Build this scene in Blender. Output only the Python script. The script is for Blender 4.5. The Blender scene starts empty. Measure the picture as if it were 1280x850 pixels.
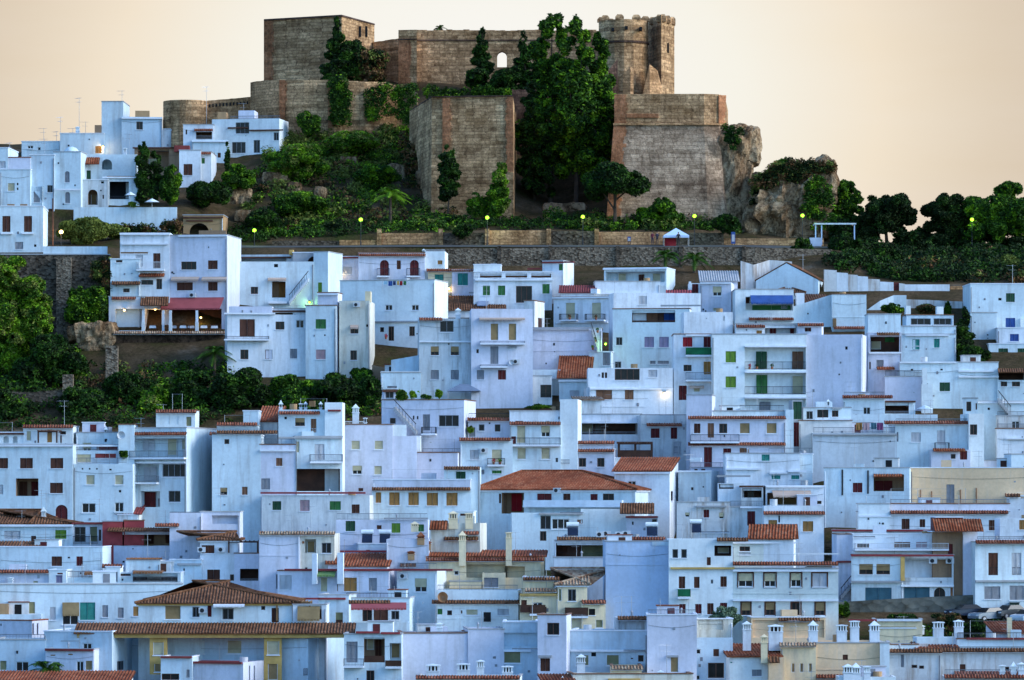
import bpy, math, random
import numpy as np
from mathutils import Vector, noise
random.seed(7)
rng = np.random.default_rng(11)
SC = bpy.context.scene
COL = SC.collection
R = math.radians
F, HY = 5500.0, 620.0          # focal length in photo pixels, row of the horizon

def P(px, py, Y):              # a point seen at photo pixel (px, py) and standing Y metres away
    return Vector(((px - 640) * Y / F, Y, (HY - py) * Y / F))

# ---------------------------------------------------------------- materials
def new_mat(name):
    m = bpy.data.materials.new(name); m.use_nodes = True
    nt = m.node_tree; b = nt.nodes['Principled BSDF']
    return m, nt, b

def N(nt, typ, **kw):
    n = nt.nodes.new(typ)
    for k, v in kw.items():
        if k in n.inputs.keys() if hasattr(n.inputs, 'keys') else False: n.inputs[k].default_value = v
        else: setattr(n, k, v)
    return n

def ramp(nt, stops):
    r = nt.nodes.new('ShaderNodeValToRGB'); e = r.color_ramp.elements
    while len(e) < len(stops): e.new(0.5)
    for el, (p, c) in zip(e, stops):
        el.position = p; el.color = (c[0], c[1], c[2], 1)
    return r

def noise_node(nt, vec, scale, detail=4, rough=0.55):
    n = nt.nodes.new('ShaderNodeTexNoise')
    n.inputs['Scale'].default_value = scale; n.inputs['Detail'].default_value = detail
    n.inputs['Roughness'].default_value = rough
    if vec is not None: nt.links.new(vec, n.inputs['Vector'])
    return n

def mapping(nt, vec, scale):
    m = nt.nodes.new('ShaderNodeMapping'); m.inputs['Scale'].default_value = scale
    nt.links.new(vec, m.inputs['Vector']); return m.outputs['Vector']

def mixc(nt, fac, a, b, mode='MIX'):
    m = nt.nodes.new('ShaderNodeMix'); m.data_type = 'RGBA'; m.blend_type = mode
    for sock, v in ((m.inputs[0], fac), (m.inputs[6], a), (m.inputs[7], b)):
        if isinstance(v, bpy.types.NodeSocket): nt.links.new(v, sock)
        elif isinstance(v, (int, float)): sock.default_value = v
        else: sock.default_value = (v[0], v[1], v[2], 1)
    return m.outputs[2]

def geo_pos(nt):
    return nt.nodes.new('ShaderNodeNewGeometry').outputs['Position']

def bump(nt, b, height, strength=0.3, dist=0.05):
    bp = nt.nodes.new('ShaderNodeBump'); bp.inputs['Strength'].default_value = strength
    bp.inputs['Distance'].default_value = dist
    nt.links.new(height, bp.inputs['Height']); nt.links.new(bp.outputs['Normal'], b.inputs['Normal'])

def wall_mat(name, col, stain=0.25, stain_col=(0.33, 0.31, 0.29)):
    m, nt, b = new_mat(name); p = geo_pos(nt)
    n1 = noise_node(nt, p, 0.22, 5, 0.6)
    r1 = ramp(nt, [(0.3, [c * 0.80 for c in col]), (0.7, [min(1, c * 1.05) for c in col])])
    nt.links.new(n1.outputs[0], r1.inputs[0])
    n2 = noise_node(nt, mapping(nt, p, (1.3, 1.3, 0.16)), 1.0, 6, 0.65)      # rain streaks
    r2 = ramp(nt, [(0.49, (0, 0, 0)), (0.70, (stain * 1.25,) * 3)])
    nt.links.new(n2.outputs[0], r2.inputs[0])
    c = mixc(nt, r2.outputs[0], r1.outputs[0], stain_col)
    n3 = noise_node(nt, p, 3.0, 6, 0.7)
    r3 = ramp(nt, [(0.35, (0.9, 0.9, 0.9)), (0.62, (1, 1, 1))]); nt.links.new(n3.outputs[0], r3.inputs[0])
    c = mixc(nt, 1.0, c, r3.outputs[0], 'MULTIPLY')
    n5 = noise_node(nt, p, 0.55, 2, 0.5); mth = nt.nodes.new('ShaderNodeMapRange')   # flaked and re-limed patches with hard edges
    mth.inputs[1].default_value = 0.66; mth.inputs[2].default_value = 0.68; mth.inputs[4].default_value = stain * 0.5
    nt.links.new(n5.outputs[0], mth.inputs[0])
    c = mixc(nt, mth.outputs[0], c, [min(1, k * 0.72) for k in col])
    nt.links.new(c, b.inputs['Base Color']); b.inputs['Roughness'].default_value = 0.9
    b.inputs['Specular IOR Level'].default_value = 0.15
    bump(nt, b, n3.outputs[0], 0.25, 0.03)
    return m

def plain(name, col, rough=0.7, var=0.25, slat=None, spec=0.3, metal=0.0):
    m, nt, b = new_mat(name); p = geo_pos(nt)
    n1 = noise_node(nt, p, 1.1, 4, 0.6)
    r1 = ramp(nt, [(0.3, [c * (1 - var) for c in col]), (0.7, [min(1, c * (1 + var)) for c in col])])
    nt.links.new(n1.outputs[0], r1.inputs[0])
    nt.links.new(r1.outputs[0], b.inputs['Base Color'])
    b.inputs['Roughness'].default_value = rough; b.inputs['Specular IOR Level'].default_value = spec
    b.inputs['Metallic'].default_value = metal
    if slat:
        w = nt.nodes.new('ShaderNodeTexWave'); w.bands_direction = 'Z'; w.inputs['Scale'].default_value = slat
        nt.links.new(p, w.inputs['Vector']); bump(nt, b, w.outputs[1], 0.8, 0.03)
    return m

def emit(name, col, s):
    m, nt, b = new_mat(name)
    b.inputs['Base Color'].default_value = (*col, 1)
    b.inputs['Emission Color'].default_value = (*col, 1); b.inputs['Emission Strength'].default_value = s
    return m

def tile_mat(name, a, b_, c_):
    m, nt, b = new_mat(name); p = geo_pos(nt)
    v = nt.nodes.new('ShaderNodeTexVoronoi'); v.inputs['Scale'].default_value = 3.2
    nt.links.new(p, v.inputs['Vector'])
    sep = nt.nodes.new('ShaderNodeSeparateColor'); nt.links.new(v.outputs['Color'], sep.inputs[0])
    r = ramp(nt, [(0.0, a), (0.55, b_), (1.0, c_)]); nt.links.new(sep.outputs[0], r.inputs[0])
    n1 = noise_node(nt, p, 0.35, 5, 0.65)
    r1 = ramp(nt, [(0.35, (0.55, 0.52, 0.5)), (0.6, (1, 1, 1))]); nt.links.new(n1.outputs[0], r1.inputs[0])
    c = mixc(nt, 1.0, r.outputs[0], r1.outputs[0], 'MULTIPLY')
    n2 = noise_node(nt, p, 1.7, 5, 0.7)                                       # lichen
    r2 = ramp(nt, [(0.6, (0, 0, 0)), (0.72, (0.5, 0.5, 0.5))]); nt.links.new(n2.outputs[0], r2.inputs[0])
    c = mixc(nt, r2.outputs[0], c, (0.2, 0.15, 0.09))
    nt.links.new(c, b.inputs['Base Color']); b.inputs['Roughness'].default_value = 0.85
    b.inputs['Specular IOR Level'].default_value = 0.15
    return m

def stone_mat(name, c1, c2, mortar, bw=0.9, bh=0.45, blotch=(0.5, 0.42, 0.34)):
    m, nt, b = new_mat(name); p = geo_pos(nt)
    sx = nt.nodes.new('ShaderNodeSeparateXYZ'); nt.links.new(p, sx.inputs[0])
    ad = nt.nodes.new('ShaderNodeMath'); ad.operation = 'ADD'
    nt.links.new(sx.outputs[0], ad.inputs[0]); nt.links.new(sx.outputs[1], ad.inputs[1])
    cb = nt.nodes.new('ShaderNodeCombineXYZ')
    wx = nt.nodes.new('ShaderNodeMath'); wx.operation = 'MULTIPLY_ADD'; wx.inputs[1].default_value = 0.9
    wn = noise_node(nt, p, 1.6, 2, 0.6); nt.links.new(wn.outputs[0], wx.inputs[0]); nt.links.new(ad.outputs[0], wx.inputs[2])
    wob = noise_node(nt, p, 0.9, 3, 0.6)
    wm = nt.nodes.new('ShaderNodeMath'); wm.operation = 'MULTIPLY_ADD'
    wm.inputs[1].default_value = 0.5; nt.links.new(wob.outputs[0], wm.inputs[0]); nt.links.new(sx.outputs[2], wm.inputs[2])
    nt.links.new(wx.outputs[0], cb.inputs[0]); nt.links.new(wm.outputs[0], cb.inputs[1])
    t = nt.nodes.new('ShaderNodeTexBrick')
    t.inputs['Scale'].default_value = 1; t.inputs['Brick Width'].default_value = bw
    t.inputs['Row Height'].default_value = bh; t.inputs['Mortar Size'].default_value = 0.05
    t.inputs['Mortar Smooth'].default_value = 1.0; t.offset_frequency = 3; t.squash = 1.4; t.squash_frequency = 3
    t.inputs['Color1'].default_value = (*c1, 1); t.inputs['Color2'].default_value = (*c2, 1)
    t.inputs['Mortar'].default_value = (*mortar, 1)
    nt.links.new(cb.outputs[0], t.inputs['Vector'])
    n1 = noise_node(nt, p, 0.25, 6, 0.7)
    r1 = ramp(nt, [(0.32, blotch), (0.5, (0.85, 0.8, 0.75)), (0.68, (1.25, 1.2, 1.15))]); nt.links.new(n1.outputs[0], r1.inputs[0])
    c = mixc(nt, 1.0, t.outputs[0], r1.outputs[0], 'MULTIPLY')
    n2 = noise_node(nt, p, 2.6, 6, 0.75)
    r2 = ramp(nt, [(0.3, (0.45, 0.42, 0.4)), (0.52, (1, 1, 1)), (0.7, (1.5, 1.5, 1.5))]); nt.links.new(n2.outputs[0], r2.inputs[0])
    c = mixc(nt, 1.0, c, r2.outputs[0], 'MULTIPLY')
    n4 = noise_node(nt, mapping(nt, p, (1.1, 1.1, 0.14)), 0.8, 5, 0.65)
    r4 = ramp(nt, [(0.5, (1, 1, 1)), (0.76, (0.5, 0.46, 0.44))]); nt.links.new(n4.outputs[0], r4.inputs[0])
    c = mixc(nt, 1.0, c, r4.outputs[0], 'MULTIPLY')
    n5 = noise_node(nt, mapping(nt, p, (0.05, 0.05, 1.15)), 1.0, 3, 0.6)      # bands of courses laid with different stone
    r5 = ramp(nt, [(0.34, (0.58, 0.55, 0.52)), (0.5, (0.95, 0.95, 0.95)), (0.66, (1.38, 1.38, 1.36))]); nt.links.new(n5.outputs[0], r5.inputs[0])
    c = mixc(nt, 0.6, c, r5.outputs[0], 'MULTIPLY')
    nt.links.new(c, b.inputs['Base Color']); b.inputs['Roughness'].default_value = 0.95
    b.inputs['Specular IOR Level'].default_value = 0.1
    bump(nt, b, n2.outputs[0], 0.9, 0.12)
    return m

def rubble_mat(name, lo, hi, joint, scale=2.2):
    m, nt, b = new_mat(name); p = geo_pos(nt)
    v = nt.nodes.new('ShaderNodeTexVoronoi'); v.inputs['Scale'].default_value = scale
    nt.links.new(mapping(nt, p, (1, 1, 1.5)), v.inputs['Vector'])
    sep = nt.nodes.new('ShaderNodeSeparateColor'); nt.links.new(v.outputs['Color'], sep.inputs[0])
    r = ramp(nt, [(0, lo), (1, hi)]); nt.links.new(sep.outputs[0], r.inputs[0])
    r2 = ramp(nt, [(0.0, (1, 1, 1)), (0.62, (0.9, 0.9, 0.9)), (0.85, joint)]); nt.links.new(v.outputs['Distance'], r2.inputs[0])
    c = mixc(nt, 1.0, r.outputs[0], r2.outputs[0], 'MULTIPLY')
    n1 = noise_node(nt, p, 0.3, 5, 0.7)
    r1 = ramp(nt, [(0.3, (0.5, 0.5, 0.5)), (0.65, (1.15, 1.15, 1.15))]); nt.links.new(n1.outputs[0], r1.inputs[0])
    c = mixc(nt, 1.0, c, r1.outputs[0], 'MULTIPLY')
    nt.links.new(c, b.inputs['Base Color']); b.inputs['Roughness'].default_value = 0.95
    b.inputs['Specular IOR Level'].default_value = 0.1
    bump(nt, b, v.outputs['Distance'], 0.8, 0.1)
    return m

def rock_mat(name, stops):
    m, nt, b = new_mat(name); p = geo_pos(nt)
    n1 = noise_node(nt, mapping(nt, p, (1, 1, 0.5)), 0.35, 8, 0.7)
    r1 = ramp(nt, stops); nt.links.new(n1.outputs[0], r1.inputs[0])
    n2 = noise_node(nt, p, 2.0, 8, 0.75)
    r2 = ramp(nt, [(0.36, (0.25, 0.22, 0.2)), (0.5, (0.9, 0.9, 0.9)), (0.7, (1.2, 1.2, 1.2))]); nt.links.new(n2.outputs[0], r2.inputs[0])
    c = mixc(nt, 1.0, r1.outputs[0], r2.outputs[0], 'MULTIPLY')
    vo = nt.nodes.new('ShaderNodeTexVoronoi'); vo.feature = 'DISTANCE_TO_EDGE'; vo.inputs['Scale'].default_value = 0.55
    wv = nt.nodes.new('ShaderNodeVectorMath'); wv.operation = 'MULTIPLY_ADD'; wv.inputs[1].default_value = (1.6, 1.6, 1.6)
    nt.links.new(n2.outputs[1], wv.inputs[0]); nt.links.new(mapping(nt, p, (1, 1, 0.6)), wv.inputs[2]); nt.links.new(wv.outputs[0], vo.inputs['Vector'])
    rc = ramp(nt, [(0.0, (0.22, 0.2, 0.18)), (0.09, (0.85, 0.85, 0.85)), (0.2, (1, 1, 1))]); nt.links.new(vo.outputs['Distance'], rc.inputs[0])
    c = mixc(nt, 0.8, c, rc.outputs[0], 'MULTIPLY')
    nt.links.new(c, b.inputs['Base Color']); b.inputs['Roughness'].default_value = 0.95
    b.inputs['Specular IOR Level'].default_value = 0.1
    bump(nt, b, n2.outputs[0], 1.0, 0.3)
    return m

def leaf_mat(name, lo, mid, hi, scale=0.9):
    m, nt, b = new_mat(name); p = geo_pos(nt)
    n1 = noise_node(nt, p, scale, 4, 0.7)
    oi = nt.nodes.new('ShaderNodeNewGeometry')
    ad = nt.nodes.new('ShaderNodeMath'); ad.operation = 'MULTIPLY_ADD'; ad.inputs[1].default_value = 0.35
    nt.links.new(oi.outputs['Random Per Island'], ad.inputs[0]); nt.links.new(n1.outputs[0], ad.inputs[2])
    r1 = ramp(nt, [(0.4, lo), (0.66, mid), (0.95, hi)]); nt.links.new(ad.outputs[0], r1.inputs[0])
    nt.links.new(r1.outputs[0], b.inputs['Base Color'])
    b.inputs['Roughness'].default_value = 0.7; b.inputs['Specular IOR Level'].default_value = 0.12
    return m

WHITE = (0.80, 0.81, 0.83)
M = {
 'white': wall_mat('limewash_white', (0.82, 0.84, 0.87), 0.35),
 'warmw': wall_mat('limewash_warm', (0.83, 0.80, 0.76), 0.45),
 'oldw': wall_mat('old_limewash', (0.66, 0.69, 0.70), 0.7, (0.27, 0.25, 0.23)),
 'bright': wall_mat('bright_limewash', (0.86, 0.89, 0.88), 0.2),  # whiter tint, partly standing in for walls turned to the light
 'pink': wall_mat('limewash_mauve', (0.74, 0.73, 0.81), 0.3),
 'blue': wall_mat('limewash_bluish', (0.58, 0.70, 0.78), 0.3),
 'cool': wall_mat('limewash_cool', (0.72, 0.81, 0.84), 0.35),
 'cream': wall_mat('cream_render', (0.92, 0.73, 0.46), 0.3),
 'yellowed': wall_mat('yellowed_render', (0.74, 0.70, 0.60), 0.6, (0.35, 0.27, 0.17)),
 'stained': wall_mat('stained_render', (0.72, 0.70, 0.68), 0.75, (0.33, 0.22, 0.15)),
 'ochre': wall_mat('ochre_render', (0.92, 0.62, 0.37), 0.3, (0.6, 0.5, 0.42)),
 'grey2': wall_mat('pale_grey_render', (0.62, 0.65, 0.68), 0.35),
 'cream2': wall_mat('pale_greenish_render', (0.68, 0.72, 0.68), 0.2),
 'lavblue': wall_mat('lavender_blue_wall', (0.50, 0.60, 0.76), 0.25),
 'earthwall': rock_mat('earth_terrace', [(0.3, (0.05, 0.03, 0.02)), (0.5, (0.10, 0.06, 0.036)), (0.75, (0.19, 0.12, 0.075))]),
 'awnblue2': plain('pale_blue_cloth', (0.3, 0.5, 0.62), 0.9, 0.1),
 'dkblue': plain('dark_blue_cloth', (0.02, 0.03, 0.10), 0.9, 0.1),
 'plum': plain('plum_cloth', (0.22, 0.06, 0.14), 0.9, 0.1),
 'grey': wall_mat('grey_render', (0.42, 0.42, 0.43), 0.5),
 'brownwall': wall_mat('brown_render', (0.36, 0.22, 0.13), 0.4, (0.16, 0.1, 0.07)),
 'ochrestone': wall_mat('ochre_stone', (0.50, 0.30, 0.15), 0.4, (0.25, 0.15, 0.09)),
 'redwall': plain('red_painted_wall', (0.34, 0.05, 0.05), 0.8),
 'roofslab': wall_mat('flat_roof_paint', (0.50, 0.48, 0.47), 0.5),
 'redslab': plain('red_roof_paint', (0.30, 0.045, 0.045), 0.8),
 'glass': plain('window_glass', (0.014, 0.012, 0.012), 0.22, 0.5, None, 0.32),
 'fw': plain('white_frame', (0.66, 0.67, 0.68), 0.5, 0.1),
 'fb': plain('brown_frame', (0.10, 0.045, 0.03), 0.5),
 'iron': plain('black_iron', (0.022, 0.022, 0.025), 0.5),
 'greyiron': plain('grey_railing', (0.17, 0.18, 0.2), 0.5),
 'br': plain('brown_shutter', (0.105, 0.038, 0.022), 0.6, 0.3, 9),
 'bn': plain('light_brown_shutter', (0.26, 0.125, 0.07), 0.6, 0.3, 9),
 'gr': plain('green_shutter', (0.05, 0.20, 0.055), 0.6, 0.25, 9),
 'lg': plain('bright_green_blind', (0.15, 0.30, 0.035), 0.6, 0.2, 9),
 'dg': plain('dark_green_shutter', (0.025, 0.09, 0.045), 0.6, 0.25, 9),
 'tl': plain('teal_shutter', (0.04, 0.30, 0.25), 0.6, 0.25, 9),
 'tg': plain('teal_garage', (0.05, 0.13, 0.17), 0.6, 0.25, 4),
 'cr': plain('cream_blind', (0.60, 0.53, 0.34), 0.7, 0.15, 7),
 'tn': plain('tan_blind', (0.36, 0.24, 0.11), 0.7, 0.2, 7),
 'ol': plain('olive_blind', (0.26, 0.25, 0.13), 0.7, 0.2, 7),
 'gy': plain('grey_shutter', (0.30, 0.31, 0.34), 0.6, 0.2, 9),
 'ws': plain('white_shutter', (0.62, 0.63, 0.66), 0.6, 0.12, 9),
 'og': plain('orange_wood', (0.40, 0.20, 0.06), 0.6, 0.25, 7),
 'rd': plain('red_shutter', (0.42, 0.02, 0.03), 0.5, 0.2, 9),
 'pk': plain('pink_shutter', (0.55, 0.36, 0.38), 0.6, 0.15, 9),
 'lv': plain('lavender_blind', (0.36, 0.31, 0.46), 0.6, 0.15, 9),
 'bl': plain('blue_shutter', (0.03, 0.10, 0.36), 0.5, 0.2, 9),
 'mr': plain('maroon_wood', (0.13, 0.018, 0.018), 0.6, 0.3, 6),
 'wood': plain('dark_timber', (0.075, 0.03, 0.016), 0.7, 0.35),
 'lwood': plain('light_timber', (0.24, 0.13, 0.055), 0.7, 0.3),
 'yel': plain('yellow_paint', (0.55, 0.34, 0.10), 0.7, 0.2),
 'tile': tile_mat('terracotta_tiles', (0.25, 0.058, 0.022), (0.335, 0.088, 0.034), (0.39, 0.15, 0.075)),
 'stile': tile_mat('weathered_eave_tiles', (0.20, 0.055, 0.03), (0.28, 0.085, 0.045), (0.36, 0.15, 0.09)),
 'dtile': tile_mat('old_brown_tiles', (0.13, 0.055, 0.026), (0.20, 0.083, 0.038), (0.28, 0.13, 0.068)),
 'ptile': tile_mat('pale_old_tiles', (0.25, 0.13, 0.08), (0.42, 0.27, 0.17), (0.52, 0.40, 0.28)),
 'red': plain('red_paint', (0.22, 0.04, 0.035), 0.8, 0.3),
 'cornice': plain('white_cornice', (0.76, 0.77, 0.8), 0.8, 0.1),
 'greencloth': plain('green_cloth', (0.012, 0.13, 0.05), 0.9, 0.3),
 'awnred': plain('red_awning', (0.34, 0.07, 0.07), 0.9, 0.12),
 'awnblue': plain('blue_awning', (0.035, 0.09, 0.27), 0.9, 0.2),
 'awngreen': plain('green_awning', (0.18, 0.27, 0.09), 0.9, 0.2),
 'awnstripe': plain('faded_awning', (0.50, 0.36, 0.28), 0.9, 0.1),
 'metal': plain('galvanised_metal', (0.34, 0.34, 0.36), 0.45, 0.2, None, 0.5, 0.6),
 'acw': plain('air_conditioner_shell', (0.60, 0.60, 0.60), 0.5, 0.1),
 'dark': plain('dark_void', (0.01, 0.01, 0.011), 0.9, 0.2),  # near-black solid colour, painted for the darkness inside openings
 'solar': plain('solar_panel', (0.012, 0.015, 0.03), 0.15, 0.3, None, 0.5),
 'rust': plain('rusty_metal', (0.28, 0.11, 0.04), 0.8, 0.35),
 'dishr': plain('rusty_dish', (0.38, 0.17, 0.07), 0.6, 0.25),
 'castle': stone_mat('castle_masonry', (0.72, 0.445, 0.235), (0.38, 0.22, 0.11), (0.20, 0.115, 0.065)),
 'castlewarm': stone_mat('warm_masonry', (0.70, 0.40, 0.205), (0.47, 0.265, 0.13), (0.29, 0.165, 0.085), 0.8, 0.4),
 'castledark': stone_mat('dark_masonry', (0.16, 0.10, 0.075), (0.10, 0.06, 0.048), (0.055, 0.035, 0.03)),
 'bastion': stone_mat('pale_masonry', (0.62, 0.43, 0.285), (0.38, 0.255, 0.165), (0.22, 0.145, 0.095), 1.2, 0.55, (0.38, 0.33, 0.3)),
 'brick': stone_mat('brick_quoins', (0.52, 0.20, 0.09), (0.38, 0.15, 0.07), (0.34, 0.18, 0.095), 0.35, 0.16),
 'rubble': rubble_mat('rubble_stone', (0.11, 0.075, 0.05), (0.33, 0.25, 0.175), (0.25, 0.22, 0.2), 3.4),
 'rubbledark': rubble_mat('dark_rubble', (0.065, 0.045, 0.03), (0.19, 0.14, 0.10), (0.25, 0.22, 0.2), 2.6),
 'greystone': rubble_mat('grey_stone', (0.14, 0.14, 0.12), (0.22, 0.21, 0.175), (0.6, 0.55, 0.5), 1.1),
 'rock': rock_mat('limestone', [(0.3, (0.10, 0.05, 0.026)), (0.43, (0.30, 0.17, 0.085)), (0.57, (0.56, 0.37, 0.21)), (0.8, (0.70, 0.54, 0.37))]),
 'earth': rock_mat('earth_bank', [(0.3, (0.05, 0.03, 0.018)), (0.5, (0.10, 0.062, 0.034)), (0.75, (0.17, 0.105, 0.06))]),
 'leafd': leaf_mat('dark_foliage', (0.009, 0.022, 0.004), (0.021, 0.052, 0.007), (0.045, 0.095, 0.012)),
 'leafm': leaf_mat('green_foliage', (0.013, 0.034, 0.003), (0.034, 0.084, 0.006), (0.08, 0.165, 0.013)),
 'leafb': leaf_mat('bright_foliage', (0.055, 0.11, 0.005), (0.125, 0.25, 0.009), (0.24, 0.38, 0.02)),
 'leafy': leaf_mat('olive_foliage', (0.060, 0.072, 0.012), (0.128, 0.150, 0.027), (0.225, 0.247, 0.045)),
 'leafr': leaf_mat('dry_scrub', (0.053, 0.027, 0.012), (0.128, 0.060, 0.022), (0.210, 0.112, 0.045)),
 'leafk': leaf_mat('blackish_foliage', (0.006, 0.012, 0.003), (0.014, 0.026, 0.006), (0.03, 0.045, 0.011)),
 'leafp': leaf_mat('pale_foliage', (0.05, 0.08, 0.04), (0.11, 0.16, 0.09), (0.22, 0.28, 0.17)),
 'bark': plain('bark', (0.075, 0.05, 0.034), 0.9, 0.4),
 'flower': plain('red_flowers', (0.5, 0.03, 0.05), 0.8, 0.3),
 'pot': plain('clay_pot', (0.33, 0.12, 0.06), 0.8, 0.2),
 'lampgreen': emit('lit_green_lamp', (0.24, 0.52, 0.015), 1.0),
 'lampwarm': emit('lit_warm_lamp', (1.0, 0.66, 0.22), 2.5),
 'litroom': emit('lit_room', (1.0, 0.62, 0.22), 0.9),
}
GLASSY = {'dk': 'fw', 'db': 'fb'}

# ---------------------------------------------------------------- mesh helpers
class MB:
    def __init__(s): s.v = []; s.f = []
    def quad(s, a, b, c, d):
        i = len(s.v); s.v += [tuple(a), tuple(b), tuple(c), tuple(d)]; s.f.append((i, i+1, i+2, i+3))
    def poly(s, pts):
        i = len(s.v); s.v += [tuple(p) for p in pts]; s.f.append(tuple(range(i, i + len(pts))))
    def hexa(s, p):            # 8 corners: bottom 0-3, top 4-7
        i = len(s.v); s.v += [tuple(q) for q in p]
        for f in ((3,2,1,0),(4,5,6,7),(0,1,5,4),(1,2,6,5),(2,3,7,6),(3,0,4,7)): s.f.append(tuple(i + k for k in f))
    def box(s, x0, x1, y0, y1, z0, z1):
        s.hexa([(x0,y0,z0),(x1,y0,z0),(x1,y1,z0),(x0,y1,z0),(x0,y0,z1),(x1,y0,z1),(x1,y1,z1),(x0,y1,z1)])
    def prism(s, poly, z0, z1, taper=0.0):   # poly: xy list, z1 number or list, taper = outward spread of the foot
        n = len(poly); cx = sum(p[0] for p in poly)/n; cy = sum(p[1] for p in poly)/n
        zt = z1 if isinstance(z1, (list, tuple)) else [z1]*n
        bot = []
        for (x, y) in poly:
            d = math.hypot(x-cx, y-cy) or 1
            bot.append((x + (x-cx)/d*taper, y + (y-cy)/d*taper, z0))
        top = [(p[0], p[1], z) for p, z in zip(poly, zt)]
        i = len(s.v); s.v += bot + top
        for k in range(n):
            j = (k+1) % n; s.f.append((i+k, i+j, i+n+j, i+n+k))
        s.f.append(tuple(range(i+n, i+2*n))); s.f.append(tuple(range(i+n-1, i-1, -1)))
    def tube(s, a, b, ra, rb=None, n=6):
        rb = ra if rb is None else rb
        a = Vector(a); b = Vector(b); d = (b-a)
        if d.length < 1e-6: return
        d.normalize(); u = d.orthogonal().normalized(); w = d.cross(u)
        i = len(s.v)
        for (c, r) in ((a, ra), (b, rb)):
            for k in range(n):
                t = 2*math.pi*k/n; s.v.append(tuple(c + u*(r*math.cos(t)) + w*(r*math.sin(t))))
        for k in range(n):
            j = (k+1) % n; s.f.append((i+k, i+j, i+n+j, i+n+k))
        s.f.append(tuple(i+k for k in range(n-1, -1, -1))); s.f.append(tuple(i+n+k for k in range(n)))
    def dome(s, c, r, n=14, m=6, zs=1.0):
        i0 = len(s.v)
        for a in range(m+1):
            ph = math.pi/2*a/m
            for k in range(n):
                t = 2*math.pi*k/n
                s.v.append((c[0]+r*math.cos(ph)*math.cos(t), c[1]+r*math.cos(ph)*math.sin(t), c[2]+r*zs*math.sin(ph)))
        for a in range(m):
            for k in range(n):
                j = (k+1) % n; s.f.append((i0+a*n+k, i0+a*n+j, i0+(a+1)*n+j, i0+(a+1)*n+k))
    def ball(s, c, r, n=10, m=6):
        i0 = len(s.v)
        for a in range(m+1):
            ph = -math.pi/2 + math.pi*a/m
            for k in range(n):
                t = 2*math.pi*k/n
                s.v.append((c[0]+r*math.cos(ph)*math.cos(t), c[1]+r*math.cos(ph)*math.sin(t), c[2]+r*math.sin(ph)))
        for a in range(m):
            for k in range(n):
                j = (k+1) % n; s.f.append((i0+a*n+k, i0+a*n+j, i0+(a+1)*n+j, i0+(a+1)*n+k))
    def build(s, name, mat, parent=None, smooth=False):
        if not s.f: return None
        used = sorted({k for f in s.f for k in f})
        if len(used) < len(s.v):
            mp = {k: i for i, k in enumerate(used)}; s.v = [s.v[k] for k in used]; s.f = [tuple(mp[k] for k in f) for f in s.f]
        base = Vector(parent['_w']) if parent is not None else Vector((0, 0, 0))
        me = bpy.data.meshes.new(name)
        me.from_pydata([(x-base.x, y-base.y, z-base.z) for x, y, z in s.v], [], s.f); me.update()
        me.materials.append(M[mat] if isinstance(mat, str) else mat)
        if smooth: me.polygons.foreach_set('use_smooth', [True]*len(me.polygons))
        o = bpy.data.objects.new(name, me); COL.objects.link(o)
        if parent is not None: o.parent = parent; o['_w'] = list(base)
        return o

LABELS = {}
def tag(o, label=None, cat=None, group=None, kind=None):
    if label:
        o['label'] = label
        LABELS.setdefault(label, []).append(o.name)
    if cat: o['category'] = cat
    if group: o['group'] = group
    if kind: o['kind'] = kind
    return o

def empty(name, loc, label=None, cat=None, group=None):
    o = bpy.data.objects.new(name, None); COL.objects.link(o)
    o.location = loc; o['_w'] = list(loc); o.empty_display_size = 0.5
    return tag(o, label, cat, group)

def own(o, loc):                # a top-level mesh: move its origin to loc without moving the mesh
    loc = Vector(loc); me = o.data
    n = len(me.vertices); a = np.empty(n*3, np.float32); me.vertices.foreach_get('co', a)
    a = a.reshape(-1, 3) - np.array(loc, np.float32); me.vertices.foreach_set('co', a.ravel()); o.location = loc; me.update()
    return o

def tiles(mb, E0, E1, R0, R1, pitch=0.30, amp=0.055):
    """corrugated tile slope: eave E0-E1, ridge R0-R1 (shorter for a hip)"""
    E0, E1, R0, R1 = map(Vector, (E0, E1, R0, R1))
    e = E1-E0; L = e.length; e.normalize()
    a = max(0.0, (R0-E0).dot(e)); b = min(L, (R1-E0).dot(e))
    S = R0 - (E0 + e*(R0-E0).dot(e)); nrm = e.cross(S).normalized()
    if nrm.z < 0: nrm = -nrm
    nt_ = max(2, int(L/pitch)); seg = 4; n = nt_*seg; rows = 3
    i0 = len(mb.v)
    for k in range(n+1):
        x = L*k/n
        h = 1.0
        if x < a and a > 1e-4: h = x/a
        elif x > b and L-b > 1e-4: h = (L-x)/(L-b)
        off = amp*math.sin(2*math.pi*k/seg)
        for r in range(rows+1):
            mb.v.append(tuple(E0 + e*x + S*(h*r/rows) + nrm*(off + amp + 0.02*((k//seg*7 + r*3) % 5)/5)))
    w = rows+1
    for k in range(n):
        for r in range(rows):
            mb.f.append((i0+k*w+r, i0+(k+1)*w+r, i0+(k+1)*w+r+1, i0+k*w+r+1))
    # boarded underside
    top0 = R0; top1 = R1
    mb.quad(E0 - nrm*0.05, E1 - nrm*0.05, top1 - nrm*0.05, top0 - nrm*0.05)
    mb.quad(E0 - nrm*0.05, E1 - nrm*0.05, E1 + nrm*amp, E0 + nrm*amp)
# ---------------------------------------------------------------- house builder
def DT(yb): return 430 + (850 - yb)*0.29        # how far off the town slope is, by the photo row of a house's foot
def DU(yb): return 594 + (262 - yb)*0.70        # the same for the upper village

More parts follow.
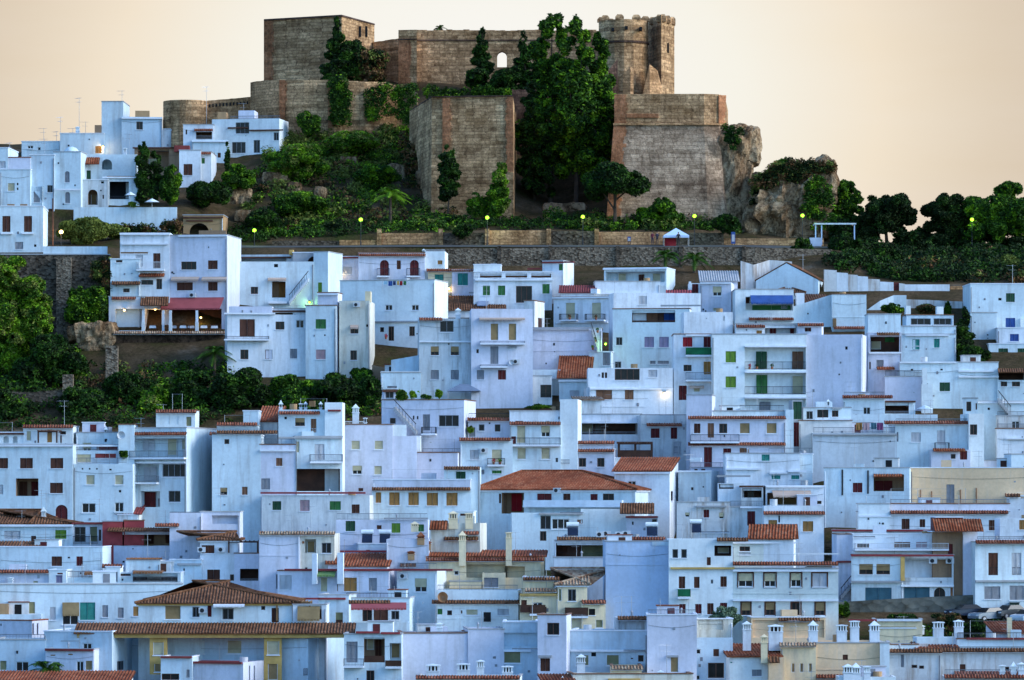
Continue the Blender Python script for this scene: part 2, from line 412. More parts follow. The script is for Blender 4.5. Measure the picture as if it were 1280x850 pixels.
class Face:
    """a vertical wall plane: origin O, along U, inward I (2-D unit vectors)"""
    def __init__(s, O, U, I, W): s.O = Vector(O); s.U = Vector(U); s.I = Vector(I); s.W = W
    def u(s, px):
        k = (px-640)/F
        return (k*s.O.y - s.O.x)/(s.U.x - k*s.U.y)
    def z(s, px, py):
        return (HY-py)*(s.O.y + s.u(px)*s.U.y)/F
    def p(s, u, d, z):
        q = s.O + s.U*u + s.I*d
        return (q.x, q.y, z)
    def box(s, mb, u0, u1, d0, d1, z0, z1):
        mb.hexa([s.p(u0,d0,z0), s.p(u1,d0,z0), s.p(u1,d1,z0), s.p(u0,d1,z0), s.p(u0,d0,z1), s.p(u1,d0,z1), s.p(u1,d1,z1), s.p(u0,d1,z1)])

def facade(mb, fc, z0, z1, ops, inner=None):
    us = sorted({0.0, fc.W, *[o[0] for o in ops], *[o[1] for o in ops]})
    zs = sorted({z0, z1, *[o[2] for o in ops], *[o[3] for o in ops]})
    for i in range(len(us)-1):
        for j in range(len(zs)-1):
            cu, cz = (us[i]+us[i+1])/2, (zs[j]+zs[j+1])/2
            if us[i+1]-us[i] < 1e-5 or zs[j+1]-zs[j] < 1e-5: continue
            if any(o[0] < cu < o[1] and o[2] < cz < o[3] for o in ops): continue
            mb.quad(fc.p(us[i],0,zs[j]), fc.p(us[i+1],0,zs[j]), fc.p(us[i+1],0,zs[j+1]), fc.p(us[i],0,zs[j+1]))
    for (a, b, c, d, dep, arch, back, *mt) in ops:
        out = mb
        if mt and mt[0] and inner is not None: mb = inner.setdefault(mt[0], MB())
        mb.quad(fc.p(a,0,c), fc.p(a,dep,c), fc.p(a,dep,d), fc.p(a,0,d))
        mb.quad(fc.p(b,0,c), fc.p(b,0,d), fc.p(b,dep,d), fc.p(b,dep,c))
        mb.quad(fc.p(a,0,c), fc.p(b,0,c), fc.p(b,dep,c), fc.p(a,dep,c))
        mb.quad(fc.p(a,0,d), fc.p(a,dep,d), fc.p(b,dep,d), fc.p(b,0,d))
        if back: mb.quad(fc.p(a,dep,c), fc.p(b,dep,c), fc.p(b,dep,d), fc.p(a,dep,d))
        mb = out
        if arch:
            r = (b-a)/2; m = (a+b)/2; rz = min(r, (d-c)*0.6); n = 8
            for sgn in (-1, 1):
                pts = [fc.p(m+sgn*r, 0, d)]
                for k in range(n+1):
                    t = math.pi/2*k/n
                    pts.append(fc.p(m+sgn*r*math.cos(t), 0, d-rz+rz*math.sin(t)))
                mb.poly(pts)
                mb.poly([(q[0]+fc.I.x*0.25, q[1]+fc.I.y*0.25, q[2]) for q in pts])

SHUT = {'br','bn','gr','lg','dg','tl','tg','cr','tn','ol','gy','ws','og','rd','pk','lv','bl','mr'}
def opening(root, fc, name, u0, u1, za, zb, style, base, parent=None):
    """a window or door: pane or leaves, frame, sill"""
    w = u1-u0; h = zb-za; par = parent or root
    b = base
    if style in ('dk','db','ch','th','gd','v'):      # glazed
        fm = {'dk':'fw','db':'fb','ch':'fw','th':'fb','gd':'greyiron','v':None}[style]
        g = MB(); fc.box(g, u0, u1, b+.15, b+.17, za, zb)
        o = g.build(name, 'glass' if style != 'v' else 'dark', par)
        if fm:
            f = MB(); t = .07
            fc.box(f, u0, u0+t, b+.09, b+.145, za, zb); fc.box(f, u1-t, u1, b+.09, b+.145, za, zb)
            fc.box(f, u0+t, u1-t, b+.09, b+.145, za, za+t); fc.box(f, u0+t, u1-t, b+.09, b+.145, zb-t, zb)
            nm = max(1, round(w/0.75)-0) if w > .7 else 0
            for k in range(1, nm+ (1 if nm == 1 else 0)):
                c = u0 + w*k/max(nm, 2 if nm == 1 else nm); fc.box(f, c-.035, c+.035, b+.095, b+.14, za+t, zb-t)
            f.build('frame', fm, o)
        if style in ('ch','th'):
            s = MB(); fc.box(s, u0+.02, u1-.02, b+.03, b+.07, za+h*random.uniform(.35,.5), zb)
            s.build('roller_blind', 'cr' if style == 'ch' else 'tn', o)
    elif style in ('cr','tn','ol'):
        s = MB(); fc.box(s, u0, u1, b+.08, b+.12, za, zb); o = s.build(name, style, par)
        f = MB(); t = .05
        fc.box(f, u0, u0+t, b+.03, b+.075, za, zb); fc.box(f, u1-t, u1, b+.03, b+.075, za, zb)
        fc.box(f, u0+t, u1-t, b+.03, b+.075, za, za+t); f.build('frame', 'fw', o)
    else:
        s = MB(); m = (u0+u1)/2
        n = 2 if w > .6 else 1
        for k in range(n):
            fc.box(s, u0+w*k/n+.015, u0+w*(k+1)/n-.015, b+.06, b+.10, za+.01, zb-.01)
        o = s.build(name, style, par)
        f = MB(); t = .06
        for k in range(n):
            a, c = u0+w*k/n+.015, u0+w*(k+1)/n-.015
            fc.box(f, a, a+t, b+.035, b+.058, za, zb); fc.box(f, c-t, c, b+.035, b+.058, za, zb)
            fc.box(f, a+t, c-t, b+.035, b+.058, zb-t, zb); fc.box(f, a+t, c-t, b+.035, b+.058, za, za+t)
        f.build('frame', style, o)
    if name == 'window' and w > .55 and base == 0:
        s = MB(); fc.box(s, u0-.08, u1+.08, -.09, .03, za-.085, za-.004); s.build('sill', 'cornice', o)
    return o

def railing(root, fc, u0, u1, d, za, kind, h=.95, ret=True, parent=None):
    """balcony railing on three sides (or one), standing d metres outside the wall"""
    b = MB(); par = parent or root
    if kind == 'p':
        fc.box(b, u0, u1, d, d+.12, za, za+h)
        if ret: fc.box(b, u0, u0+.12, d+.12, -.003, za, za+h); fc.box(b, u1-.12, u1, d+.12, -.003, za, za+h)
        return b.build('parapet', 'cornice', par)
    mat = {'r':'iron','g':'greyiron','n':'greencloth','w':'fw','b':'wood'}[kind]
    if kind in ('n', 'b'):
        fc.box(b, u0, u1, d, d+.04, za+.05, za+h)
    sides = [((u0, d), (u1, d))] + ([((u0, d), (u0, -.01)), ((u1, d), (u1, -.01))] if ret else [])
    for (a, c) in sides:
        for zz, th in ((za+h-.03, .03), (za+.1, .02)):
            fc.box(b, min(a[0],c[0])-.02, max(a[0],c[0])+.02, min(a[1],c[1])-.02, max(a[1],c[1])+.02, zz-th, zz+th)
        L = math.hypot(c[0]-a[0], c[1]-a[1]); n = max(2, int(L/.14))
        for k in range(n+1):
            u = a[0]+(c[0]-a[0])*k/n; v = a[1]+(c[1]-a[1])*k/n; t = .011 if k % 8 else .02
            fc.box(b, u-t, u+t, v-t, v+t, za, za+h)
    return b.build('railing', mat, par)

def chimney(root, x, y, z0, z1, w=.75, kind='w'):
    h = z1-z0; b = MB(); q = w/2
    body = {'w':'white','c':'cream','b':'ochrestone'}[kind]
    top = z1-min(.75, h*.45)
    b.box(x-q, x+q, y-q, y+q, z0, top); b.box(x-q-.06, x+q+.06, y-q-.06, y+q+.06, top, top+.09)
    o = b.build('chimney', body, root)
    c = MB(); e = q-.02
    for i in range(4):
        for j in range(4):
            if i in (0, 3) or j in (0, 3):
                cx = x-e+.06+(2*e-.12)*i/3; cy = y-e+.06+(2*e-.12)*j/3
                c.box(cx-.06, cx+.06, cy-.06, cy+.06, top+.09, z1-.22)
    c.box(x-q-.08, x+q+.08, y-q-.08, y+q+.08, z1-.22, z1-.13)
    zt = z1-.13; k = q+.02; i0 = len(c.v)
    c.v += [(x-k,y-k,zt),(x+k,y-k,zt),(x+k,y+k,zt),(x-k,y+k,zt),(x,y,z1+random.choice((-.08, .0, .12, .3)))]
    c.f += [(i0,i0+1,i0+4),(i0+1,i0+2,i0+4),(i0+2,i0+3,i0+4),(i0+3,i0,i0+4)]
    dk = MB(); dk.box(x-q*.62, x+q*.62, y-q*.62, y+q*.62, top+.092, z1-.225); dk.build('dark_core', 'dark', o)  # solid dark core, painted so the cap slots look shaded
    c.build('chimney_cap', 'bright' if kind == 'w' else ('cream' if kind == 'c' else 'tile'), o)

def antenna(root, x, y, z0, z1):
    b = MB(); b.tube((x,y,z0), (x,y,z1), .028, .022, 5)
    a = random.uniform(-.9, .9); ux, uy = math.cos(a), math.sin(a)
    for zz, L, n in ((z1-.08, .75, 7), (z1-.65, .5, 4)):
        if zz < z0+.4: break
        b.tube((x-ux*L, y-uy*L, zz), (x+ux*L*.6, y+uy*L*.6, zz), .016, None, 4)
        for k in range(n):
            t = -L + L*1.5*k/(n-1); l = .34-.02*k
            b.tube((x+ux*t+uy*l, y+uy*t-ux*l, zz), (x+ux*t-uy*l, y+uy*t+ux*l, zz), .012, None, 4)
    return b.build('antenna', 'metal', root)

def point_light(loc, col, energy, r=.12, parent=None):
    l = bpy.data.lights.new('lamp_light', 'POINT'); l.color = col; l.energy = energy; l.shadow_soft_size = r
    o = bpy.data.objects.new('lamp_light', l); COL.objects.link(o)
    if parent is not None: o.parent = parent; o.location = Vector(loc) - Vector(parent['_w'])
    else: o.location = loc
    return o

class House: pass

def block(h, x0, x1, yt, yb, feats='', side=0, dep=8, off=0.0, wall='white', roof='flat', gnd=9.0, cap=None, yaw=None):
    root = h.root; Y = h.Y + off
    if wall == 'white' and gnd > 5: wall = random.Random(int(x0*23+yt*29)).choice(('white', 'white', 'white', 'bright', 'cool', 'warmw', 'oldw', 'pink'))
    kf = F/Y
    if side: s = max(-.75, min(.75, (side/kf)/dep)); th = math.asin(s)
    else: th = R(max(-6.5, min(6.5, random.Random(int(x0*17+yt*3)).gauss(.8, 3.2)))) if yaw is None else R(yaw)
    c, s = math.cos(th), math.sin(th)
    k0, k1 = (x0-640)/F, (x1-640)/F
    if th >= 0:
        P1 = Vector((k1*Y, Y)); W = (P1.x - k0*P1.y)/(c + k0*s); P0 = P1 - Vector((c, -s))*W
    else:
        P0 = Vector((k0*Y, Y)); W = (k1*P0.y - P0.x)/(c + k1*s); P1 = P0 + Vector((c, -s))*W
    U = Vector((c, -s)); I = Vector((s, c))
    fr = Face(P0, U, I, W)
    rt = Face(P1, I, -U, dep); lf = Face(P0, I, U, dep)
    z1 = (HY-yt)*Y/F; z0 = (HY-yb)*Y/F - gnd
    B = lambda u, v, z: fr.p(u, v, z)
    items = [q.split() for q in feats.split(';') if q.strip()]
    # openings
    ops = {0: [], 1: [], 2: []}; todo = []; faces = (fr, rt, lf)
    def side_of(px):
        if px > x1 + .5 and side > 0: return 1
        if px < x0 - .5 and side < 0: return 2
        return 0
    def clampu(fc, a, b): return max(.06, min(a, fc.W-.1)), max(.1, min(b, fc.W-.06))
    recs = []
    for it in items:                                       # recesses first
        if it[0] in ('r', 'ra'):
            xa, xb, ya, yc = map(float, it[1:5]); d = float(it[5]) if len(it) > 5 else 1.6
            i = side_of((xa+xb)/2); fc = faces[i]
            ua, ub = sorted((fc.u(xa), fc.u(xb))); ua, ub = clampu(fc, ua, ub)
            za, zb = fc.z((xa+xb)/2, yc), min(fc.z((xa+xb)/2, ya), z1-.08)
            if ub-ua < .1 or zb-za < .1: continue
            d = min(d, dep-.5)
            ops[i].append((ua, ub, za, zb, d, it[0] == 'ra', True, it[6] if len(it) > 6 else None)); recs.append((i, ua, ub, za, zb, d))
    for it in items:
        if it[0] in ('w', 'wq', 'd', 'a', 'ad'):
            cx, cy, w, hh = map(float, it[1:5]); st = it[5] if len(it) > 5 else 'dk'
            i = side_of(cx); fc = faces[i]
            ua, ub = sorted((fc.u(cx-w/2), fc.u(cx+w/2)))
            if ub-ua > 6: continue
            za, zb = fc.z(cx, cy+hh/2), fc.z(cx, cy-hh/2)
            base = 0; inside = None
            for rc in recs:
                if rc[0] == i and rc[1] < (ua+ub)/2 < rc[2] and rc[3]-.3 < (za+zb)/2 < rc[4]: inside = rc
            if inside:
                ua = max(ua, inside[1]+.03); ub = min(ub, inside[2]-.03); za = max(za, inside[3]+.01); zb = min(zb, inside[4]-.03)
                base = inside[5]-.20
            else:
                ua, ub = clampu(fc, ua, ub); zb = min(zb, z1-.1)
                if zb-za < .1 or ub-ua < .08 or za < z0: continue
                if any(o[0] < ub and o[1] > ua and o[2] < zb and o[3] > za for o in ops[i]): continue
                ops[i].append((ua, ub, za, zb, .19, it[0][0] == 'a', True))
            if ub-ua < .08 or zb-za < .1: continue
            nm = 'door' if it[0] in ('d', 'ad') else 'window'
            todo.append((fc, nm, ua, ub, za, zb, st, base))
            if it[0] == 'wq':                                # brown painted surround
                q = MB(); t_ = .13
                for (a_, b_, c_, d_) in ((ua-t_,ua,za-t_,zb+t_),(ub,ub+t_,za-t_,zb+t_),(ua,ub,zb,zb+t_),(ua,ub,za-t_,za-.09)): fc.box(q, a_, b_, -.035, -.002, c_, d_)
                q.build('window_surround', 'br', root)
    if gnd > 5 and yt > 500 and fr.W > 4.6 and len(ops[0]) < 3 and not any(q_ in root['label'] for q_ in ('blank', 'plain', 'wall', 'low')):
        rw = random.Random(int(x0*11+yt*5)); n_ = 0          # little windows the picture's scale only hints at
        for k_ in range(12):
            w_, h_ = rw.choice(((.55, .7), (.8, 1.0), (.9, 1.1), (.5, .5))); u_ = rw.uniform(.5, fr.W-w_-.5); zz_ = z1 - rw.choice((1.1, 1.1, 3.6)) - h_
            if zz_ < fr.z((x0+x1)/2, min(yb-6, yt+70)) or any(o_[0]-.5 < u_+w_ and o_[1]+.5 > u_ and o_[2]-.4 < zz_+h_ and o_[3]+.4 > zz_ for o_ in ops[0]): continue
            ops[0].append((u_, u_+w_, zz_, zz_+h_, .19, False, True)); todo.append((fr, 'window', u_, u_+w_, zz_, zz_+h_, rw.choice(('dk', 'db', 'br', 'cr', 'ch', 'br', 'gr')), 0)); n_ += 1
            if n_ == 2: break
    mb = MB(); inner = {}
    facade(mb, fr, z0, z1, ops[0], inner); facade(mb, rt, z0, z1, ops[1], inner); facade(mb, lf, z0, z1, ops[2], inner)
    for mt_, ib in inner.items(): ib.build('loggia', mt_, root)  # dark linings: real timber in places, elsewhere shade put into the colour
    mb.quad(B(0,dep,z0), B(W,dep,z0), B(W,dep,z1), B(0,dep,z1))
    kind = roof.split(':'); rk = kind[0]
    if rk == 'flat':
        t = .2; zr = z1-(float(kind[1]) if len(kind) > 1 else .45)
        for (u0,u1,v0,v1) in ((0,W,0,t),(0,W,dep-t,dep),(0,t,t,dep-t),(W-t,W,t,dep-t)):
            mb.quad(B(u0,v0,z1), B(u1,v0,z1), B(u1,v1,z1), B(u0,v1,z1))
        for (a, b_) in (((t,t),(W-t,t)), ((W-t,t),(W-t,dep-t)), ((W-t,dep-t),(t,dep-t)), ((t,dep-t),(t,t))):
            mb.quad(B(*a,zr), B(*b_,zr), B(*b_,z1), B(*a,z1))
    elif rk == 'gable':                                     # gable end towards us, apex at photo (kind[1], kind[2])
        ua, za = fr.u(float(kind[1])), fr.z(float(kind[1]), float(kind[2]))
        mb.poly([B(0,0,z1), B(W,0,z1), B(ua,0,za)]); mb.poly([B(0,dep,z1), B(W,dep,z1), B(ua,dep,za)])
    elif rk == 'slant':                                     # flat-roofed block whose parapet climbs to the right or left
        zz = fr.z((x0+x1)/2, float(kind[1]))
        L, Rr = (z1, zz) if kind[2] == 'r' else (zz, z1)
        mb.poly([B(0,0,z1), B(W,0,z1), B(W,0,Rr)] if kind[2] == 'r' else [B(0,0,z1), B(W,0,z1), B(0,0,L)])
        mb.quad(B(0,0,L), B(W,0,Rr), B(W,dep,Rr), B(0,dep,L))
        if kind[2] == 'r': mb.quad(B(W,0,z1), B(W,dep,z1), B(W,dep,Rr), B(W,0,Rr))
        else: mb.quad(B(0,0,z1), B(0,dep,z1), B(0,dep,L), B(0,0,L))
        mb.quad(B(0,dep,z1), B(W,dep,z1), B(W,dep,Rr), B(0,dep,L))
    wobj = mb.build('wall', wall, root)
    for (fc, nm, *a) in todo: opening(root, fc, nm, *a)
    rm = next((q for q in kind if q in M and q != 'yel'), 'tile')
    if rk == 'flat':
        rb = MB(); t = .2; rb.quad(B(t,t,zr), B(W-t,t,zr), B(W-t,dep-t,zr), B(t,dep-t,zr))
        rb.build('roof', rm if any(q in M for q in kind) else 'roofslab', root)
    elif rk == 'hip':
        yr = float(kind[1]); hl = float(kind[2]) if len(kind) > 3 else dep/2; hr = float(kind[3]) if len(kind) > 4 else hl
        zr = (HY-yr)*(Y+dep/2)/F; o = .35
        rb = MB(); e = -.02
        c0, c1, c2, c3 = (-o,-o), (W+o,-o), (W+o,dep+o), (-o,dep+o)
        r0, r1 = (hl-o, dep/2), (W-hr+o, dep/2)
        tiles(rb, B(*c0,z1+e), B(*c1,z1+e), B(*r0,zr), B(*r1,zr)); tiles(rb, B(*c1,z1+e), B(*c2,z1+e), B(*r1,zr), B(*r1,zr))
        tiles(rb, B(*c3,z1+e), B(*c0,z1+e), B(*r0,zr), B(*r0,zr)); tiles(rb, B(*c2,z1+e), B(*c3,z1+e), B(*r1,zr), B(*r0,zr))
        ro = rb.build('roof', rm, root)
        rg = MB(); q = lambda p_, z_: (p_[0], p_[1], z_+.1)
        for a, b_, za_, zb_ in ((r0,r1,zr,zr),(c0,r0,z1,zr),(c1,r1,z1,zr),(c2,r1,z1,zr),(c3,r0,z1,zr)):
            rg.tube(q(B(*a,0), za_), q(B(*b_,0), zb_), .11, None, 6)
        rg.build('ridge_tiles', rm, ro)
        eb = MB()
        for (u0,u1,v0,v1) in ((-.2,W+.2,-.2,0),(-.2,W+.2,dep,dep+.2),(-.2,0,0,dep),(W,W+.2,0,dep)):
            eb.hexa([B(u0,v0,z1-.22),B(u1,v0,z1-.22),B(u1,v1,z1-.22),B(u0,v1,z1-.22),B(u0,v0,z1-.03),B(u1,v0,z1-.03),B(u1,v1,z1-.03),B(u0,v1,z1-.03)])
        eb.build('cornice', 'yel' if 'yel' in kind else 'cornice', root)
    elif rk == 'shed':
        yr = float(kind[1]); zr = (HY-yr)*(Y+dep)/F; o = .3; rb = MB()
        tiles(rb, B(-o,-o,z1), B(W+o,-o,z1), B(-o,dep,zr), B(W+o,dep,zr)); rb.build('roof', rm, root)
        wb = MB()
        for u_ in (0, W): wb.poly([B(u_,0,z1), B(u_,dep,z1), B(u_,dep,zr-.06)])
        wb.quad(B(0,dep,z1), B(W,dep,z1), B(W,dep,zr-.06), B(0,dep,zr-.06)); wb.build('gable_wall', wall, root)
    elif rk == 'gablex':                                    # ridge parallel to the front
        yr = float(kind[1]); zr = (HY-yr)*(Y+dep/2)/F; o = .3; rb = MB()
        tiles(rb, B(-o,-o,z1), B(W+o,-o,z1), B(-o,dep/2,zr), B(W+o,dep/2,zr)); tiles(rb, B(W+o,dep+o,z1), B(-o,dep+o,z1), B(W+o,dep/2,zr), B(-o,dep/2,zr))
        rb.build('roof', rm, root)
        wb = MB()
        for u_ in (0, W): wb.poly([B(u_,0,z1), B(u_,dep,z1), B(u_,dep/2,zr-.08)])
        wb.build('gable_wall', wall, root)
    elif rk == 'gable':
        ua, za = fr.u(float(kind[1])), fr.z(float(kind[1]), float(kind[2])); o = .15; e_ = .015; rb = MB()
        tiles(rb, B(-o,dep,z1-.02), B(-o,-e_,z1-.02), B(ua,dep,za+.06), B(ua,-e_,za+.06)); tiles(rb, B(W+o,-e_,z1-.02), B(W+o,dep,z1-.02), B(ua,-e_,za+.06), B(ua,dep,za+.06))
        rb.build('roof', rm, root)
    if cap is None and rk == 'flat' and gnd > 5 and dep > 3:
        cap = random.Random(int(x0*7+yt*13)).choice((None, None, 'w', 'w', 'g', 't2', 'p2'))
    if cap:                                                 # thin coping along the parapet
        cb = MB()
        for (u0,u1,v0,v1) in ((-.07,W+.07,-.07,.24),(W-.24,W+.07,.24,dep),(-.07,.24,.24,dep)):
            cb.hexa([B(u0,v0,z1+.002),B(u1,v0,z1+.002),B(u1,v1,z1+.002),B(u0,v1,z1+.002),B(u0,v0,z1+.11),B(u1,v0,z1+.11),B(u1,v1,z1+.11),B(u0,v1,z1+.11)])
        cb.build('coping', {'w':'cornice','r':'red','t':'tile','g':'grey','b':'br','y':'yel','d':'dtile','t2':'bn','p2':'roofslab'}[cap], root)
    # fittings
    for it in items:
        k = it[0]
        if k == 'b':                                        # balcony x0 x1 y kind [h]
            xa, xb, y = map(float, it[1:4]); kd = it[4] if len(it) > 4 else 'r'; hh = float(it[5]) if len(it) > 5 else .95
            i = side_of((xa+xb)/2); fc = faces[i]; ua, ub = sorted((fc.u(xa), fc.u(xb))); z = fc.z((xa+xb)/2, y); pr = .85
            sb = MB(); fc.box(sb, ua, ub, -pr, -.003, z-.19, z); o = sb.build('balcony', 'cornice', root)
            railing(root, fc, ua+.03, ub-.03, -pr+.03, z+.002, kd, hh, True, o)
        elif k == 'l':                                      # railing in the opening or on the roof edge
            xa, xb, y = map(float, it[1:4]); kd = it[4] if len(it) > 4 else 'r'; hh = float(it[5]) if len(it) > 5 else .95
            i = side_of((xa+xb)/2); fc = faces[i]; ua, ub = sorted((fc.u(xa), fc.u(xb))); z = fc.z((xa+xb)/2, y)
            railing(root, fc, ua+.02, ub-.02, .06, z+.002, kd, hh, False)
        elif k == 's':                                      # projecting eave or band x0 x1 y kind
            xa, xb, y = map(float, it[1:4]); kd = it[4] if len(it) > 4 else 't'
            i = side_of((xa+xb)/2); fc = faces[i]; ua, ub = sorted((fc.u(xa), fc.u(xb))); z = fc.z((xa+xb)/2, y)
            sb = MB()
            if kd in ('t', 'd', 'p'):
                tiles(sb, fc.p(ua,-.5,z-.34), fc.p(ub,-.5,z-.34), fc.p(ua,-.004,z-.04), fc.p(ub,-.004,z-.04), .28, .05)
                o = sb.build('tiled_eave', {'t':'stile','d':'dtile','p':'ptile'}[kd], root)
                kb = MB(); fc.box(kb, ua+.02, ub-.02, -.36, -.004, z-.45, z-.37); kb.build('eave_board', 'cornice', o)
            else:
                fc.box(sb, ua, ub, -.28, -.004, z-.2, z)
                sb.build('cornice', {'r':'red','w':'cornice','y':'yel','b':'br','g':'grey','m':'redslab'}[kd], root)
        elif k == 'n':                                      # awning x0 x1 ytop ybottom mat projection
            xa, xb, ya, yc = map(float, it[1:5]); mt = it[5]; pr = float(it[6]) if len(it) > 6 else 1.5
            fc = faces[side_of((xa+xb)/2)]; ua, ub = sorted((fc.u(xa), fc.u(xb))); za, zb = fc.z(xa, ya), fc.z(xa, yc)
            sb = MB()
            if mt in ('tile','dtile','ptile'):
                tiles(sb, fc.p(ua,-pr,zb), fc.p(ub,-pr,zb), fc.p(ua,-.01,za), fc.p(ub,-.01,za), .28, .05); sb.build('canopy', mt, root)
            else:
                sb.hexa([fc.p(ua,-pr,zb), fc.p(ub,-pr,zb), fc.p(ub,-.01,za-.04), fc.p(ua,-.01,za-.04), fc.p(ua,-pr,zb+.05), fc.p(ub,-pr,zb+.05), fc.p(ub,-.01,za), fc.p(ua,-.01,za)])
                n = max(3, int((ub-ua)/.3))
                for q in range(n):                           # scalloped valance
                    a0 = ua+(ub-ua)*q/n; a1 = ua+(ub-ua)*(q+1)/n
                    fc.box(sb, a0+.01, a1-.01, -pr-.02, -pr-.003, zb-.16+.03*(q % 2), zb+.04)
                sb.build('awning', mt, root)
        elif k == 'k':                                      # air conditioner
            cx, cy = map(float, it[1:3]); fc = faces[side_of(cx)]; u, z = fc.u(cx), fc.z(cx, cy)
            sb = MB(); fc.box(sb, u-.42, u+.42, -.36, -.06, z-.28, z+.28); o = sb.build('air_conditioner', 'acw', root)
            g = MB(); c_ = fc.p(u-.1, -.365, z); c2 = fc.p(u-.1, -.375, z); g.tube(c_, c2, .21, .21, 14); g.build('fan_grille', 'iron', o)
        elif k == 'h':                                      # satellite dish
            cx, cy, r_ = map(float, it[1:4]); u, z = fr.u(cx), fr.z(cx, cy); rr = r_/kf
            sb = MB(); a = fr.p(u, -.1, z); i0 = len(sb.v); n = 16
            for q in range(4):
                for w_ in range(n):
                    t = 2*math.pi*w_/n; rad = rr*q/3
                    sb.v.append(fr.p(u+rad*math.cos(t), -.75+.35*(1-(q/3)**2)*rr/.5, z+rad*math.sin(t)))
            for q in range(3):
                for w_ in range(n):
                    j = (w_+1) % n; sb.f.append((i0+q*n+w_, i0+q*n+j, i0+(q+1)*n+j, i0+(q+1)*n+w_))
            o = sb.build('satellite_dish', 'dishr' if len(it) > 4 else 'acw', root, True)
            g = MB(); g.tube(fr.p(u, -.4, z), fr.p(u, .3, z-.4), .04, None, 6); g.build('mast', 'metal', o)
        elif k == 'c':                                      # chimney cx ytop [w px] [kind] [v]
            cx, y = map(float, it[1:3]); w_ = float(it[3])/kf*random.uniform(.74, .95) if len(it) > 3 else .7; kd = it[4] if len(it) > 4 else 'w'
            v = float(it[5]) if len(it) > 5 else 1.4
            q = fr.p(fr.u(cx), v, 0); zt = (HY-y-(random.uniform(0, 4) if y > 700 else 0))*q[1]/F
            chimney(root, q[0], q[1], min(z1-.6, zt-1.0), zt, w_, kd)
        elif k == 't':                                      # antenna cx ytop
            cx, y = map(float, it[1:3]); v = float(it[3]) if len(it) > 3 else 2.5
            q = fr.p(fr.u(cx), v, 0); antenna(root, q[0], q[1], z1-.6, (HY-y)*q[1]/F)
        elif k == 'g':                                      # roof pergola x0 x1 ytop yfoot [mat]
            xa, xb, y, yf = map(float, it[1:5]); mt = it[5] if len(it) > 5 else 'wood'; v = float(it[6]) if len(it) > 6 else .5
            ua, ub = fr.u(xa), fr.u(xb); za, zb = fr.z(xa, yf), fr.z(xa, y); d = min(3.0, dep-v-.3)
            sb = MB(); L = ub-ua; n = max(2, round(L/2.2)+1)
            for q in range(n):
                for v_ in (v, v+d):
                    u_ = ua+.08+(L-.16)*q/(n-1); fr.box(sb, u_-.08, u_+.08, v_-.08, v_+.08, za, zb-.2)
            for v_ in (v, v+d): fr.box(sb, ua, ub, v_-.06, v_+.06, zb-.2, zb-.06)
            m_ = max(3, int(L/.42))
            for q in range(m_+1):
                u_ = ua+.04+(L-.08)*q/m_; fr.box(sb, u_-.035, u_+.035, v-.3, v+d+.3, zb-.06, zb+.05)
            sb.build('pergola', mt, root)
        elif k == 'o':                                      # lit wall lamp cx cy [colour] [watts]
            cx, cy = map(float, it[1:3]); gc = it[3] if len(it) > 3 else 'w'; e = float(it[4]) if len(it) > 4 else 60
            fc = faces[side_of(cx)]; u, z = fc.u(cx), fc.z(cx, cy)
            sb = MB(); fc.box(sb, u-.03, u+.03, -.4, -.002, z+.2, z+.26); fc.box(sb, u-.17, u+.17, -.57, -.23, z+.15, z+.2); o = sb.build('wall_lamp', 'iron', root)
            g = MB(); g.ball(fc.p(u, -.4, z), .15); g.build('bulb', 'lampwarm' if gc == 'w' else 'lampgreen', o, True)
            q = fc.p(u, -.62, z-.05); point_light(q, (1, .75, .4) if gc == 'w' else (.45, 1, .3), e, .15, root)
        elif k == 'x':                                      # parapet / free box on the roof  x0 x1 ytop ybot mat [v depth]
            xa, xb, ya, yc = map(float, it[1:5]); mt = it[5]; v = float(it[6]) if len(it) > 6 else .4; d = float(it[7]) if len(it) > 7 else 1.5
            sb = MB(); fr.box(sb, fr.u(xa), fr.u(xb), v, v+d, fr.z(xa, yc), fr.z(xa, ya)); sb.build('roof_hut' if mt in ('white','bright','pink','cream','blue','cool') else 'water_tank' if mt in ('ochrestone', 'brownwall') else 'roof_screen', mt, root)
        elif k == 'y':                                      # dome cx ybase r(px)
            cx, y, r_ = map(float, it[1:4]); q = fr.p(fr.u(cx), 2.5, z1-.45); sb = MB()
            sb.dome((q[0], q[1], fr.z(cx, y)), r_/kf, 18, 8); sb.build('dome', wall, root, True)
        elif k == 'e':                                      # outside stair climbing  x0 y0 x1 y1 (foot to head)
            xa, ya, xb, yc = map(float, it[1:5]); n = max(4, int(abs(fr.z(xb,yc)-fr.z(xa,ya))/.19)); sb = MB()
            ua, ub, za, zb = fr.u(xa), fr.u(xb), fr.z(xa,ya), fr.z(xb,yc)
            for q in range(n):
                a0 = ua+(ub-ua)*q/n; a1 = ua+(ub-ua)*(q+1)/n; zz = za+(zb-za)*(q+1)/n
                fr.box(sb, min(a0,a1), max(a0,a1), -1.0, -.004, zz-.5, zz)
            o = sb.build('stair', 'grey' if len(it) < 6 else it[5], root)
            g = MB(); g.tube(fr.p(ua,-1.0,za+.9), fr.p(ub,-1.0,zb+.9), .05, None, 5)
            for q in range(0, n, 2):
                u_ = ua+(ub-ua)*(q+.5)/n; zz = za+(zb-za)*(q+1)/n; g.tube(fr.p(u_,-1.0,zz), fr.p(u_,-1.0,zz+.85), .025, None, 4)
            g.build('handrail', 'iron', o)
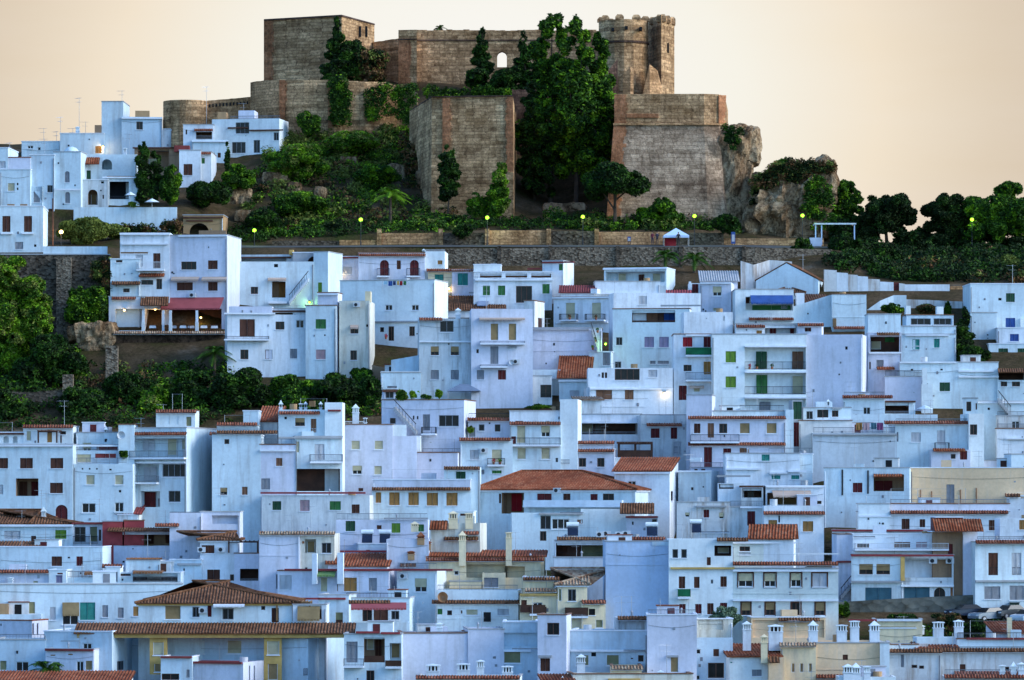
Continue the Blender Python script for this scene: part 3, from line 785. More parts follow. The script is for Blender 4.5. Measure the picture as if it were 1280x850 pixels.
    if gnd > 5 and W > 3.2 and dep > 3 and rk == 'flat':
        rr = random.Random(int(x0*31+yt*17))
        if rr.random() < (.45 if yt > 560 else .22):         # the forest of roof aerials
            u_, v_ = rr.uniform(.5, W-.5), rr.uniform(.6, dep-.6); q = fr.p(u_, v_, 0); antenna(root, q[0], q[1], z1-.6, z1+rr.uniform(1.2, 3.0))
        if rr.random() < .4:                                  # a rainwater pipe down one edge
            u_ = rr.choice((.12, W-.12)); pb = MB(); pb.tube(fr.p(u_, -.07, z1-.5), fr.p(u_, -.07, z0), .05, None, 6); pb.tube(fr.p(u_, -.07, z1-.5), fr.p(u_, .02, z1-.42), .05, None, 6)
            pb.build('drainpipe', rr.choice(('greyiron', 'cornice', 'metal')), root)
        if rr.random() < .35 and W > 4:                       # loose cable sagging along the front
            zc_ = z1-rr.uniform(.6, 1.6); pb = MB(); n_ = 8; pts_ = [fr.p(.1+(W-.2)*k_/n_, -.03, zc_-.25*math.sin(math.pi*k_/n_)) for k_ in range(n_+1)]
            for a_, b_ in zip(pts_, pts_[1:]): pb.tube(a_, b_, .014, None, 4)
            pb.build('cable', 'iron', root)
        def free(ua_, ub_, za_, zb_):
            return all(not (o_[0]-.15 < ub_ and o_[1]+.15 > ua_ and o_[2]-.2 < zb_ and o_[3]+.15 > za_) for o_ in ops[0])
        zlow = fr.z((x0+x1)/2, min(yb, yt+95))
        vb = MB()
        for k_ in range(rr.randint(0, 4)):                    # small vents and meter boxes
            u_ = rr.uniform(.3, W-.6); zz_ = rr.uniform(zlow, z1-.7); a_ = rr.uniform(.12, .26)
            if free(u_, u_+a_, zz_, zz_+a_): fr.box(vb, u_, u_+a_, -.035, -.003, zz_, zz_+a_*rr.uniform(.8, 1.5))
        vb.build('vent_grille', rr.choice(('iron', 'greyiron', 'metal', 'gy')), root)
        if rr.random() < .4:                                  # plaster string line between storeys
            zz_ = z1-rr.uniform(2.2, 3.2)
            if zz_ > zlow and free(0, W, zz_-.05, zz_+.1):
                pb = MB(); fr.box(pb, .02, W-.02, -.05, -.003, zz_, zz_+.09); pb.build('string_course', wall, root)
        if rr.random() < .3 and W > 4 and yt > 330:           # a water tank or little shelter at the back of the roof
            u_ = rr.uniform(.5, W-1.6); q = fr.p(u_+.5, dep*.5, 0); pb = MB(); pb.tube((q[0], q[1], z1-.5), (q[0], q[1], z1+rr.uniform(.3, .75)), .42, .42, 12); pb.build('water_tank', rr.choice(('metal', 'acw', 'ochrestone')), root)
        if rr.random() < .3 and yt > 470 and W > 4:           # washing poles and wire on the roof
            pb = MB(); ua_ = rr.uniform(.3, W*.4); ub_ = rr.uniform(W*.6, W-.3); v_ = rr.uniform(.5, 2.5); hh_ = rr.uniform(1.1, 1.9)
            for u_ in (ua_, ub_): q = fr.p(u_, v_, 0); pb.tube((q[0], q[1], z1-.5), (q[0], q[1], z1+hh_), .025, None, 5)
            pb.tube(fr.p(ua_, v_, z1+hh_-.05), fr.p(ub_, v_, z1+hh_-.05), .012, None, 4); pb.build('washing_pole', 'metal', root)
        if rr.random() < .3 and yt > 430 and W > 3.5 and 'l' not in [q_[0] for q_ in items]:   # iron rail round the roof terrace
            railing(root, fr, .1, W-.1, .12, z1+.002, rr.choice(('r', 'g', 'g')), rr.uniform(.5, .8), False)
        if rr.random() < .4 and yt > 450 and W > 4.5:         # stair head with a dark doorway
            w_ = rr.uniform(1.6, min(3.2, W*.5)); u_ = rr.uniform(.3, W-w_-.3); v_ = rr.uniform(dep*.4, dep*.55); hh_ = rr.uniform(.6, 1.25); pb = MB()
            fr.box(pb, u_, u_+w_, v_, v_+dep*.35, z1-.5, z1+hh_); o_ = pb.build('stair_head', rr.choice(('white', 'bright', 'cool', 'pink', 'warmw')), root)
            pb = MB(); fr.box(pb, u_-.08, u_+w_+.08, v_-.1, v_+dep*.35+.05, z1+hh_+.002, z1+hh_+.09); pb.build('coping', rr.choice(('grey', 'cornice', 'stile', 'roofslab')), o_)
            pb = MB(); a_ = u_+w_*rr.uniform(.15, .5); fr.box(pb, a_, a_+.7, v_-.02, v_+.05, z1-.4, z1+hh_-.2); pb.build('door', rr.choice(('dark', 'br', 'mr', 'gy')), o_)
        if rr.random() < .3 and yt > 470 and W > 5:           # low roof wall or stair head
            u_ = rr.uniform(.4, W-2.4); q = fr.p(u_, rr.uniform(2, dep*.6), 0); hh_ = rr.uniform(.35, .95); pb = MB(); v_ = rr.uniform(1.6, dep*.5)
            fr.box(pb, u_, u_+rr.uniform(.9, 2.0), v_, v_+rr.uniform(.5, 1.6), z1-.5, z1+hh_); pb.build('roof_hut', wall, root)
        if rr.random() < .18 and yt > 560:                    # vent pot on the roof
            u_, v_ = rr.uniform(.5, W-.5), rr.uniform(.5, 1.5); q = fr.p(u_, v_, 0); pb = MB(); pb.tube((q[0], q[1], z1-.5), (q[0], q[1], z1+.55), .09, None, 8); pb.tube((q[0], q[1], z1+.5), (q[0], q[1], z1+.7), .16, .05, 8); pb.build('vent_pipe', 'metal', root)
    h.fr = fr; h.z1 = z1
    return h

def H(label, x0, x1, yt, yb, feats='', side=0, dep=8, wall='white', roof='flat', cap=None, Y=None, name='house', cat='house', up=False, yaw=None, gnd=9.0, group=None):
    h = House(); h.Y = Y if Y is not None else (DU(yb) if up else DT(yb))
    xm = (x0+x1)/2
    h.root = empty(name, P(xm, yb, h.Y), label, cat, group); h.yb = yb
    block(h, x0, x1, yt, yb, feats, side, dep, 0.0, wall, roof, gnd, cap, yaw)
    return h
def X(h, x0, x1, yt, yb, feats='', off=1.5, **k):       # a further block of the same house, set back by off metres
    wl = k.pop('wall', 'white')
    return block(h, x0, x1, yt, yb, feats, off=off, wall=wl, **k)
# ---------------------------------------------------------------- UPPER VILLAGE (left of the castle)
h = H('white house with the tallest tower block of the upper village', 127, 154, 127, 197, 't 150 113', side=2, wall='cool', up=True)
X(h, 152, 203, 146, 196, 'w 174.5 157 8 10 db; x 169 187 138 147 ochrestone; s 152 203 147 w', off=-.6, wall='blue')
h = H('small white annexe right of the tower house of the upper village', 187, 218, 163, 197, 't 208 152; l 187 218 164 w .4', up=True, wall='white', cap='w')
h = H('long low white house with antennas left of the tower house', 75, 130, 167, 198, 'd 123 187 8 9 og; o 129 184 w 40; t 97 122; t 105 152; t 89 160; c 96 158 6; x 118 126 156 166 brownwall', up=True, wall='cool', cap='w')
X(h, 27, 76, 177, 198, 'w 38 184 7 4; w 49 186 4 4; t 73 146; t 52 160; t 68 164', off=.6, wall='cool', cap='w')
h = H('pale house cut off by the left edge in the upper village', -12, 10, 185, 262, 'w 3 206 8 9 ws; t 8 178', up=True, wall='cool')
h = H('white house with a round dome on its roof in the upper village', 67, 101, 190, 261, 'y 85 192 10.5; a 84 221 6 14 gy; a 84.5 247 6 14 gy; w 63 237 7 8', up=True, wall='cool', dep=7)
X(h, 37, 68, 194, 261, 'w 62.5 236 7 9 gd; w 63 264 5 6 br; s 68 100 236 w', off=-.4, wall='blue', cap='w')
h = H('mauve walled house with flat roof at the far left of the upper village', 10, 38, 197, 262, 'w 17 228 5 5 db', up=True, wall='pink', cap='t')
h = H('white house with a short tiled lean-to roof and arched terrace opening', 92, 171, 193, 255, 'ra 127 140 199 212 2.4; n 100 125 197 206 tile 1.2; d 108.5 220 10 14 dg; w 104 219 4 10; c 155 184 4', up=True, wall='cool')
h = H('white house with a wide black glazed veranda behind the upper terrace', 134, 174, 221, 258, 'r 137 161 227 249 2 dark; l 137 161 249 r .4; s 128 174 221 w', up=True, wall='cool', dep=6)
h = H('low white house with an arched doorway on the upper terrace', 92, 135, 225, 259, 'ra 110 122 237 256 1.6 brownwall; d 116 249 7 13 tn; w 129 246 2 5 db; w 128 228 5 4', up=True, wall='white', dep=5, cap='w')
h = H('white corner house with a small shuttered window and triangular opening', 0, 38, 212, 263, 'w 14 234 9 10 cr; t 6 206; w 22 230 2 3 v; w 22 236 2 3 v', up=True, wall='cool', dep=7)
X(h, 38, 53, 233, 263, 'w 46 246 8 14 gy', off=.5, wall='blue', roof='slant:252:r')
h = H('white house with two tall brown shutters under two roof planters', -30, 54, 258, 330, 'd 8 280 10 20 br; d 35 280 10 20 br; s 1 16 291 w; s 27 42 291 w; w 24 307 10 9 gy; w 44 307 3 3 v; x 9 18 255 260 brownwall .02 .5; x 25 34 255 260 brownwall .02 .5; w -16 280 10 20 br', Y=563, wall='cool', cap='w', dep=10)
h = H('white house with a brown timber porch and red tarpaulin on the roof', 224, 251, 188, 236, 'w 235 212 11 14 br; x 217 236 181 189 red 1 2', up=True, wall='white', dep=7)
X(h, 251, 264, 190, 233, 'w 254 201 4 7 gr; s 251 264 190 t', off=1.0, wall='white')
X(h, 168, 224, 184, 236, 'r 172 211 187 210 2.2 brownwall; w 190 203 12 12 cr; s 166 226 184 b', off=1.5, wall='brownwall', dep=5)
h = H('white house with a shaded roof terrace below the castle turret', 229, 267, 156, 214, 'r 245 265 163 174 2.5 brownwall; s 243 266 161 t; l 245 265 174 g .5; w 233 165 2 6 db', up=True, wall='white', dep=7)
X(h, 240, 285, 175, 214, 'w 266 196 5 10 dg; w 274 194 4 6 br; s 240 285 176 w', off=-.8, wall='cool')
h = H('white house with three large pale windows beside the castle slope', 265, 349, 148, 214, 'w 303 160 17 14 gd; w 298.5 184.5 17 14 gd; w 346.5 170.5 9 10 gd; l 288 350 149 g .5; s 285 310 159 b; s 312 354 162 b; t 253 108; d 321 183 8 16 gd', side=9, up=True, wall='bright', dep=6)
X(h, 298, 318, 138, 160, '', off=2.5, wall='pink', dep=4)
X(h, 272, 283, 140, 158, '', off=3.0, wall='ochrestone', dep=3)
h = H('long blank white terrace wall above the dry shrubs of the upper village', 92, 221, 259, 292, '', Y=593, wall='cool', dep=.5, roof='flat:.05', name='terrace_wall', cat='wall', yaw=0)
# low white parapet on the stone retaining wall
h = H('low white parapet along the top of the tall stone retaining wall', 54, 134, 308, 322, '', Y=557.4, wall='cool', dep=.4, roof='flat:.05', name='parapet_wall', cat='wall', gnd=.6, yaw=0)

# ---------------------------------------------------------------- RESTAURANT AND NEIGHBOURS
h = H('white restaurant building with a red awning over its terrace above the bank', 211, 284, 294, 420,
  'w 236 332 19 10 db; w 229 332 5 10 br; w 244 332 5 10 br; w 266 331 12 11 br; w 231 358 20 10 br; w 266 358 12 11 br; n 215 249 346 350 awnstripe .7; n 253 284 346 350 awnstripe .7; k 241 369; s 223 284 294 w; '
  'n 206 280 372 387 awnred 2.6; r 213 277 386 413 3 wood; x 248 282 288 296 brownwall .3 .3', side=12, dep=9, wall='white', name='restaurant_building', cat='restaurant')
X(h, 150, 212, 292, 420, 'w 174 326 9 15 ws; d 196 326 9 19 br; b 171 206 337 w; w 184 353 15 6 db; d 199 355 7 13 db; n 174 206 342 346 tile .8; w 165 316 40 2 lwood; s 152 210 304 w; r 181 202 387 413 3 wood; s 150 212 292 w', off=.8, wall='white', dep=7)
X(h, 138, 175, 324, 420, 'w 149 325.5 8 5 db; n 140 176 352 356 dtile 1.0; w 158 363 8 5 db; l 142 172 372 w .5', off=.4, wall='white', dep=6)
X(h, 136, 181, 371, 420, 's 140 170 371 t; r 144 178 386 413 1.4; w 155 393 14 9 db; d 170 400 11 22 ws; o 156 388 w 14', off=-.8, wall='white', dep=6)
X(h, 176, 212, 372, 386, 'n 176 211 371 383 dtile 2.2', off=-.5, wall='white', dep=2, gnd=0)
for xx in (179, 204, 213, 246):
    X(h, xx-1.5, xx+1.5, 388, 415, '', off=-2.2, wall='white', dep=.35, gnd=0.3, yaw=0)
for xx in (179, 213, 246):
    X(h, xx-2, xx+2, 402, 415, '', off=-2.6, wall='bright', dep=.35, gnd=0.3, yaw=0)
X(h, 142, 282, 414, 452, 's 142 282 414 p', off=-2.9, wall='earthwall', dep=6, gnd=1, yaw=0)
h = H('stone gateway house with a wide round arch behind the restaurant roof', 229, 279, 269, 297, 'ra 237 261 279 297 2.5 dark; s 229 279 271 b; s 233 266 275 b', Y=592, wall='ochrestone', dep=6, name='arched_gatehouse', cat='gatehouse', yaw=2)  # arch lining coloured dark to stand for the shade inside
h = H('white house with a mural arch on its roof terrace and an outside stair', 299, 392, 327, 392, 'w 318 363 9 9 db; r 340 357 352 372 1.6 brownwall; d 352 362 8 18 og; n 335 358 347 350 awnstripe .6; b 336 359 378 p .1; w 345 332 5 4 v; e 362 378 386 348 white; o 387 378 g 28', wall='cool', dep=8)
X(h, 297, 370, 318, 345, 's 297 364 321 b; r 300 358 322 328 1.5; l 297 362 334 g .4; w 305 332 3 4 v; w 322 332 3 4 v; w 330 332 3 4 v', off=3, wall='cool', dep=4)
X(h, 366, 404, 316, 345, 'ra 384 403 320 336 1.0 wood; x 361 366 312 318 yel', off=1, wall='grey', dep=5)
X(h, 392, 410, 315, 392, 'w 400 359 5 12 lg', off=-.3, side=16, dep=6, wall='cool')
h = H('white house with a tall brown shutter and green shutter facing the gully trees', 284, 382, 393, 474, 'd 309 410 19 22 br; w 350 407 11 10 db; w 375 405 10 10 dk; b 280 336 424 r .35; w 305.5 443 10 12 db; w 336 443 9 12 db; w 367 442 9 12 gy; s 280 344 391 w', wall='white', dep=8)
X(h, 286, 340, 383, 400, '', off=.6, wall='pink', dep=6)
X(h, 338, 384, 386, 402, 's 338 382 388 b; r 341 366 391 401 2 brownwall', off=1.2, wall='white', dep=5)
X(h, 382, 420, 382, 474, 'w 401 405 13 12 gr; w 401 443 12 12 pk; w 406 419 2 2 v', off=-.05, side=4, wall='cool')
X(h, 397, 422, 366, 384, 's 397 423 367 w', off=1, wall='pink', dep=4)
h = H('narrow yellowed tower house with rain stains left of the bare dirt plot', 424, 462, 376, 472, 'w 443 412 10 10 db; n 438 448 406 410 awnstripe .5; w 442 444 8 12 db; k 446 381; x 456 463 364 377 cream; w 459 407 3 3 v; l 424 462 378 r .2', side=4, wall='yellowed', dep=8)

# ---------------------------------------------------------------- TOP ROW UNDER THE CASTLE ROAD
h = H('white house with two arched brown doors on top of the laundry terrace', 448, 531, 316, 372, 'ad 480.5 335 11 20 mr; ad 518 335 11 20 mr; w 498.5 331 5 11 br; b 471 487 345 r; b 508 525 345 r; s 448 532 317 t; c 530 311 4', wall='pink', dep=8)
X(h, 531, 556, 314, 372, 'w 550 328 6 5 og; l 532 556 316 w .4', off=.8, wall='bright', dep=6)
X(h, 425, 449, 321, 372, 's 425 449 321 r; w 434 338 12 9 ws; o 427 341 w 14', off=.7, wall='pink', dep=6)
h = H('white house with wide blank front and laundry hung along its roof', 425, 543, 350, 436, 'w 486 384.5 9 7 dk; w 519 384.5 9 7 dk; w 477.5 412 5 6 db; d 489 417 7 18 db; w 515 414 7 12 db; l 425 470 354 g .3; s 466 543 401 g', side=16, wall='white', dep=7)
h = H('small white house with two teal shutters and a lit lamp under its eave', 535, 592, 336, 371, 's 533 594 336 t; w 549 347 11 8 tl; w 578.5 349 13 15 tl; o 561 361 w 16; s 560 594 365 g', wall='cream', dep=6)
X(h, 565, 594, 338, 371, 'w 578.5 349 13 15 tl', off=-.25, wall='pink', dep=5)
h = H('low white house with a brown slatted roof fence and four green shutters', 592, 690, 340, 388, 'w 608 363 9 12 gr; w 627 363 9 12 gr; w 655 368 20 21 db; w 682.5 361 9 12 gr; s 594 692 349 w; r 600 627 342 347 .4 bn; r 632 659 342 347 .4 bn; r 664 689 342 347 .4 bn', wall='white', dep=7)
X(h, 592, 626, 331, 345, 'x 613 621 329 336 metal', off=2.5, wall='bright', dep=4)
X(h, 678, 704, 326, 362, 's 678 718 327 r; w 702 334 7 8 gr; s 660 678 335 r', side=14, off=2, wall='white', dep=5)
h = H('broad house with old brown lean-to roof and a solar panel', 546, 630, 388, 402, '', roof='shed:370:dtile', dep=7, wall='white', Y=DT(397))
X(h, 543, 577, 388, 402, '', off=3, wall='white', dep=2, gnd=0)
h = H('white house with a grey bay window and two reddish curtained windows', 524, 590, 398, 505, 'w 558.5 408 17 14 gd; s 524 553 397 t; w 543.5 438.5 10 11 th; w 568.5 438.5 10 11 th; w 543.5 468.5 10 12 gy; w 568.5 468.5 10 12 gy; c 573 386 8; w 561 430 2 2 v; s 524 590 426 w', wall='white', dep=8)
h = H('white house with a pair of tan balcony doors above a grey door', 589, 666, 386, 508, 'd 618 415 10 21 tn; d 640.5 415 10 21 tn; b 600 656 429 g .25; d 618 444 10 22 gy; b 600 634 458 g .2; w 600.5 468.5 9 12 gy; d 627.5 468.5 10 12 mr; w 640 434 11 4 ws; n 599 656 397 399 awnstripe .6; w 597 439 3 5 db; h 639 453 3; k 645 452', wall='white', dep=8)
h = H('white stair tower with one brown window on its bright right side', 655, 668, 376, 416, 'w 675 404 5 13 br', side=13, dep=5, wall='white', Y=DT(470))
h = H('low white terrace house with a plain bare front beside the dirt plot', 476, 526, 466, 506, 'l 476 526 466 w .2; w 490 484 12 3 gy', wall='cool', dep=6)
X(h, 489, 524, 450, 480, '', off=1.5, wall='blue', roof='slant:444:r', dep=5)
h = H('wide white house with a grey hipped canopy between roof plants', 590, 665, 480, 516, 'd 620 484 10 11 mr; w 653 484 22 16 db; s 606 640 476 t', wall='pink', dep=7, Y=DT(506))
X(h, 664, 690, 470, 516, 'w 683 489 15 16 db; l 676 690 497 r .6', off=.5, wall='white', dep=6)
h = H('long white roof terrace house with a recessed top storey below the palms', 744, 825, 352, 392, 's 744 832 366 w', wall='white', dep=4)
X(h, 755, 833, 335, 392, 'r 757 831 339 353 1.6; w 775 347 10 11 cr; d 799 348 7 11 br; w 818 347 10 11 cr; s 754 834 335 w', off=4.2, side=13, wall='cool', dep=6)
h = H('white house with two cream balcony doors behind black flower railings', 692, 766, 371, 416, 'd 713 388.5 12 20 cr; d 745.5 388.5 12 20 cr; b 701 723 400 r .75; b 733 757 400 r .75; s 691 768 371 w; s 696 760 402 w; x 733 741 360 366 white 2; w 778 383 10 11 br', side=17, dep=6, wall='white')
X(h, 701, 743, 366, 385, '', off=4, dep=5, roof='shed:357:red', wall='white')
h = H('big white house with a timber roof shelter and two lavender blinds', 766, 862, 386, 472, 'r 790 844 388 403 1.3 wood; w 814 396 14 14 bn; w 836 396 14 13 bl; l 790 844 403 b .25; w 774 426.5 8 10 gd; w 811.5 427.5 12 13 lv; w 830 427.5 12 13 lv; w 772.5 456 8 8 gd; w 816 453 7 4 gy; w 829 453 14 4 gy; w 803.5 375.5 10 11 ws; t 826 404; s 826 876 381 g', wall='white', dep=8)
X(h, 767, 876, 366, 400, 'w 803.5 375.5 10 11 ws', off=1.5, wall='white', dep=5)
X(h, 835, 862, 371, 385, '', off=3, wall='white', roof='shed:363:redslab', dep=4)
h = H('small white house with one cream window under a grey lean-to roof', 875, 914, 353, 396, 'w 896.5 364 11 12 ch; w 896 387 10 4 cr; s 875 914 353 w', side=7, dep=6, wall='pink')
X(h, 877, 922, 352, 365, '', off=5.5, roof='shed:339:roofslab', wall='pink', dep=5)
X(h, 861, 876, 354, 371, 'd 869 362 8 16 mr; x 861 864 352 371 white -.1 .3', off=2.0, wall='white', dep=3)
h = H('white flats with a green balcony cloth and one bright red shutter', 842, 890, 418, 522, 'w 859.5 427.5 12 12 rd; d 884 427.5 9 13 mr; b 857 890 444 n .9; w 859.5 460 10 8 db; d 884 460 9 16 og; b 857 890 475 g .9; d 853.5 491 10 18 mr; b 864 890 509 g 1.0; w 871 486 8 8 cr; s 857 890 418 w; n 862 880 482 484 awnstripe .6', wall='white', dep=7)
X(h, 855, 916, 390, 424, 't 892 402; l 858 916 416 g .3; w 905 398 2 7 dk', off=1.4, wall='white', dep=6)
h = H('long white house with three pinkish brown shutters beside a lit lamp', 737, 841, 484, 530, 'w 755 493.5 20 12 bn; w 786.5 493.5 11 12 bn; w 817.5 493.5 11 12 bn; s 737 841 485 w; o 830 492 w 16; l 765 842 516 g .8', wall='white', dep=7)
X(h, 735, 841, 460, 500, 'w 753.5 469 3 7 db; w 757.5 469 3 7 db; w 784 467.5 31 15 db; w 816 467 11 9 ws', off=.5, wall='white', dep=7)
h = H('white house with a steep bright terracotta roof at the centre of the slope', 699, 737, 473, 514, 'w 718 492 12 8 ws; s 698 738 475 w', roof='shed:445:tile', dep=7, wall='white', Y=DT(500))
h = H('plain mauve house with a green lit roof stair of potted plants', 664, 752, 410, 476, 'x 736 738 410 440 iron .1 .1; o 757 430 g 40; e 747 438 739 412; s 664 736 411 g; t 693 425', wall='pink', dep=7)
X(h, 736, 764, 440, 480, 'w 758 448 9 17 gy', off=-.6, wall='cool', dep=4)
h = H('small plain white house right of the steep terracotta roof', 664, 701, 462, 500, 's 664 700 472 w; w 694 457 2 4 v', wall='cool', dep=5, Y=DT(492))

# ---------------------------------------------------------------- RIGHT OF CENTRE, UPPER
h = H('big white block of flats with bright green blinds and three long balconies', 890, 1008, 418, 528, 'w 913.5 446 13 14 lg; w 913.5 477.5 13 14 lg; r 931 1008 433 462 1.1; d 952.5 450 14 22 dg; d 998 450 14 22 bn; l 931 1008 462 r .95; r 931 1008 465 493 1.1; d 953 480 14 23 gr; d 998 481 14 22 cr; l 931 1008 493 r .95; r 931 1008 497 516 1.1; d 957 509 14 14 gy; s 931 1009 464 w; s 931 1009 496 w; s 931 1008 432 w', wall='white', dep=8)
X(h, 1008, 1078, 418, 560, 'w 1058 435 3 4 v; w 1049 468 2 2 v; t 1017 489', side=10, off=-.15, wall='pink', dep=6)
X(h, 920, 997, 405, 425, 'r 956 996 406 418 1.6; d 968 412 8 12 mr; d 992 412 5 12 mr; w 949 415 7 4 og; w 960 412 3 8 ws; s 920 956 406 t; t 967 392', off=2, wall='white', dep=5)
X(h, 997, 1027, 404, 425, 's 997 1030 404 t; w 1010 412 8 5 br', side=6, off=1.8, wall='pink', dep=5)
h = H('white house with a long blue tarpaulin awning below the gabled house', 919, 992, 362, 416, 'r 932 991 371 388 1.4; n 938 991 369 379 awnblue 1.2; w 965 384 48 6 gr; w 935 375 5 7 br; s 936 992 397 t; w 981 383 8 5 ws', wall='white', dep=7)
h = H('white gabled house with three slit windows on its bright right side', 945, 1023, 350, 375, 'w 1025.5 360.5 2.4 10 db; w 1031 361 2.4 11 db; w 1038.5 362 2.4 11 db; t 1000 318', side=19, dep=9, wall='cool', roof='gable:983:329:dtile')
h = H('small brown hip roofed house tucked under the gabled house', 966, 1004, 366, 384, '', roof='hip:357:3:3:dtile', dep=7, wall='white', Y=DT(379))
h = H('white house with a sloping parapet and a chimney beside brown tiles', 992, 1040, 383, 415, 'w 1010 392 2 2 v; t 1030 388; x 996 1006 366 383 white', wall='cool', roof='slant:368:r', dep=6)
X(h, 1000, 1034, 378, 400, '', off=3, wall='white', roof='shed:368:dtile', dep=4)
h = H('white house with one large blank wall and brown tile coping at its foot', 1040, 1083, 368, 420, 's 1042 1083 408 t; x 1041 1045 398 409 lwood -.4 .4', side=-1, wall='cool', dep=7)
h = H('white house with two small teal shutters above the dark conifer', 1126, 1195, 418, 458, 'w 1145 430.5 9 13 tl; w 1171 429 7 11 tl; s 1132 1186 418 w', wall='cool', dep=7)
X(h, 1126, 1195, 408, 440, 'w 1150 402 1 1 v', off=.2, wall='cool', dep=5)
X(h, 1133, 1192, 394, 415, 'w 1151 402 25 8 gd; w 1178 402 22 8 gd; x 1133 1139 382 396 bright; x 1172 1180 383 396 bright', off=2.5, wall='blue', dep=4)
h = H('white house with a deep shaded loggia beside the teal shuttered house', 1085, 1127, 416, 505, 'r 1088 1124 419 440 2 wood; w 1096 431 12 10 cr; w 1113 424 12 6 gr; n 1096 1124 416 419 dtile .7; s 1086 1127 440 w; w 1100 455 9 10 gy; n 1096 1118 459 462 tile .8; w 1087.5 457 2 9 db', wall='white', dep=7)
X(h, 1085, 1126, 393, 425, '', off=2.5, wall='cool', dep=5)
h = H('long white house with a blue shutter at the top right edge', 1213, 1300, 355, 418, 'w 1263 372 11 11 dg; w 1263 403.5 12 12 bl; t 1269 331; w 1250 374 4 3 v; x 1275 1282 398 420 bright -.3 .5', wall='cool', dep=8, cap='w')
h = H('white house with a curved garden wall beside the dark conifer', 1213, 1246, 391, 430, '', wall='cool', dep=6)
h = H('white house with one blue shutter above two dark shuttered windows', 1247, 1300, 410, 458, 'w 1268 422 11 9 bl', wall='white', dep=6, Y=DT(440))
X(h, 1236, 1300, 430, 458, 'w 1254 442 12 13 dg; w 1278 442 12 13 dg', off=-1.5, wall='cool', dep=5, cap='w')
h = H('white house with a brown roofed roof shelter of cut openings at the right edge', 1198, 1248, 453, 512, 's 1198 1242 463 w; s 1198 1248 470 w', wall='cool', dep=7)
X(h, 1247, 1300, 461, 512, 'r 1248 1280 466 475 2 wood; n 1247 1300 461 466 dtile 1; w 1255 480 8 6 db; w 1270 480 10 6 db', off=-.3, wall='cool', dep=6)
h = H('white house with one dark green window and a stepped chimney stack', 1125, 1198, 452, 512, 'w 1181 483.5 13 11 dg; w 1140 462 3 2 v; w 1177 462 3 2 v; s 1125 1195 452 w', wall='white', dep=7)
X(h, 1106, 1154, 471, 512, '', off=-.8, wall='pink', dep=5)
X(h, 1152, 1166, 480, 512, '', off=-1.6, wall='bright', dep=2)
X(h, 1153, 1159, 460, 485, '', off=-1.5, wall='bright', dep=1)

# ---------------------------------------------------------------- MIDDLE LEFT ROW
h = H('white house with brown shutters and a timber pergola among roof plants', -20, 91, 556, 668, 'w 33 579 16 13 br; w 71 579 16 13 br; r 20 48 598 620 1.8 brownwall; w 26 611 10 18 br; d 41 611 10 18 mr; w 70.5 610 16 13 br; ad 77 640 15 18 mr; s -20 92 556 w; g 46 71 538 554 wood; l -20 92 557 w .3; w 1 612 6 12 ws; w 4 579 12 13 br', wall='cool', dep=9)
X(h, 29, 91, 533, 560, 's 29 92 531 t; w 62 545 6 16 og; w 36 545 6 12 cr; w 79 541 7 4 db', off=3.5, wall='bright', dep=5)
X(h, -20, 30, 541, 560, 's -20 30 541 b; ra 4 11 545 556 .6; ra 16 22 545 556 .6', off=3.8, wall='bright', dep=4)
h = H('white house with cream blinds and a cluttered terrace of red awnings', 92, 166, 580, 668, 'w 113 600 11 12 cr; w 149 600 11 12 cr; w 111 635 17 12 dk; w 149 634 11 12 dk; w 103 586 2 2 v; w 112 586 2 2 v; w 121 586 2 2 v; w 138 587 3 2 v; l 95 158 579 g .6; w 150 614 3 3 v', wall='cool', dep=8)
X(h, 94, 160, 563, 590, 'w 105 573 18 10 cr; w 132 570 26 6 red; s 94 160 556 w', off=2.5, wall='blue', dep=4)
X(h, 95, 150, 541, 575, 'c 131 535 4; t 112 528; h 151 546 5; w 134 561 26 6 red', off=4, wall='cool', dep=5)
h = H('tall white block with two glass balconies and a huge blank right side', 165, 233, 535, 664, 'r 166 232 548 571 1.2; w 181.5 556 15 13 ws; d 211 559 12 20 cr; w 227 556 8 12 cr; b 165 233 572 g .75; r 166 199 579 604 1.2; d 183.5 592 16 18 ws; b 165 199 603 g .75; w 218 588 30 16 gd; r 176 200 614 634 1.2; d 183 625 15 20 mr; d 196 628 6 10 gy; w 218 620.5 15 14 gd; s 165 234 540 t; s 166 232 577 w; t 166 522', side=32, dep=10, wall='cool')
X(h, 195, 244, 513, 540, 's 195 246 512 t; w 236 527 7 12 ol; d 212 524 22 14 bright', off=3, wall='bright', dep=5)
X(h, 148, 168, 531, 580, 'h 152 544 5', off=1.0, wall='cool', dep=6)
h = H('white house with tall tiled eaves and one tiny black attic window', 265, 326, 543, 662, 'w 283.5 552 6 6 db; w 279.5 614 9 9 th; w 306 613.5 7 10 bn; s 271 347 538 d', wall='cool', dep=8)
X(h, 271, 323, 532, 560, 's 271 322 528 t; s 262 270 540 t', off=2, wall='white', dep=5)
X(h, 304, 323, 514, 540, '', off=4, wall='cool', dep=4)
h = H('house with a steep red brown roof beside the gully trees', 323, 347, 527, 545, '', roof='shed:508:tile', wall='white', dep=6, Y=DT(640))
h = H('mauve walled house with one brown shutter and a grey shuttered door', 325, 369, 556, 662, 'w 349 577.5 8 10 bn; w 332 605 11 14 gy; w 308 550 4 4 v; s 325 369 562 w', wall='pink', dep=7)
X(h, 306, 328, 545, 580, 'w 316 560 13 18 gy', off=1, wall='cool', dep=5)
h = H('white house with an open brown shed under a balcony with washing', 369, 428, 546, 662, 'w 371.5 559 6 14 cr; d 399.5 565 12 20 ws; b 387 428 577 g .8; r 369 425 586 614 2.3 wood; d 420 600 8 26 og; s 348 428 546 g', wall='cool', dep=7)
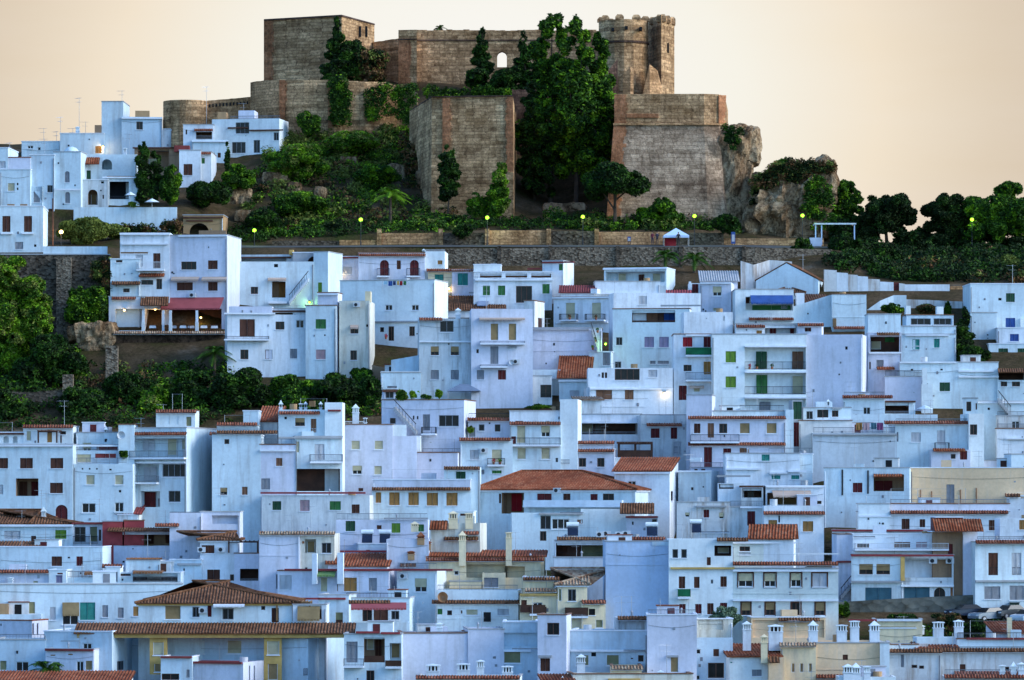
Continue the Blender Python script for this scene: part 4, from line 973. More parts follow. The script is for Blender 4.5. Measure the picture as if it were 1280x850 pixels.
X(h, 348, 416, 512, 560, 'w 375 527.5 12 10 th; d 392 532 7 17 bn; w 357 522.5 3 3 v; c 350 503 5; c 375 503 4; c 381 503 4; c 400 503 4; x 386 393 501 508 lwood; s 349 400 514 t; l 352 412 540 w .4', off=3, wall='cool', dep=6)
X(h, 406, 428, 503, 560, 's 410 426 512 r', off=2.5, wall='bright', dep=5)
h = H('mauve four window house with cream blinds left of the outside stair', 427, 491, 531, 628, 'w 444.5 556.5 11 11 cr; w 473.5 556.5 11 11 cr; w 446.5 587.5 12 11 ch; w 472.5 588 10 11 cr; c 444 508 9; l 430 455 531 w .4; w 451 612 6 4 br; c 456 521 5', wall='pink', dep=8)
X(h, 490, 521, 545, 628, 'x 491 508 531 546 bright .1', off=.2, wall='pink', dep=7)
h = H('long low white house with green shutters and one pink shutter', 327, 462, 619, 672, 'w 346 632 11 11 dg; w 381 632 12 14 pk; w 419 632 14 11 gr; w 444.5 636 10 11 br; s 326 457 615 m; t 374 622; w 458 610 3 4 v; t 431 640', wall='white', dep=7)
h = H('white house with an iron stair to a roof garden of shrubs', 477, 580, 500, 606, 'd 533 528 9 20 gy; w 561 526 25 14 gd; w 517 522 2 5 v; w 522 522 2 4 v; w 491 526 7 7 db; e 522 540 494 509; b 528 546 542 r .75; l 480 546 500 w .25', side=14, wall='pink', dep=8)
X(h, 480, 500, 488, 505, 's 478 502 488 b; w 487 494 10 10 gd; t 484 492', off=3, wall='pink', dep=4)
h = H('plain mauve house front below the iron stair', 520, 572, 566, 614, 'w 539.5 559 9 10 gy; w 565 560 9 11 gy; l 528 575 566 g .5', side=9, wall='pink', dep=6)
X(h, 514, 578, 548, 580, 'w 539.5 559 9 11 gy; w 565 560 9 11 gy; x 515 527 545 566 bright -2', off=3, wall='white', dep=5)
h = H('white house with two red tiled eaves and a flowered iron balcony', 575, 641, 550, 610, 'w 593 568.5 11 12 ws; d 621 570 13 16 cr; k 605 563; b 609 631 581 r .75; s 574 638 547 t; w 603 590 5 6 gy; w 621 590 12 4 gr', wall='white', dep=7)
X(h, 585, 638, 525, 560, 's 584 638 522 t; w 602 534.5 7 8 gd; w 622 535 7 9 db; w 612 529 2 2 v; d 590 540 8 12 gy', off=2.5, wall='pink', dep=5)
h = H('low white house with five orange framed windows in a row', 465, 589, 611, 660, 'w 473 622 7 13 og; w 493 623.5 13 16 og; w 517 623.5 13 16 og; w 540.5 624 14 16 og; w 565 624 14 16 og; s 465 588 609 d; t 578 610', wall='cool', dep=7)
X(h, 466, 588, 600, 620, '', off=.5, wall='pink', dep=5)
X(h, 555, 600, 584, 612, 's 555 600 583 d; w 576 594 12 9 dg', off=1.5, wall='cool', dep=5)
h = H('white house with a green blind and solar water heaters on its terrace', 420, 535, 650, 706, 'w 495 660 11 12 lg; w 438 656 12 16 dg; w 474 659 6 5 br; s 480 535 647 g; w 526 660 8 9 gr', wall='white', dep=7)
h = H('broad white villa with a large red hip roof and a shaded porch', 594, 794, 612, 684, 'r 627 655 616 642 2 brownwall; d 640 628 13 22 rd; w 625 623 3 12 db; d 680.5 623.5 18 13 mr; d 708.5 623.5 9 13 br; w 742.5 623.5 9 12 mr; w 760.5 623.5 14 13 db; w 828 626 3 16 db; k 697 613; b 656 780 632 p .6', side=38, wall='cool', roof='hip:589:4:8:tile', dep=12, Y=DT(668))
X(h, 640, 792, 641, 700, 'd 682 653 13 17 gd; w 701 655 22 13 dk; w 725 652 7 5 bn; d 679 670 8 12 db; s 674 728 641 g; t 744 645; w 754 655 2 3 v; l 700 780 642 g .15; t 760 652', off=-2.2, wall='cool', dep=3)
X(h, 783, 822, 647, 700, 'w 791 654 2 4 v; w 818 652 6 6 db; n 775 818 629 642 dtile 1.4; s 782 822 645 m', off=-3.0, wall='pink', dep=4)
X(h, 726, 792, 636, 660, 'w 740 644 1 1 v', off=-1.9, wall='bright', dep=2)
h = H('white flats with a long balcony of potted plants and drawn cream blinds', 637, 701, 528, 606, 'd 651.5 543 11 22 cr; w 682 539 11 14 ch; w 642 550 6 9 mr; b 637 701 556 r .8; w 652 567 11 14 cr; w 682 567 11 14 cr; s 637 701 527 t; l 660 712 580 g .5; t 668 534; w 696 575 3 5 v', wall='white', dep=7)
X(h, 637, 706, 514, 545, 'r 655 690 502 513 1 brownwall; l 655 690 514 b .3', off=.6, wall='white', dep=6)
X(h, 700, 722, 499, 606, '', off=.2, wall='bright', dep=7)
h = H('white house with a long dark veranda above the mauve roof terrace', 708, 802, 518, 566, 'r 709 801 529 543 2.4 wood; l 709 801 545 g .5; w 730 535 22 12 cr; w 748 535 8 12 db; s 708 802 527 w; w 713 552 12 4 rust', wall='white', dep=8)
X(h, 720, 752, 500, 530, '', off=2.7, roof='shed:496:ptile', wall='white', dep=4)
h = H('white house with two dark red doors beside a slatted white gate', 801, 862, 519, 578, 'w 819 541.5 11 12 mr; d 842.5 541.5 8 14 mr; s 808 852 529 t; d 845 561 6 18 ws; d 850 561 3 18 ws; l 815 850 567 g .8; l 800 862 520 g .2', wall='white', dep=7)
h = H('small mauve house with two black windows below a timber pergola', 720, 768, 562, 604, 'w 728 578 9 11 db; w 751 578 9 11 db; s 720 768 561 t', side=5, wall='pink', dep=6)
X(h, 720, 768, 552, 575, 's 720 768 551 t', off=.4, wall='pink', dep=5)
X(h, 768, 814, 573, 604, 'g 772 815 553 572 wood .1; l 772 814 572 b .85; n 771 816 552 553 wood .5', off=1, wall='bright', dep=5)
h = H('house with a bright red lean-to roof and a skylight beside the pergola', 768, 837, 589, 684, 'w 848 596 4 20 db; s 768 838 590 w; w 840 620 3 12 db', side=14, wall='white', roof='shed:572:tile', dep=8, Y=DT(650))

# ---------------------------------------------------------------- RIGHT MIDDLE
h = H('white house with three brown eave bands and a long dark iron balcony', 863, 982, 524, 602, 'w 871.5 535.5 8 12 br; d 888.5 538 8 18 bn; w 904 535.5 10 12 db; w 931 535.5 13 13 tn; w 964.5 535.5 13 13 tn; b 863 924 552 r .8; d 885 572 10 26 mr; w 909 566.5 10 12 mr; w 930.5 564 12 8 bn; s 860 982 520 t; s 860 982 553 t; l 890 908 580 g .7', wall='white', dep=8)
X(h, 890, 982, 514, 540, 'w 908 505 7 15 db; w 915 505 4 15 ws; l 925 980 514 r .7', off=1.5, wall='cool', dep=6)
X(h, 858, 890, 494, 540, '', off=.8, wall='pink', dep=6)
X(h, 982, 992, 512, 602, '', off=.4, wall='cool', dep=7)
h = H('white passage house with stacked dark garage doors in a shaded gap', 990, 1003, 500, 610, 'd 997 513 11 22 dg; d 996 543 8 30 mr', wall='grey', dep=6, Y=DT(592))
h = H('white house with a small teal shutter and mauve roof wall', 907, 1000, 567, 640, 'w 957 571.5 10 9 tl; w 970 596.5 11 5 tl; w 995 596.5 12 5 tl; s 962 984 590 w; s 985 1008 588 w; s 907 950 585 w', wall='white', dep=7)
X(h, 960, 1016, 568, 620, 'x 983 1012 566 578 pink', off=.8, wall='cool', dep=6)
h = H('plain white block with a blank front and a brighter right side', 848, 889, 588, 634, 's 848 890 588 w', side=13, wall='cool', dep=6)
h = H('white house with roof urns and tall maroon doors below the banded house', 862, 908, 585, 632, 'w 870 588 4 7 db; w 879 585 5 6 db; w 893 583 20 6 mr; x 862 876 572 577 bright', wall='white', dep=6, Y=DT(615))
h = H('rain stained pinkish house with a small broken brown window', 846, 912, 628, 690, 'w 883 642 7 10 mr; s 870 908 632 g; w 895 665 40 1.5 gy', wall='stained', dep=7)
X(h, 898, 930, 604, 640, 'r 898 917 595 611 2 brownwall; d 911 603 11 17 gr; s 896 938 594 g', off=2.0, wall='white', dep=5)
h = H('small white house with a maroon door and a green blind terrace', 912, 956, 634, 690, 'd 939 648 10 18 mr; s 925 953 633 w; s 924 954 607 b', wall='white', dep=6)
X(h, 926, 954, 608, 650, 'r 928 952 610 622 2 wood; d 938 616 9 12 db', off=1, wall='white', dep=5)
h = H('white house with a striped awning over its terrace and orange shutters', 955, 1030, 632, 700, 'w 966 655 11 10 og; w 1010 658 13 13 og; s 954 1031 639 t; w 974 647 2 12 v', wall='white', dep=4)
X(h, 957, 1030, 608, 660, 'r 959 1004 616 631 2 brownwall; n 965 1013 613 620 awnstripe 1.6; w 985 626 30 10 tn; w 1018 628 18 4 db; s 957 1030 607 w', off=4.1, wall='white', dep=5)
h = H('wide white house with one huge pale blank wall', 1016, 1121, 541, 600, 's 1016 1121 542 g; t 1045 566; t 1048 569', wall='grey2', dep=7)
X(h, 999, 1065, 526, 560, 'w 1012 519 8 11 gd; t 1018 489; s 1018 1062 523 w', off=2, wall='white', dep=5)
X(h, 1004, 1064, 510, 560, 'w 1012 519 8 10 gd; w 1025 517 7 10 db; w 1032 517 7 10 db; w 1044 517 8 8 db; s 1020 1064 523 w; l 1020 1064 539 p .2; s 1040 1052 509 g; c 1037 500 4', off=3.5, wall='white', dep=5)
h = H('white house with red coping and a shady brown roof shelter', 1054, 1106, 498, 556, 'w 1060 513 7 9 db; w 1083.5 513.5 9 9 dk; s 1053 1116 494 t', wall='white', dep=7)
X(h, 1105, 1144, 502, 530, 'r 1106 1136 503 517 2 wood; l 1106 1140 517 g .3; s 1104 1144 501 b', off=1, wall='cool', dep=5)
X(h, 1054, 1172, 518, 556, '', off=-.8, wall='cool', dep=3)
h = H('white house with red tile coping, small balcony and a glazed corner bay', 1119, 1211, 531, 600, 'w 1145 546.5 12 12 ws; d 1176.5 547 10 18 ws; b 1168 1186 562 r .8; s 1105 1215 526 t; t 1166 500; w 1122 546 2 12 gy', side=-1, wall='cool', dep=7)
X(h, 1164, 1213, 562, 600, 'w 1191.5 570.5 6 6 db; d 1204.5 569 9 11 mr; n 1166 1206 561 564 tile .6', off=-1.5, wall='white', dep=3)
X(h, 1211, 1230, 517, 600, 'w 1217 537 9 13 db', off=-.8, wall='bright', dep=6)
X(h, 1204, 1222, 498, 540, 'w 1211 508 6 12 db; w 1221 508 3 8 db', off=.5, wall='cool', dep=4)
h = H('white house with an iron stair and a pink roof wall at the right edge', 1222, 1300, 502, 590, 'e 1262 518 1246 498; s 1222 1300 502 w; w 1236 511 3 3 v', wall='cool', dep=6)
X(h, 1246, 1300, 536, 600, 'w 1270 531 10 9 db; w 1260 531 9 14 pk; s 1258 1282 547 w', off=-1.5, wall='white', dep=5)
X(h, 1246, 1300, 520, 545, 'w 1269.5 531 10 9 dk', off=-1.0, wall='stained', dep=4)
h = H('white house with a timber carport frame on its terrace wall', 1130, 1254, 576, 600, 'w 1150 572 20 3 db; g 1122 1159 558 576 wood .1; l 1150 1210 576 g .2', wall='pink', dep=6, Y=DT(594))
h = H('white house with a brown framed roof kitchen left of the ochre wall', 1030, 1137, 585, 662, 'w 1072 609.5 12 12 mr; r 1092 1130 593 614 2 brownwall; w 1104 607 22 12 mr; n 1092 1128 593 596 tile .5; x 1052 1054 587 619 iron -.1 .1; x 1084 1086 588 617 iron -.1 .1', wall='cool', dep=7)
h = H('long ochre walled house with one grey door', 1138, 1300, 585, 644, 'd 1188 617 10 23 gy; t 1193 588; x 1150 1151 612 632 rust -.1 .1; x 1164 1165 614 632 rust -.1 .1; x 1200 1201 612 632 rust -.1 .1; x 1220 1221 610 632 rust -.1 .1', wall='ochre', dep=7, cap='w')
h = H('white house with a stepped parapet at the right edge beside the ochre wall', 1262, 1300, 620, 660, 'w 1279 617 6 12 og; s 1256 1275 617 d', wall='white', dep=6)
X(h, 1264, 1300, 568, 600, 't 1266 555', off=6, wall='cool', dep=4)
# ---------------------------------------------------------------- LOWER ROWS
h = H('white house with twin brown tiled roofs and a dark railed balcony', 0, 91, 657, 706, 'w 15.5 669 20 11 ws; w 76 668 14 11 lg; d 100 668 14 18 db; d 118 668 10 17 ol; l 36 122 680 r .85; s 0 91 656 w; t 48 612; t 54 616', wall='cool', dep=7, Y=DT(700))
X(h, -10, 38, 655, 680, '', off=.4, roof='shed:637:dtile', wall='cool', dep=6)
X(h, 40, 90, 655, 680, 'c 52 637 6', off=.5, roof='hip:638:1:9:dtile', wall='cool', dep=6)
X(h, 90, 128, 654, 706, 'd 100 668 14 19 gd; d 117 668 10 19 ol; w 125 669 3 14 db; s 90 130 653 r', off=.2, wall='white', dep=6)
h = H('small white gable house with a bright red lean-to roof beside red parapets', 147, 172, 644, 672, 'w 170 641 4 10 gy', wall='white', dep=5, Y=DT(668))
X(h, 146, 174, 643, 660, '', off=.2, roof='shed:630:red', wall='white', dep=4)
h = H('white house with a red walled roof terrace and deep brown loggia', 128, 215, 663, 712, 'r 139 213 664 682 2.4 brownwall; w 147 672 10 12 tn; d 158 673 8 14 ws; w 172 673 8 14 gy; d 183 673 10 14 br; d 206 672 7 14 br; n 136 214 660 664 dtile 1.2; t 211 640', wall='pink', dep=7)
X(h, 128, 153, 652, 690, '', off=.5, wall='redwall', dep=5)
X(h, 155, 180, 651, 690, '', off=.6, wall='redwall', dep=5)
h = H('plain mauve block between the red walled terrace and the small hip roof', 212, 252, 641, 720, 's 194 224 654 t; l 212 230 716 g .6', wall='pink', dep=6)
X(h, 250, 300, 640, 700, 'r 265 297 644 655 .8; l 212 300 642 g .2', off=1, wall='pink', dep=6)
h = H('low white house front with two brown windows below the dark balcony', 0, 128, 684, 740, 'w 71 701.5 13 12 br; w 99.5 701.5 8 12 mr; t 38 690; t 52 660; l 0 50 687 w .2; w 86 697 3 2 v', wall='cool', dep=6)
X(h, -10, 47, 687, 710, '', off=1, roof='shed:677:dtile', wall='cool', dep=4)
h = H('grey mauve house with small roof blocks above the long pale house', -10, 61, 713, 752, 'c 14 720 7 w -.6; s -10 61 712 t; t 51 704', wall='pink', dep=5)
X(h, 61, 83, 713, 752, 'w 74 725 8 12 lv; w 75 717 7 2 mr', off=-.3, wall='bright', dep=5)
X(h, 83, 132, 722, 752, 'c 112 714 7; t 99 706; t 107 712; w 121 727 4 8 ol; n 106 122 714 717 rust .5', off=.2, wall='cool', dep=5)
h = H('white house with a junk filled roof terrace under a rusty frame', 130, 226, 716, 752, 'r 166 222 715 727 2 wood; w 190 720 18 9 ws; w 157 713 13 14 db; n 168 205 713 715 rust 1.5; l 160 226 727 g .6; s 128 153 705 t; t 122 690', wall='cool', dep=7)
X(h, 132, 150, 709, 740, 'd 143 721 8 12 gy', off=-.4, wall='bright', dep=4)
X(h, 157, 200, 701, 720, 'g 158 196 698 708 rust .1', off=3, wall='cool', dep=4)
h = H('long pale house with a tan awning window and teal windows', -10, 228, 731, 800, 'w 7 762 11 14 tn; w 23 762 11 14 tn; w 37.5 760 13 15 ol; w 66 767 7 16 ws; w 88 770 20 22 dk; n 78 99 753 768 tn .35; w 109.5 764 19 22 tl; w 131.5 764 7 15 gy; w 151 766 7 13 gy; w 170 764 7 12 og; t 31 700; t 147 741; t 165 738; t 115 750; l 0 228 731 w .2', wall='cool', dep=8)
h = H('mauve flat roofed annexe with slit windows on its right side', -10, 40, 776, 816, 'w 41.5 786 2 14 db; w 47 786 2 14 db; t 27 768; w 1 781 2 3 v', side=15, wall='pink', dep=4, cap='t')
X(h, -10, 52, 768, 800, 'x -10 10 755 769 ochrestone', off=2, wall='cool', dep=4)
h = H('blue grey house with four small barred windows behind the palm', -10, 57, 800, 862, 'w 4 832 9 12 ol; w 28 833 16 12 dk; w 4 823 1 1 v', wall='blue', dep=7)
h = H('white house stepped down to the palm with a very bright right side', 55, 140, 790, 866, 'l 60 140 791 g .2; w 151 832 9 12 gd; w 70 832 11 12 dk', side=21, wall='blue', dep=8)
X(h, 57, 117, 812, 866, 's 57 117 811 r; w 70 833 10 12 dk; w 100 833 9 13 dk; w 111 832 9 12 tn; w 66 819 6 1.5 og; w 88 818 6 1.5 og', off=-1.6, side=10, wall='pink', dep=4)
h = H('low house with the long ridged terracotta roof at the bottom left corner', -20, 160, 851, 876, '', roof='shed:839:tile', wall='bright', dep=6, Y=DT(900))
# yellow trimmed villa
h = H('pale villa with yellow eaves, yellow door columns and brown tiled roofs', 161, 385, 798, 872, 'w 246.5 809 18 16 cr; w 293 809 18 16 cr; s 161 430 793 y; l 380 428 842 g .7; w 178 820 1 40 gy', side=46, wall='blue', dep=12, Y=DT(862))
X(h, 187, 209, 797, 843, 'w 198 811 13 16 cr; l 188 208 823 b .4; w 198 835 10 10 tn', off=-.08, wall='yel', dep=.5, gnd=0, yaw=0)
X(h, 330, 352, 797, 856, 'w 341.5 810 15 17 cr; l 331 351 823 b .4; w 341 840 12 20 tn', off=-.08, wall='yel', dep=.5, gnd=0, yaw=0)
X(h, 96, 440, 792, 796, '', off=-.5, roof='shed:779:dtile', wall='yel', dep=3.4, gnd=.1, yaw=0)
X(h, 173, 372, 754, 790, 'w 216 766 20 17 tn; w 245 765 9 13 gd; w 285 767.5 14 14 gd; k 254 763; d 262 764 5 14 mr; d 344 769 9 18 br; w 329 760 5 5 db; n 267 306 754 757 cornice .8; t 210 742; t 232 750', off=3.2, wall='cool', roof='hip:727:9:11:dtile:yel', dep=11)
X(h, 366, 408, 756, 790, 'r 372 402 757 774 2.4 brownwall; n 372 400 758 774 tn .6; g 345 388 752 776 lwood .2', off=3.0, wall='white', dep=5)
h = H('low white house with a flat red painted roof in front of the yellow villa', 222, 304, 828, 890, 's 240 303 827 r; w 230 846 10 7 db; w 312 842 1.5 20 db; w 318 842 1.5 20 db', side=24, wall='pink', dep=6, Y=DT(880), roof='flat:.08:redslab')
X(h, 201, 240, 822, 890, 's 201 240 820 r; w 213 846 22 8 db; w 235 842 4 10 gy; t 229 838', off=.6, wall='blue', dep=5, roof='flat:.08:redslab')
h = H('white house with a small brown hip roof and two air conditioners', 250, 297, 675, 738, 'w 260 686.5 16 10 br; k 252 687; k 277 687; w 267 718.5 16 13 br; d 290 722 5 8 db; l 250 297 694 w .15; t 286 690', wall='white', roof='hip:665:4:7:dtile', dep=7)
X(h, 293, 325, 692, 738, 'g 285 323 676 691 wood .2; r 300 323 711 726 2.0 wood; l 300 323 727 g .3', off=-.3, wall='pink', dep=6)
X(h, 212, 252, 700, 745, 's 222 252 704 g; w 230 712 2 3 v', off=-1.0, wall='blue', dep=5)
h = H('tall pinkish blank house with a cream window wall on its right', 324, 375, 666, 752, 's 324 378 664 p; w 356 727 14 18 lv; w 346 727 2 18 gy', side=0, wall='pink', dep=7)
X(h, 374, 418, 667, 740, 'r 381 395 674 691 1; d 388 684 10 14 tn; w 408 685 12 13 gd; s 371 419 664 p; w 379 678 3 3 rust; t 428 690', off=.25, wall='yellowed', dep=7)
h = H('mauve house with a dark red roof edge and two white chimney shafts', 347, 486, 714, 764, 'w 357 728 15 18 ws; d 405 731 9 18 cr; n 393 420 714 719 awngreen .9; w 438 730.5 16 17 og; w 466 730.5 10 16 gy; s 356 502 711 m; w 422 732 1 14 og', wall='pink', dep=8)
X(h, 496, 546, 713, 764, 'w 526 731.5 15 17 ch; k 505 720; s 486 566 711 m; t 523 706', off=-.2, side=18, wall='bright', dep=6)
X(h, 390, 396, 692, 730, '', off=-.35, wall='white', dep=.7, gnd=0); X(h, 421.5, 429, 691, 730, '', off=-.4, wall='white', dep=.8, gnd=0)
X(h, 429, 484, 708, 730, 'w 449 702 10 4 gd', off=2, roof='shed:692:tile', wall='pink', dep=6)
X(h, 410, 422, 705, 730, '', off=2.5, roof='shed:694:tile', wall='pink', dep=5)
h = H('mauve house with two solar water heaters above the red tiled roof', 448, 484, 680, 722, 's 418 484 688 m; w 460 688 5 1.5 red', wall='blue', dep=6)
h = H('cream house with tall tile capped chimneys and long red tiled eaves', 536, 676, 700, 752, 'r 583 634 703 722 2 brownwall; d 596 713 8 15 br; d 600 713 6 15 tn; w 645 718 24 12 br; r 631 656 708 722 1.5; s 532 680 697 t; c 578 667 9 c -.3; c 636 664 9 c -.2; s 564 602 735 y; t 560 724', wall='cream', dep=7)
X(h, 535, 680, 696, 720, '', off=1, roof='shed:688:tile', wall='cream', dep=5)
X(h, 483, 536, 674, 740, 'c 526 668 10 b .2; c 514 688 9 b .1; c 535 676 8 b .6; s 500 520 704 d', off=1.2, wall='pink', dep=7)
X(h, 538, 600, 654, 720, 'c 566 640 12 c .3; c 586 640 12 c .3; c 518 653 10 c .3; w 556 674 3 5 gy; s 556 598 671 d; n 538 560 651 662 tile 1; s 577 599 664 t', off=4, wall='yellowed', dep=6)
X(h, 562, 602, 727, 752, 's 562 602 735 y', off=-1.2, wall='cream', dep=4)
X(h, 603, 632, 716, 752, 'w 614 728 18 12 gy; w 612 725 6 6 pk', off=-.9, wall='cream', dep=4)
h = H('long white house with tiled eave behind the rusty satellite dish', 546, 648, 738, 792, 'w 547 764.5 12 7 gr; w 562 766 6 6 db; w 590 765.5 15 7 cr; w 629 765 14 8 ws; s 540 650 750 d; h 554 746 6.5 r; t 588 744; w 577 765 2 4 db; t 602 762; x 605 614 765 777 dark -.8 .2', wall='bright', dep=7)
h = H('white house with red awning over the terrace and two red edged canopies', 436, 512, 778, 812, 'n 439 508 753 760 awnred 2.2; s 436 488 750 d; d 459 770 12 14 db; d 476 769 18 14 br; w 494 769 8 11 gd; d 519 766 12 14 ws', wall='cool', dep=3, roof='flat:.1')
X(h, 432, 512, 748, 812, 'd 459 769 12 15 db; d 476 769 18 15 br; w 494 769 10 11 gd; t 526 752', off=2.8, wall='cool', dep=6)
X(h, 398, 436, 744, 812, 'd 424 774 10 17 ol; s 376 400 747 m; s 398 432 747 m; l 410 434 781 b .5', off=1.5, wall='cool', dep=6)
h = H('white house with a dark red balcony under two roof panels', 430, 502, 793, 880, 'r 455 481 797 828 1.6 brownwall; d 472 812 8 26 br; w 462 806 9 14 cr; r 487 501 804 832 1; d 494 814 11 18 tn; b 430 455 832 g .7; l 455 481 829 b .7; b 482 502 833 b .6; d 440 815 14 26 gy; w 463 845 10 14 db; s 445 474 789 m; s 476 500 790 m', wall='cool', dep=7)
h = H('broad mauve house with blank walls at the bottom behind tiled chimneys', 502, 586, 792, 872, 't 552 825; l 502 586 792 g .2; t 524 764; t 577 760; t 604 764; w 586 820 1 20 gy', wall='pink', dep=8)
X(h, 585, 630, 787, 872, 't 599 811; t 619 818; c 550 774 8 w 1; w 618 822 4 3 gy', off=.3, wall='pink', dep=8)
X(h, 629, 672, 778, 872, 'r 630 672 791 808 .4; w 640 822 22 14 ol; w 632 776 20 4 dk; s 629 664 812 w', off=.6, wall='blue', dep=7)
h = H('mauve tower house with one black twin window and a brown door', 672, 708, 769, 880, 'w 691.5 786 15 15 db; d 681.5 831 12 16 br; s 673 690 819 g; l 640 672 812 g .1', side=7, wall='pink', dep=5)
h = H('long blue grey house with two olive blinds under white chimney pots', 712, 809, 789, 870, 'w 728 825.5 16 13 ol; w 766 825.5 16 13 ol; s 712 809 812 w; t 753 808; t 774 745; w 742 818 6 5 v; w 801 823 7 8 db; w 790 823 3 1.5 br; s 780 812 812 g', wall='blue', dep=7)
X(h, 770, 812, 772, 800, 't 791 745; r 773 806 773 787 .4; s 772 812 770 d', off=3, wall='stained', dep=4)
h = H('plain mauve house with a tan door right of the two olive blinds', 809, 871, 769, 880, 'd 843 831 10 19 tn; s 834 848 819 g; w 846 828 3 12 gd; t 832 760', wall='pink', dep=7)
X(h, 871, 916, 774, 800, 'r 873 904 774 787 .3', off=3, wall='yellowed', dep=4)
h = H('blue grey house with a big black window at the bottom', 849, 916, 797, 890, 'w 895 838 20 19 db; w 906 838 4 16 gy; t 872 795; w 870 847 10 6 dk', wall='blue', dep=6, Y=DT(872))
h = H('white house with a bright red roof and a tall cream chimney', 912, 975, 821, 890, 'w 946 841 12 8 gy; c 954 793 10 c -.6; w 914 828 3 1.5 tl', roof='shed:805:tile', wall='bright', dep=6, Y=DT(880))
X(h, 961, 980, 822, 890, 'n 961 974 821 828 dtile .6', off=-.6, wall='ochre', dep=4)
h = H('cream house with three narrow windows in a row at the bottom', 976, 1020, 806, 890, 'w 991.5 835 4.5 11 tn; w 1002 835 4.5 11 tn; w 1013 835 4.5 11 tn; s 974 1020 803 p; c 934 774 12; c 970 779 18', wall='cream', dep=6, Y=DT(876))
X(h, 1020, 1105, 804, 890, 'c 1018 778 13; c 1054 776 14; c 1070 772 13; c 1095 779 13; s 1020 1102 843 t', off=.15, wall='ochre', dep=9, cap='g')
X(h, 1100, 1112, 804, 850, '', off=-.3, wall='bright', dep=5)
h = H('cream panelled house front behind the row of white chimney pots', 939, 1032, 772, 812, 'r 941 973 775 797 .25; r 980 1030 775 797 .25; s 973 1024 772 d; t 1004 742', wall='ochre', dep=6)
h = H('low white house with cream tiles between the stone wall and chimneys', 1092, 1153, 775, 812, 's 1060 1096 774 m; s 1095 1152 774 w; w 1120 784 50 1.5 tn; t 1131 770; c 1150 780 13 w 1', wall='cream', dep=4)
h = H('rain streaked pinkish house with red roof piece at the bottom right', 1110, 1176, 814, 890, 's 1110 1178 811 d; w 1143 833 7 4 db; w 1152 834 6 4 db; w 1128 826 4 16 gy; t 1120 815; t 1135 800', wall='stained', dep=6, Y=DT(876))
X(h, 1176, 1300, 816, 890, 's 1176 1300 810 d; s 1193 1272 839 t; w 1259 836 5 5 db', off=.3, wall='stained', dep=6)
X(h, 1147, 1196, 811, 830, '', off=1.2, roof='shed:803:tile', wall='white', dep=4)
X(h, 1146, 1200, 797, 830, 'c 1174 774 14 w .6', off=3.4, wall='cool', dep=3)
X(h, 1112, 1148, 806, 830, '', off=1.3, wall='bright', dep=5)
X(h, 1196, 1300, 799, 830, 's 1208 1300 797 r; t 1262 778; c 1199 774 14 w .6', off=3, wall='cool', dep=4)
h = H('small house with a pale red lean-to roof below the parked cars', 1246, 1300, 792, 830, '', roof='shed:777:tile', wall='pink', dep=5, Y=DT(826))
X(h, 1259, 1265, 772, 800, '', off=-.5, wall='cream', dep=.6)
# centre right
h = H('white house with a brown pergola roof and yellow blind over red chairs', 692, 757, 697, 756, 'l 692 738 699 w .2', wall='white', dep=7, roof='flat:.1')
X(h, 694, 758, 676, 720, 'r 695 757 679 701 2.2 wood; w 742 690.5 30 17 ol; w 703 688 12 12 br; s 696 764 671 d;  k 750 668; k 774 668', off=2.5, wall='white', dep=5)
X(h, 756, 860, 676, 700, 's 762 832 671 t; s 826 864 674 d; k 783 667; k 758 667', off=2.2, wall='blue', dep=6)
X(h, 704, 756, 726, 760, '', off=.4, roof='shed:713:dtile', wall='blue', dep=5)
h = H('cream house with a pale weathered tile roof and brown balcony', 697, 734, 731, 800, 'w 715 744 10 15 gd; w 700 744 4 15 ol; b 706 735 770 b .8; w 749 780 8 10 ol; l 650 682 766 b .8', wall='cream', roof='hip:711:6:4:ptile', dep=6)
X(h, 727, 757, 752, 800, 'w 749 780 9 10 ol; w 740 765 8 8 v; s 727 757 750 t', off=-.4, wall='cream', dep=5)
X(h, 650, 698, 744, 800, 'd 655 757 7 14 br; w 672 757 12 8 dk; b 662 683 767 b .7; b 706 735 769 b .8; s 656 696 735 p; s 650 697 742 y', off=.3, wall='cream', dep=5)
X(h, 654, 692, 722, 760, 's 654 700 721 d', off=1.5, wall='cream', dep=5)
h = H('huge blank blue walled house beside the white house with yellow eaves', 757, 837, 677, 796, 'x 815 838 676 682 blue -.05 .5; w 785 785 1 1 v', wall='lavblue', dep=9)
h = H('bright white house with yellow eaves and a dark green balcony', 836, 916, 674, 800, 'w 844 692 7 11 gd; w 855 692 7 11 gd; w 886 701.5 5 10 br; r 893 914 682 695 1.6 wood; w 905 688 14 7 cr; s 838 918 709 y; w 852.5 728 8 15 br; b 847 863 746 n .8; w 871 728 7 14 br; w 890 727 3 5 gd; w 904.5 727 8 13 br; w 853 761 8 12 mr; w 873 761 8 12 mr; w 888 761 8 14 br; w 904.5 761 9 15 mr; s 896 935 672 d', wall='bright', dep=8)
h = H('pale green house with brown framed windows in two rows of four', 916, 1048, 711, 802, 'wq 932 725 18 17 ch; wq 962.5 725 14 17 ch; wq 995 725 13 17 ch; wq 1024.5 725 18 17 ws; wq 932.5 761 11 16 th; wq 962.5 761 11 16 th; wq 995 761 11 16 db; wq 1025 761 11 16 th; s 916 1048 702 t; s 916 1048 712 w; s 916 1048 749 w', wall='cream2', dep=8)
X(h, 915, 992, 679, 720, 'w 931 686 13 6 db; w 982.5 688 4 11 ol; w 931 692 14 3 ws; s 916 994 677 w; l 993 1048 694 w .2', off=2, wall='cream2', dep=5)
X(h, 938, 992, 674, 690, '', off=1.8, roof='gablex:656:tile', wall='white', dep=5)
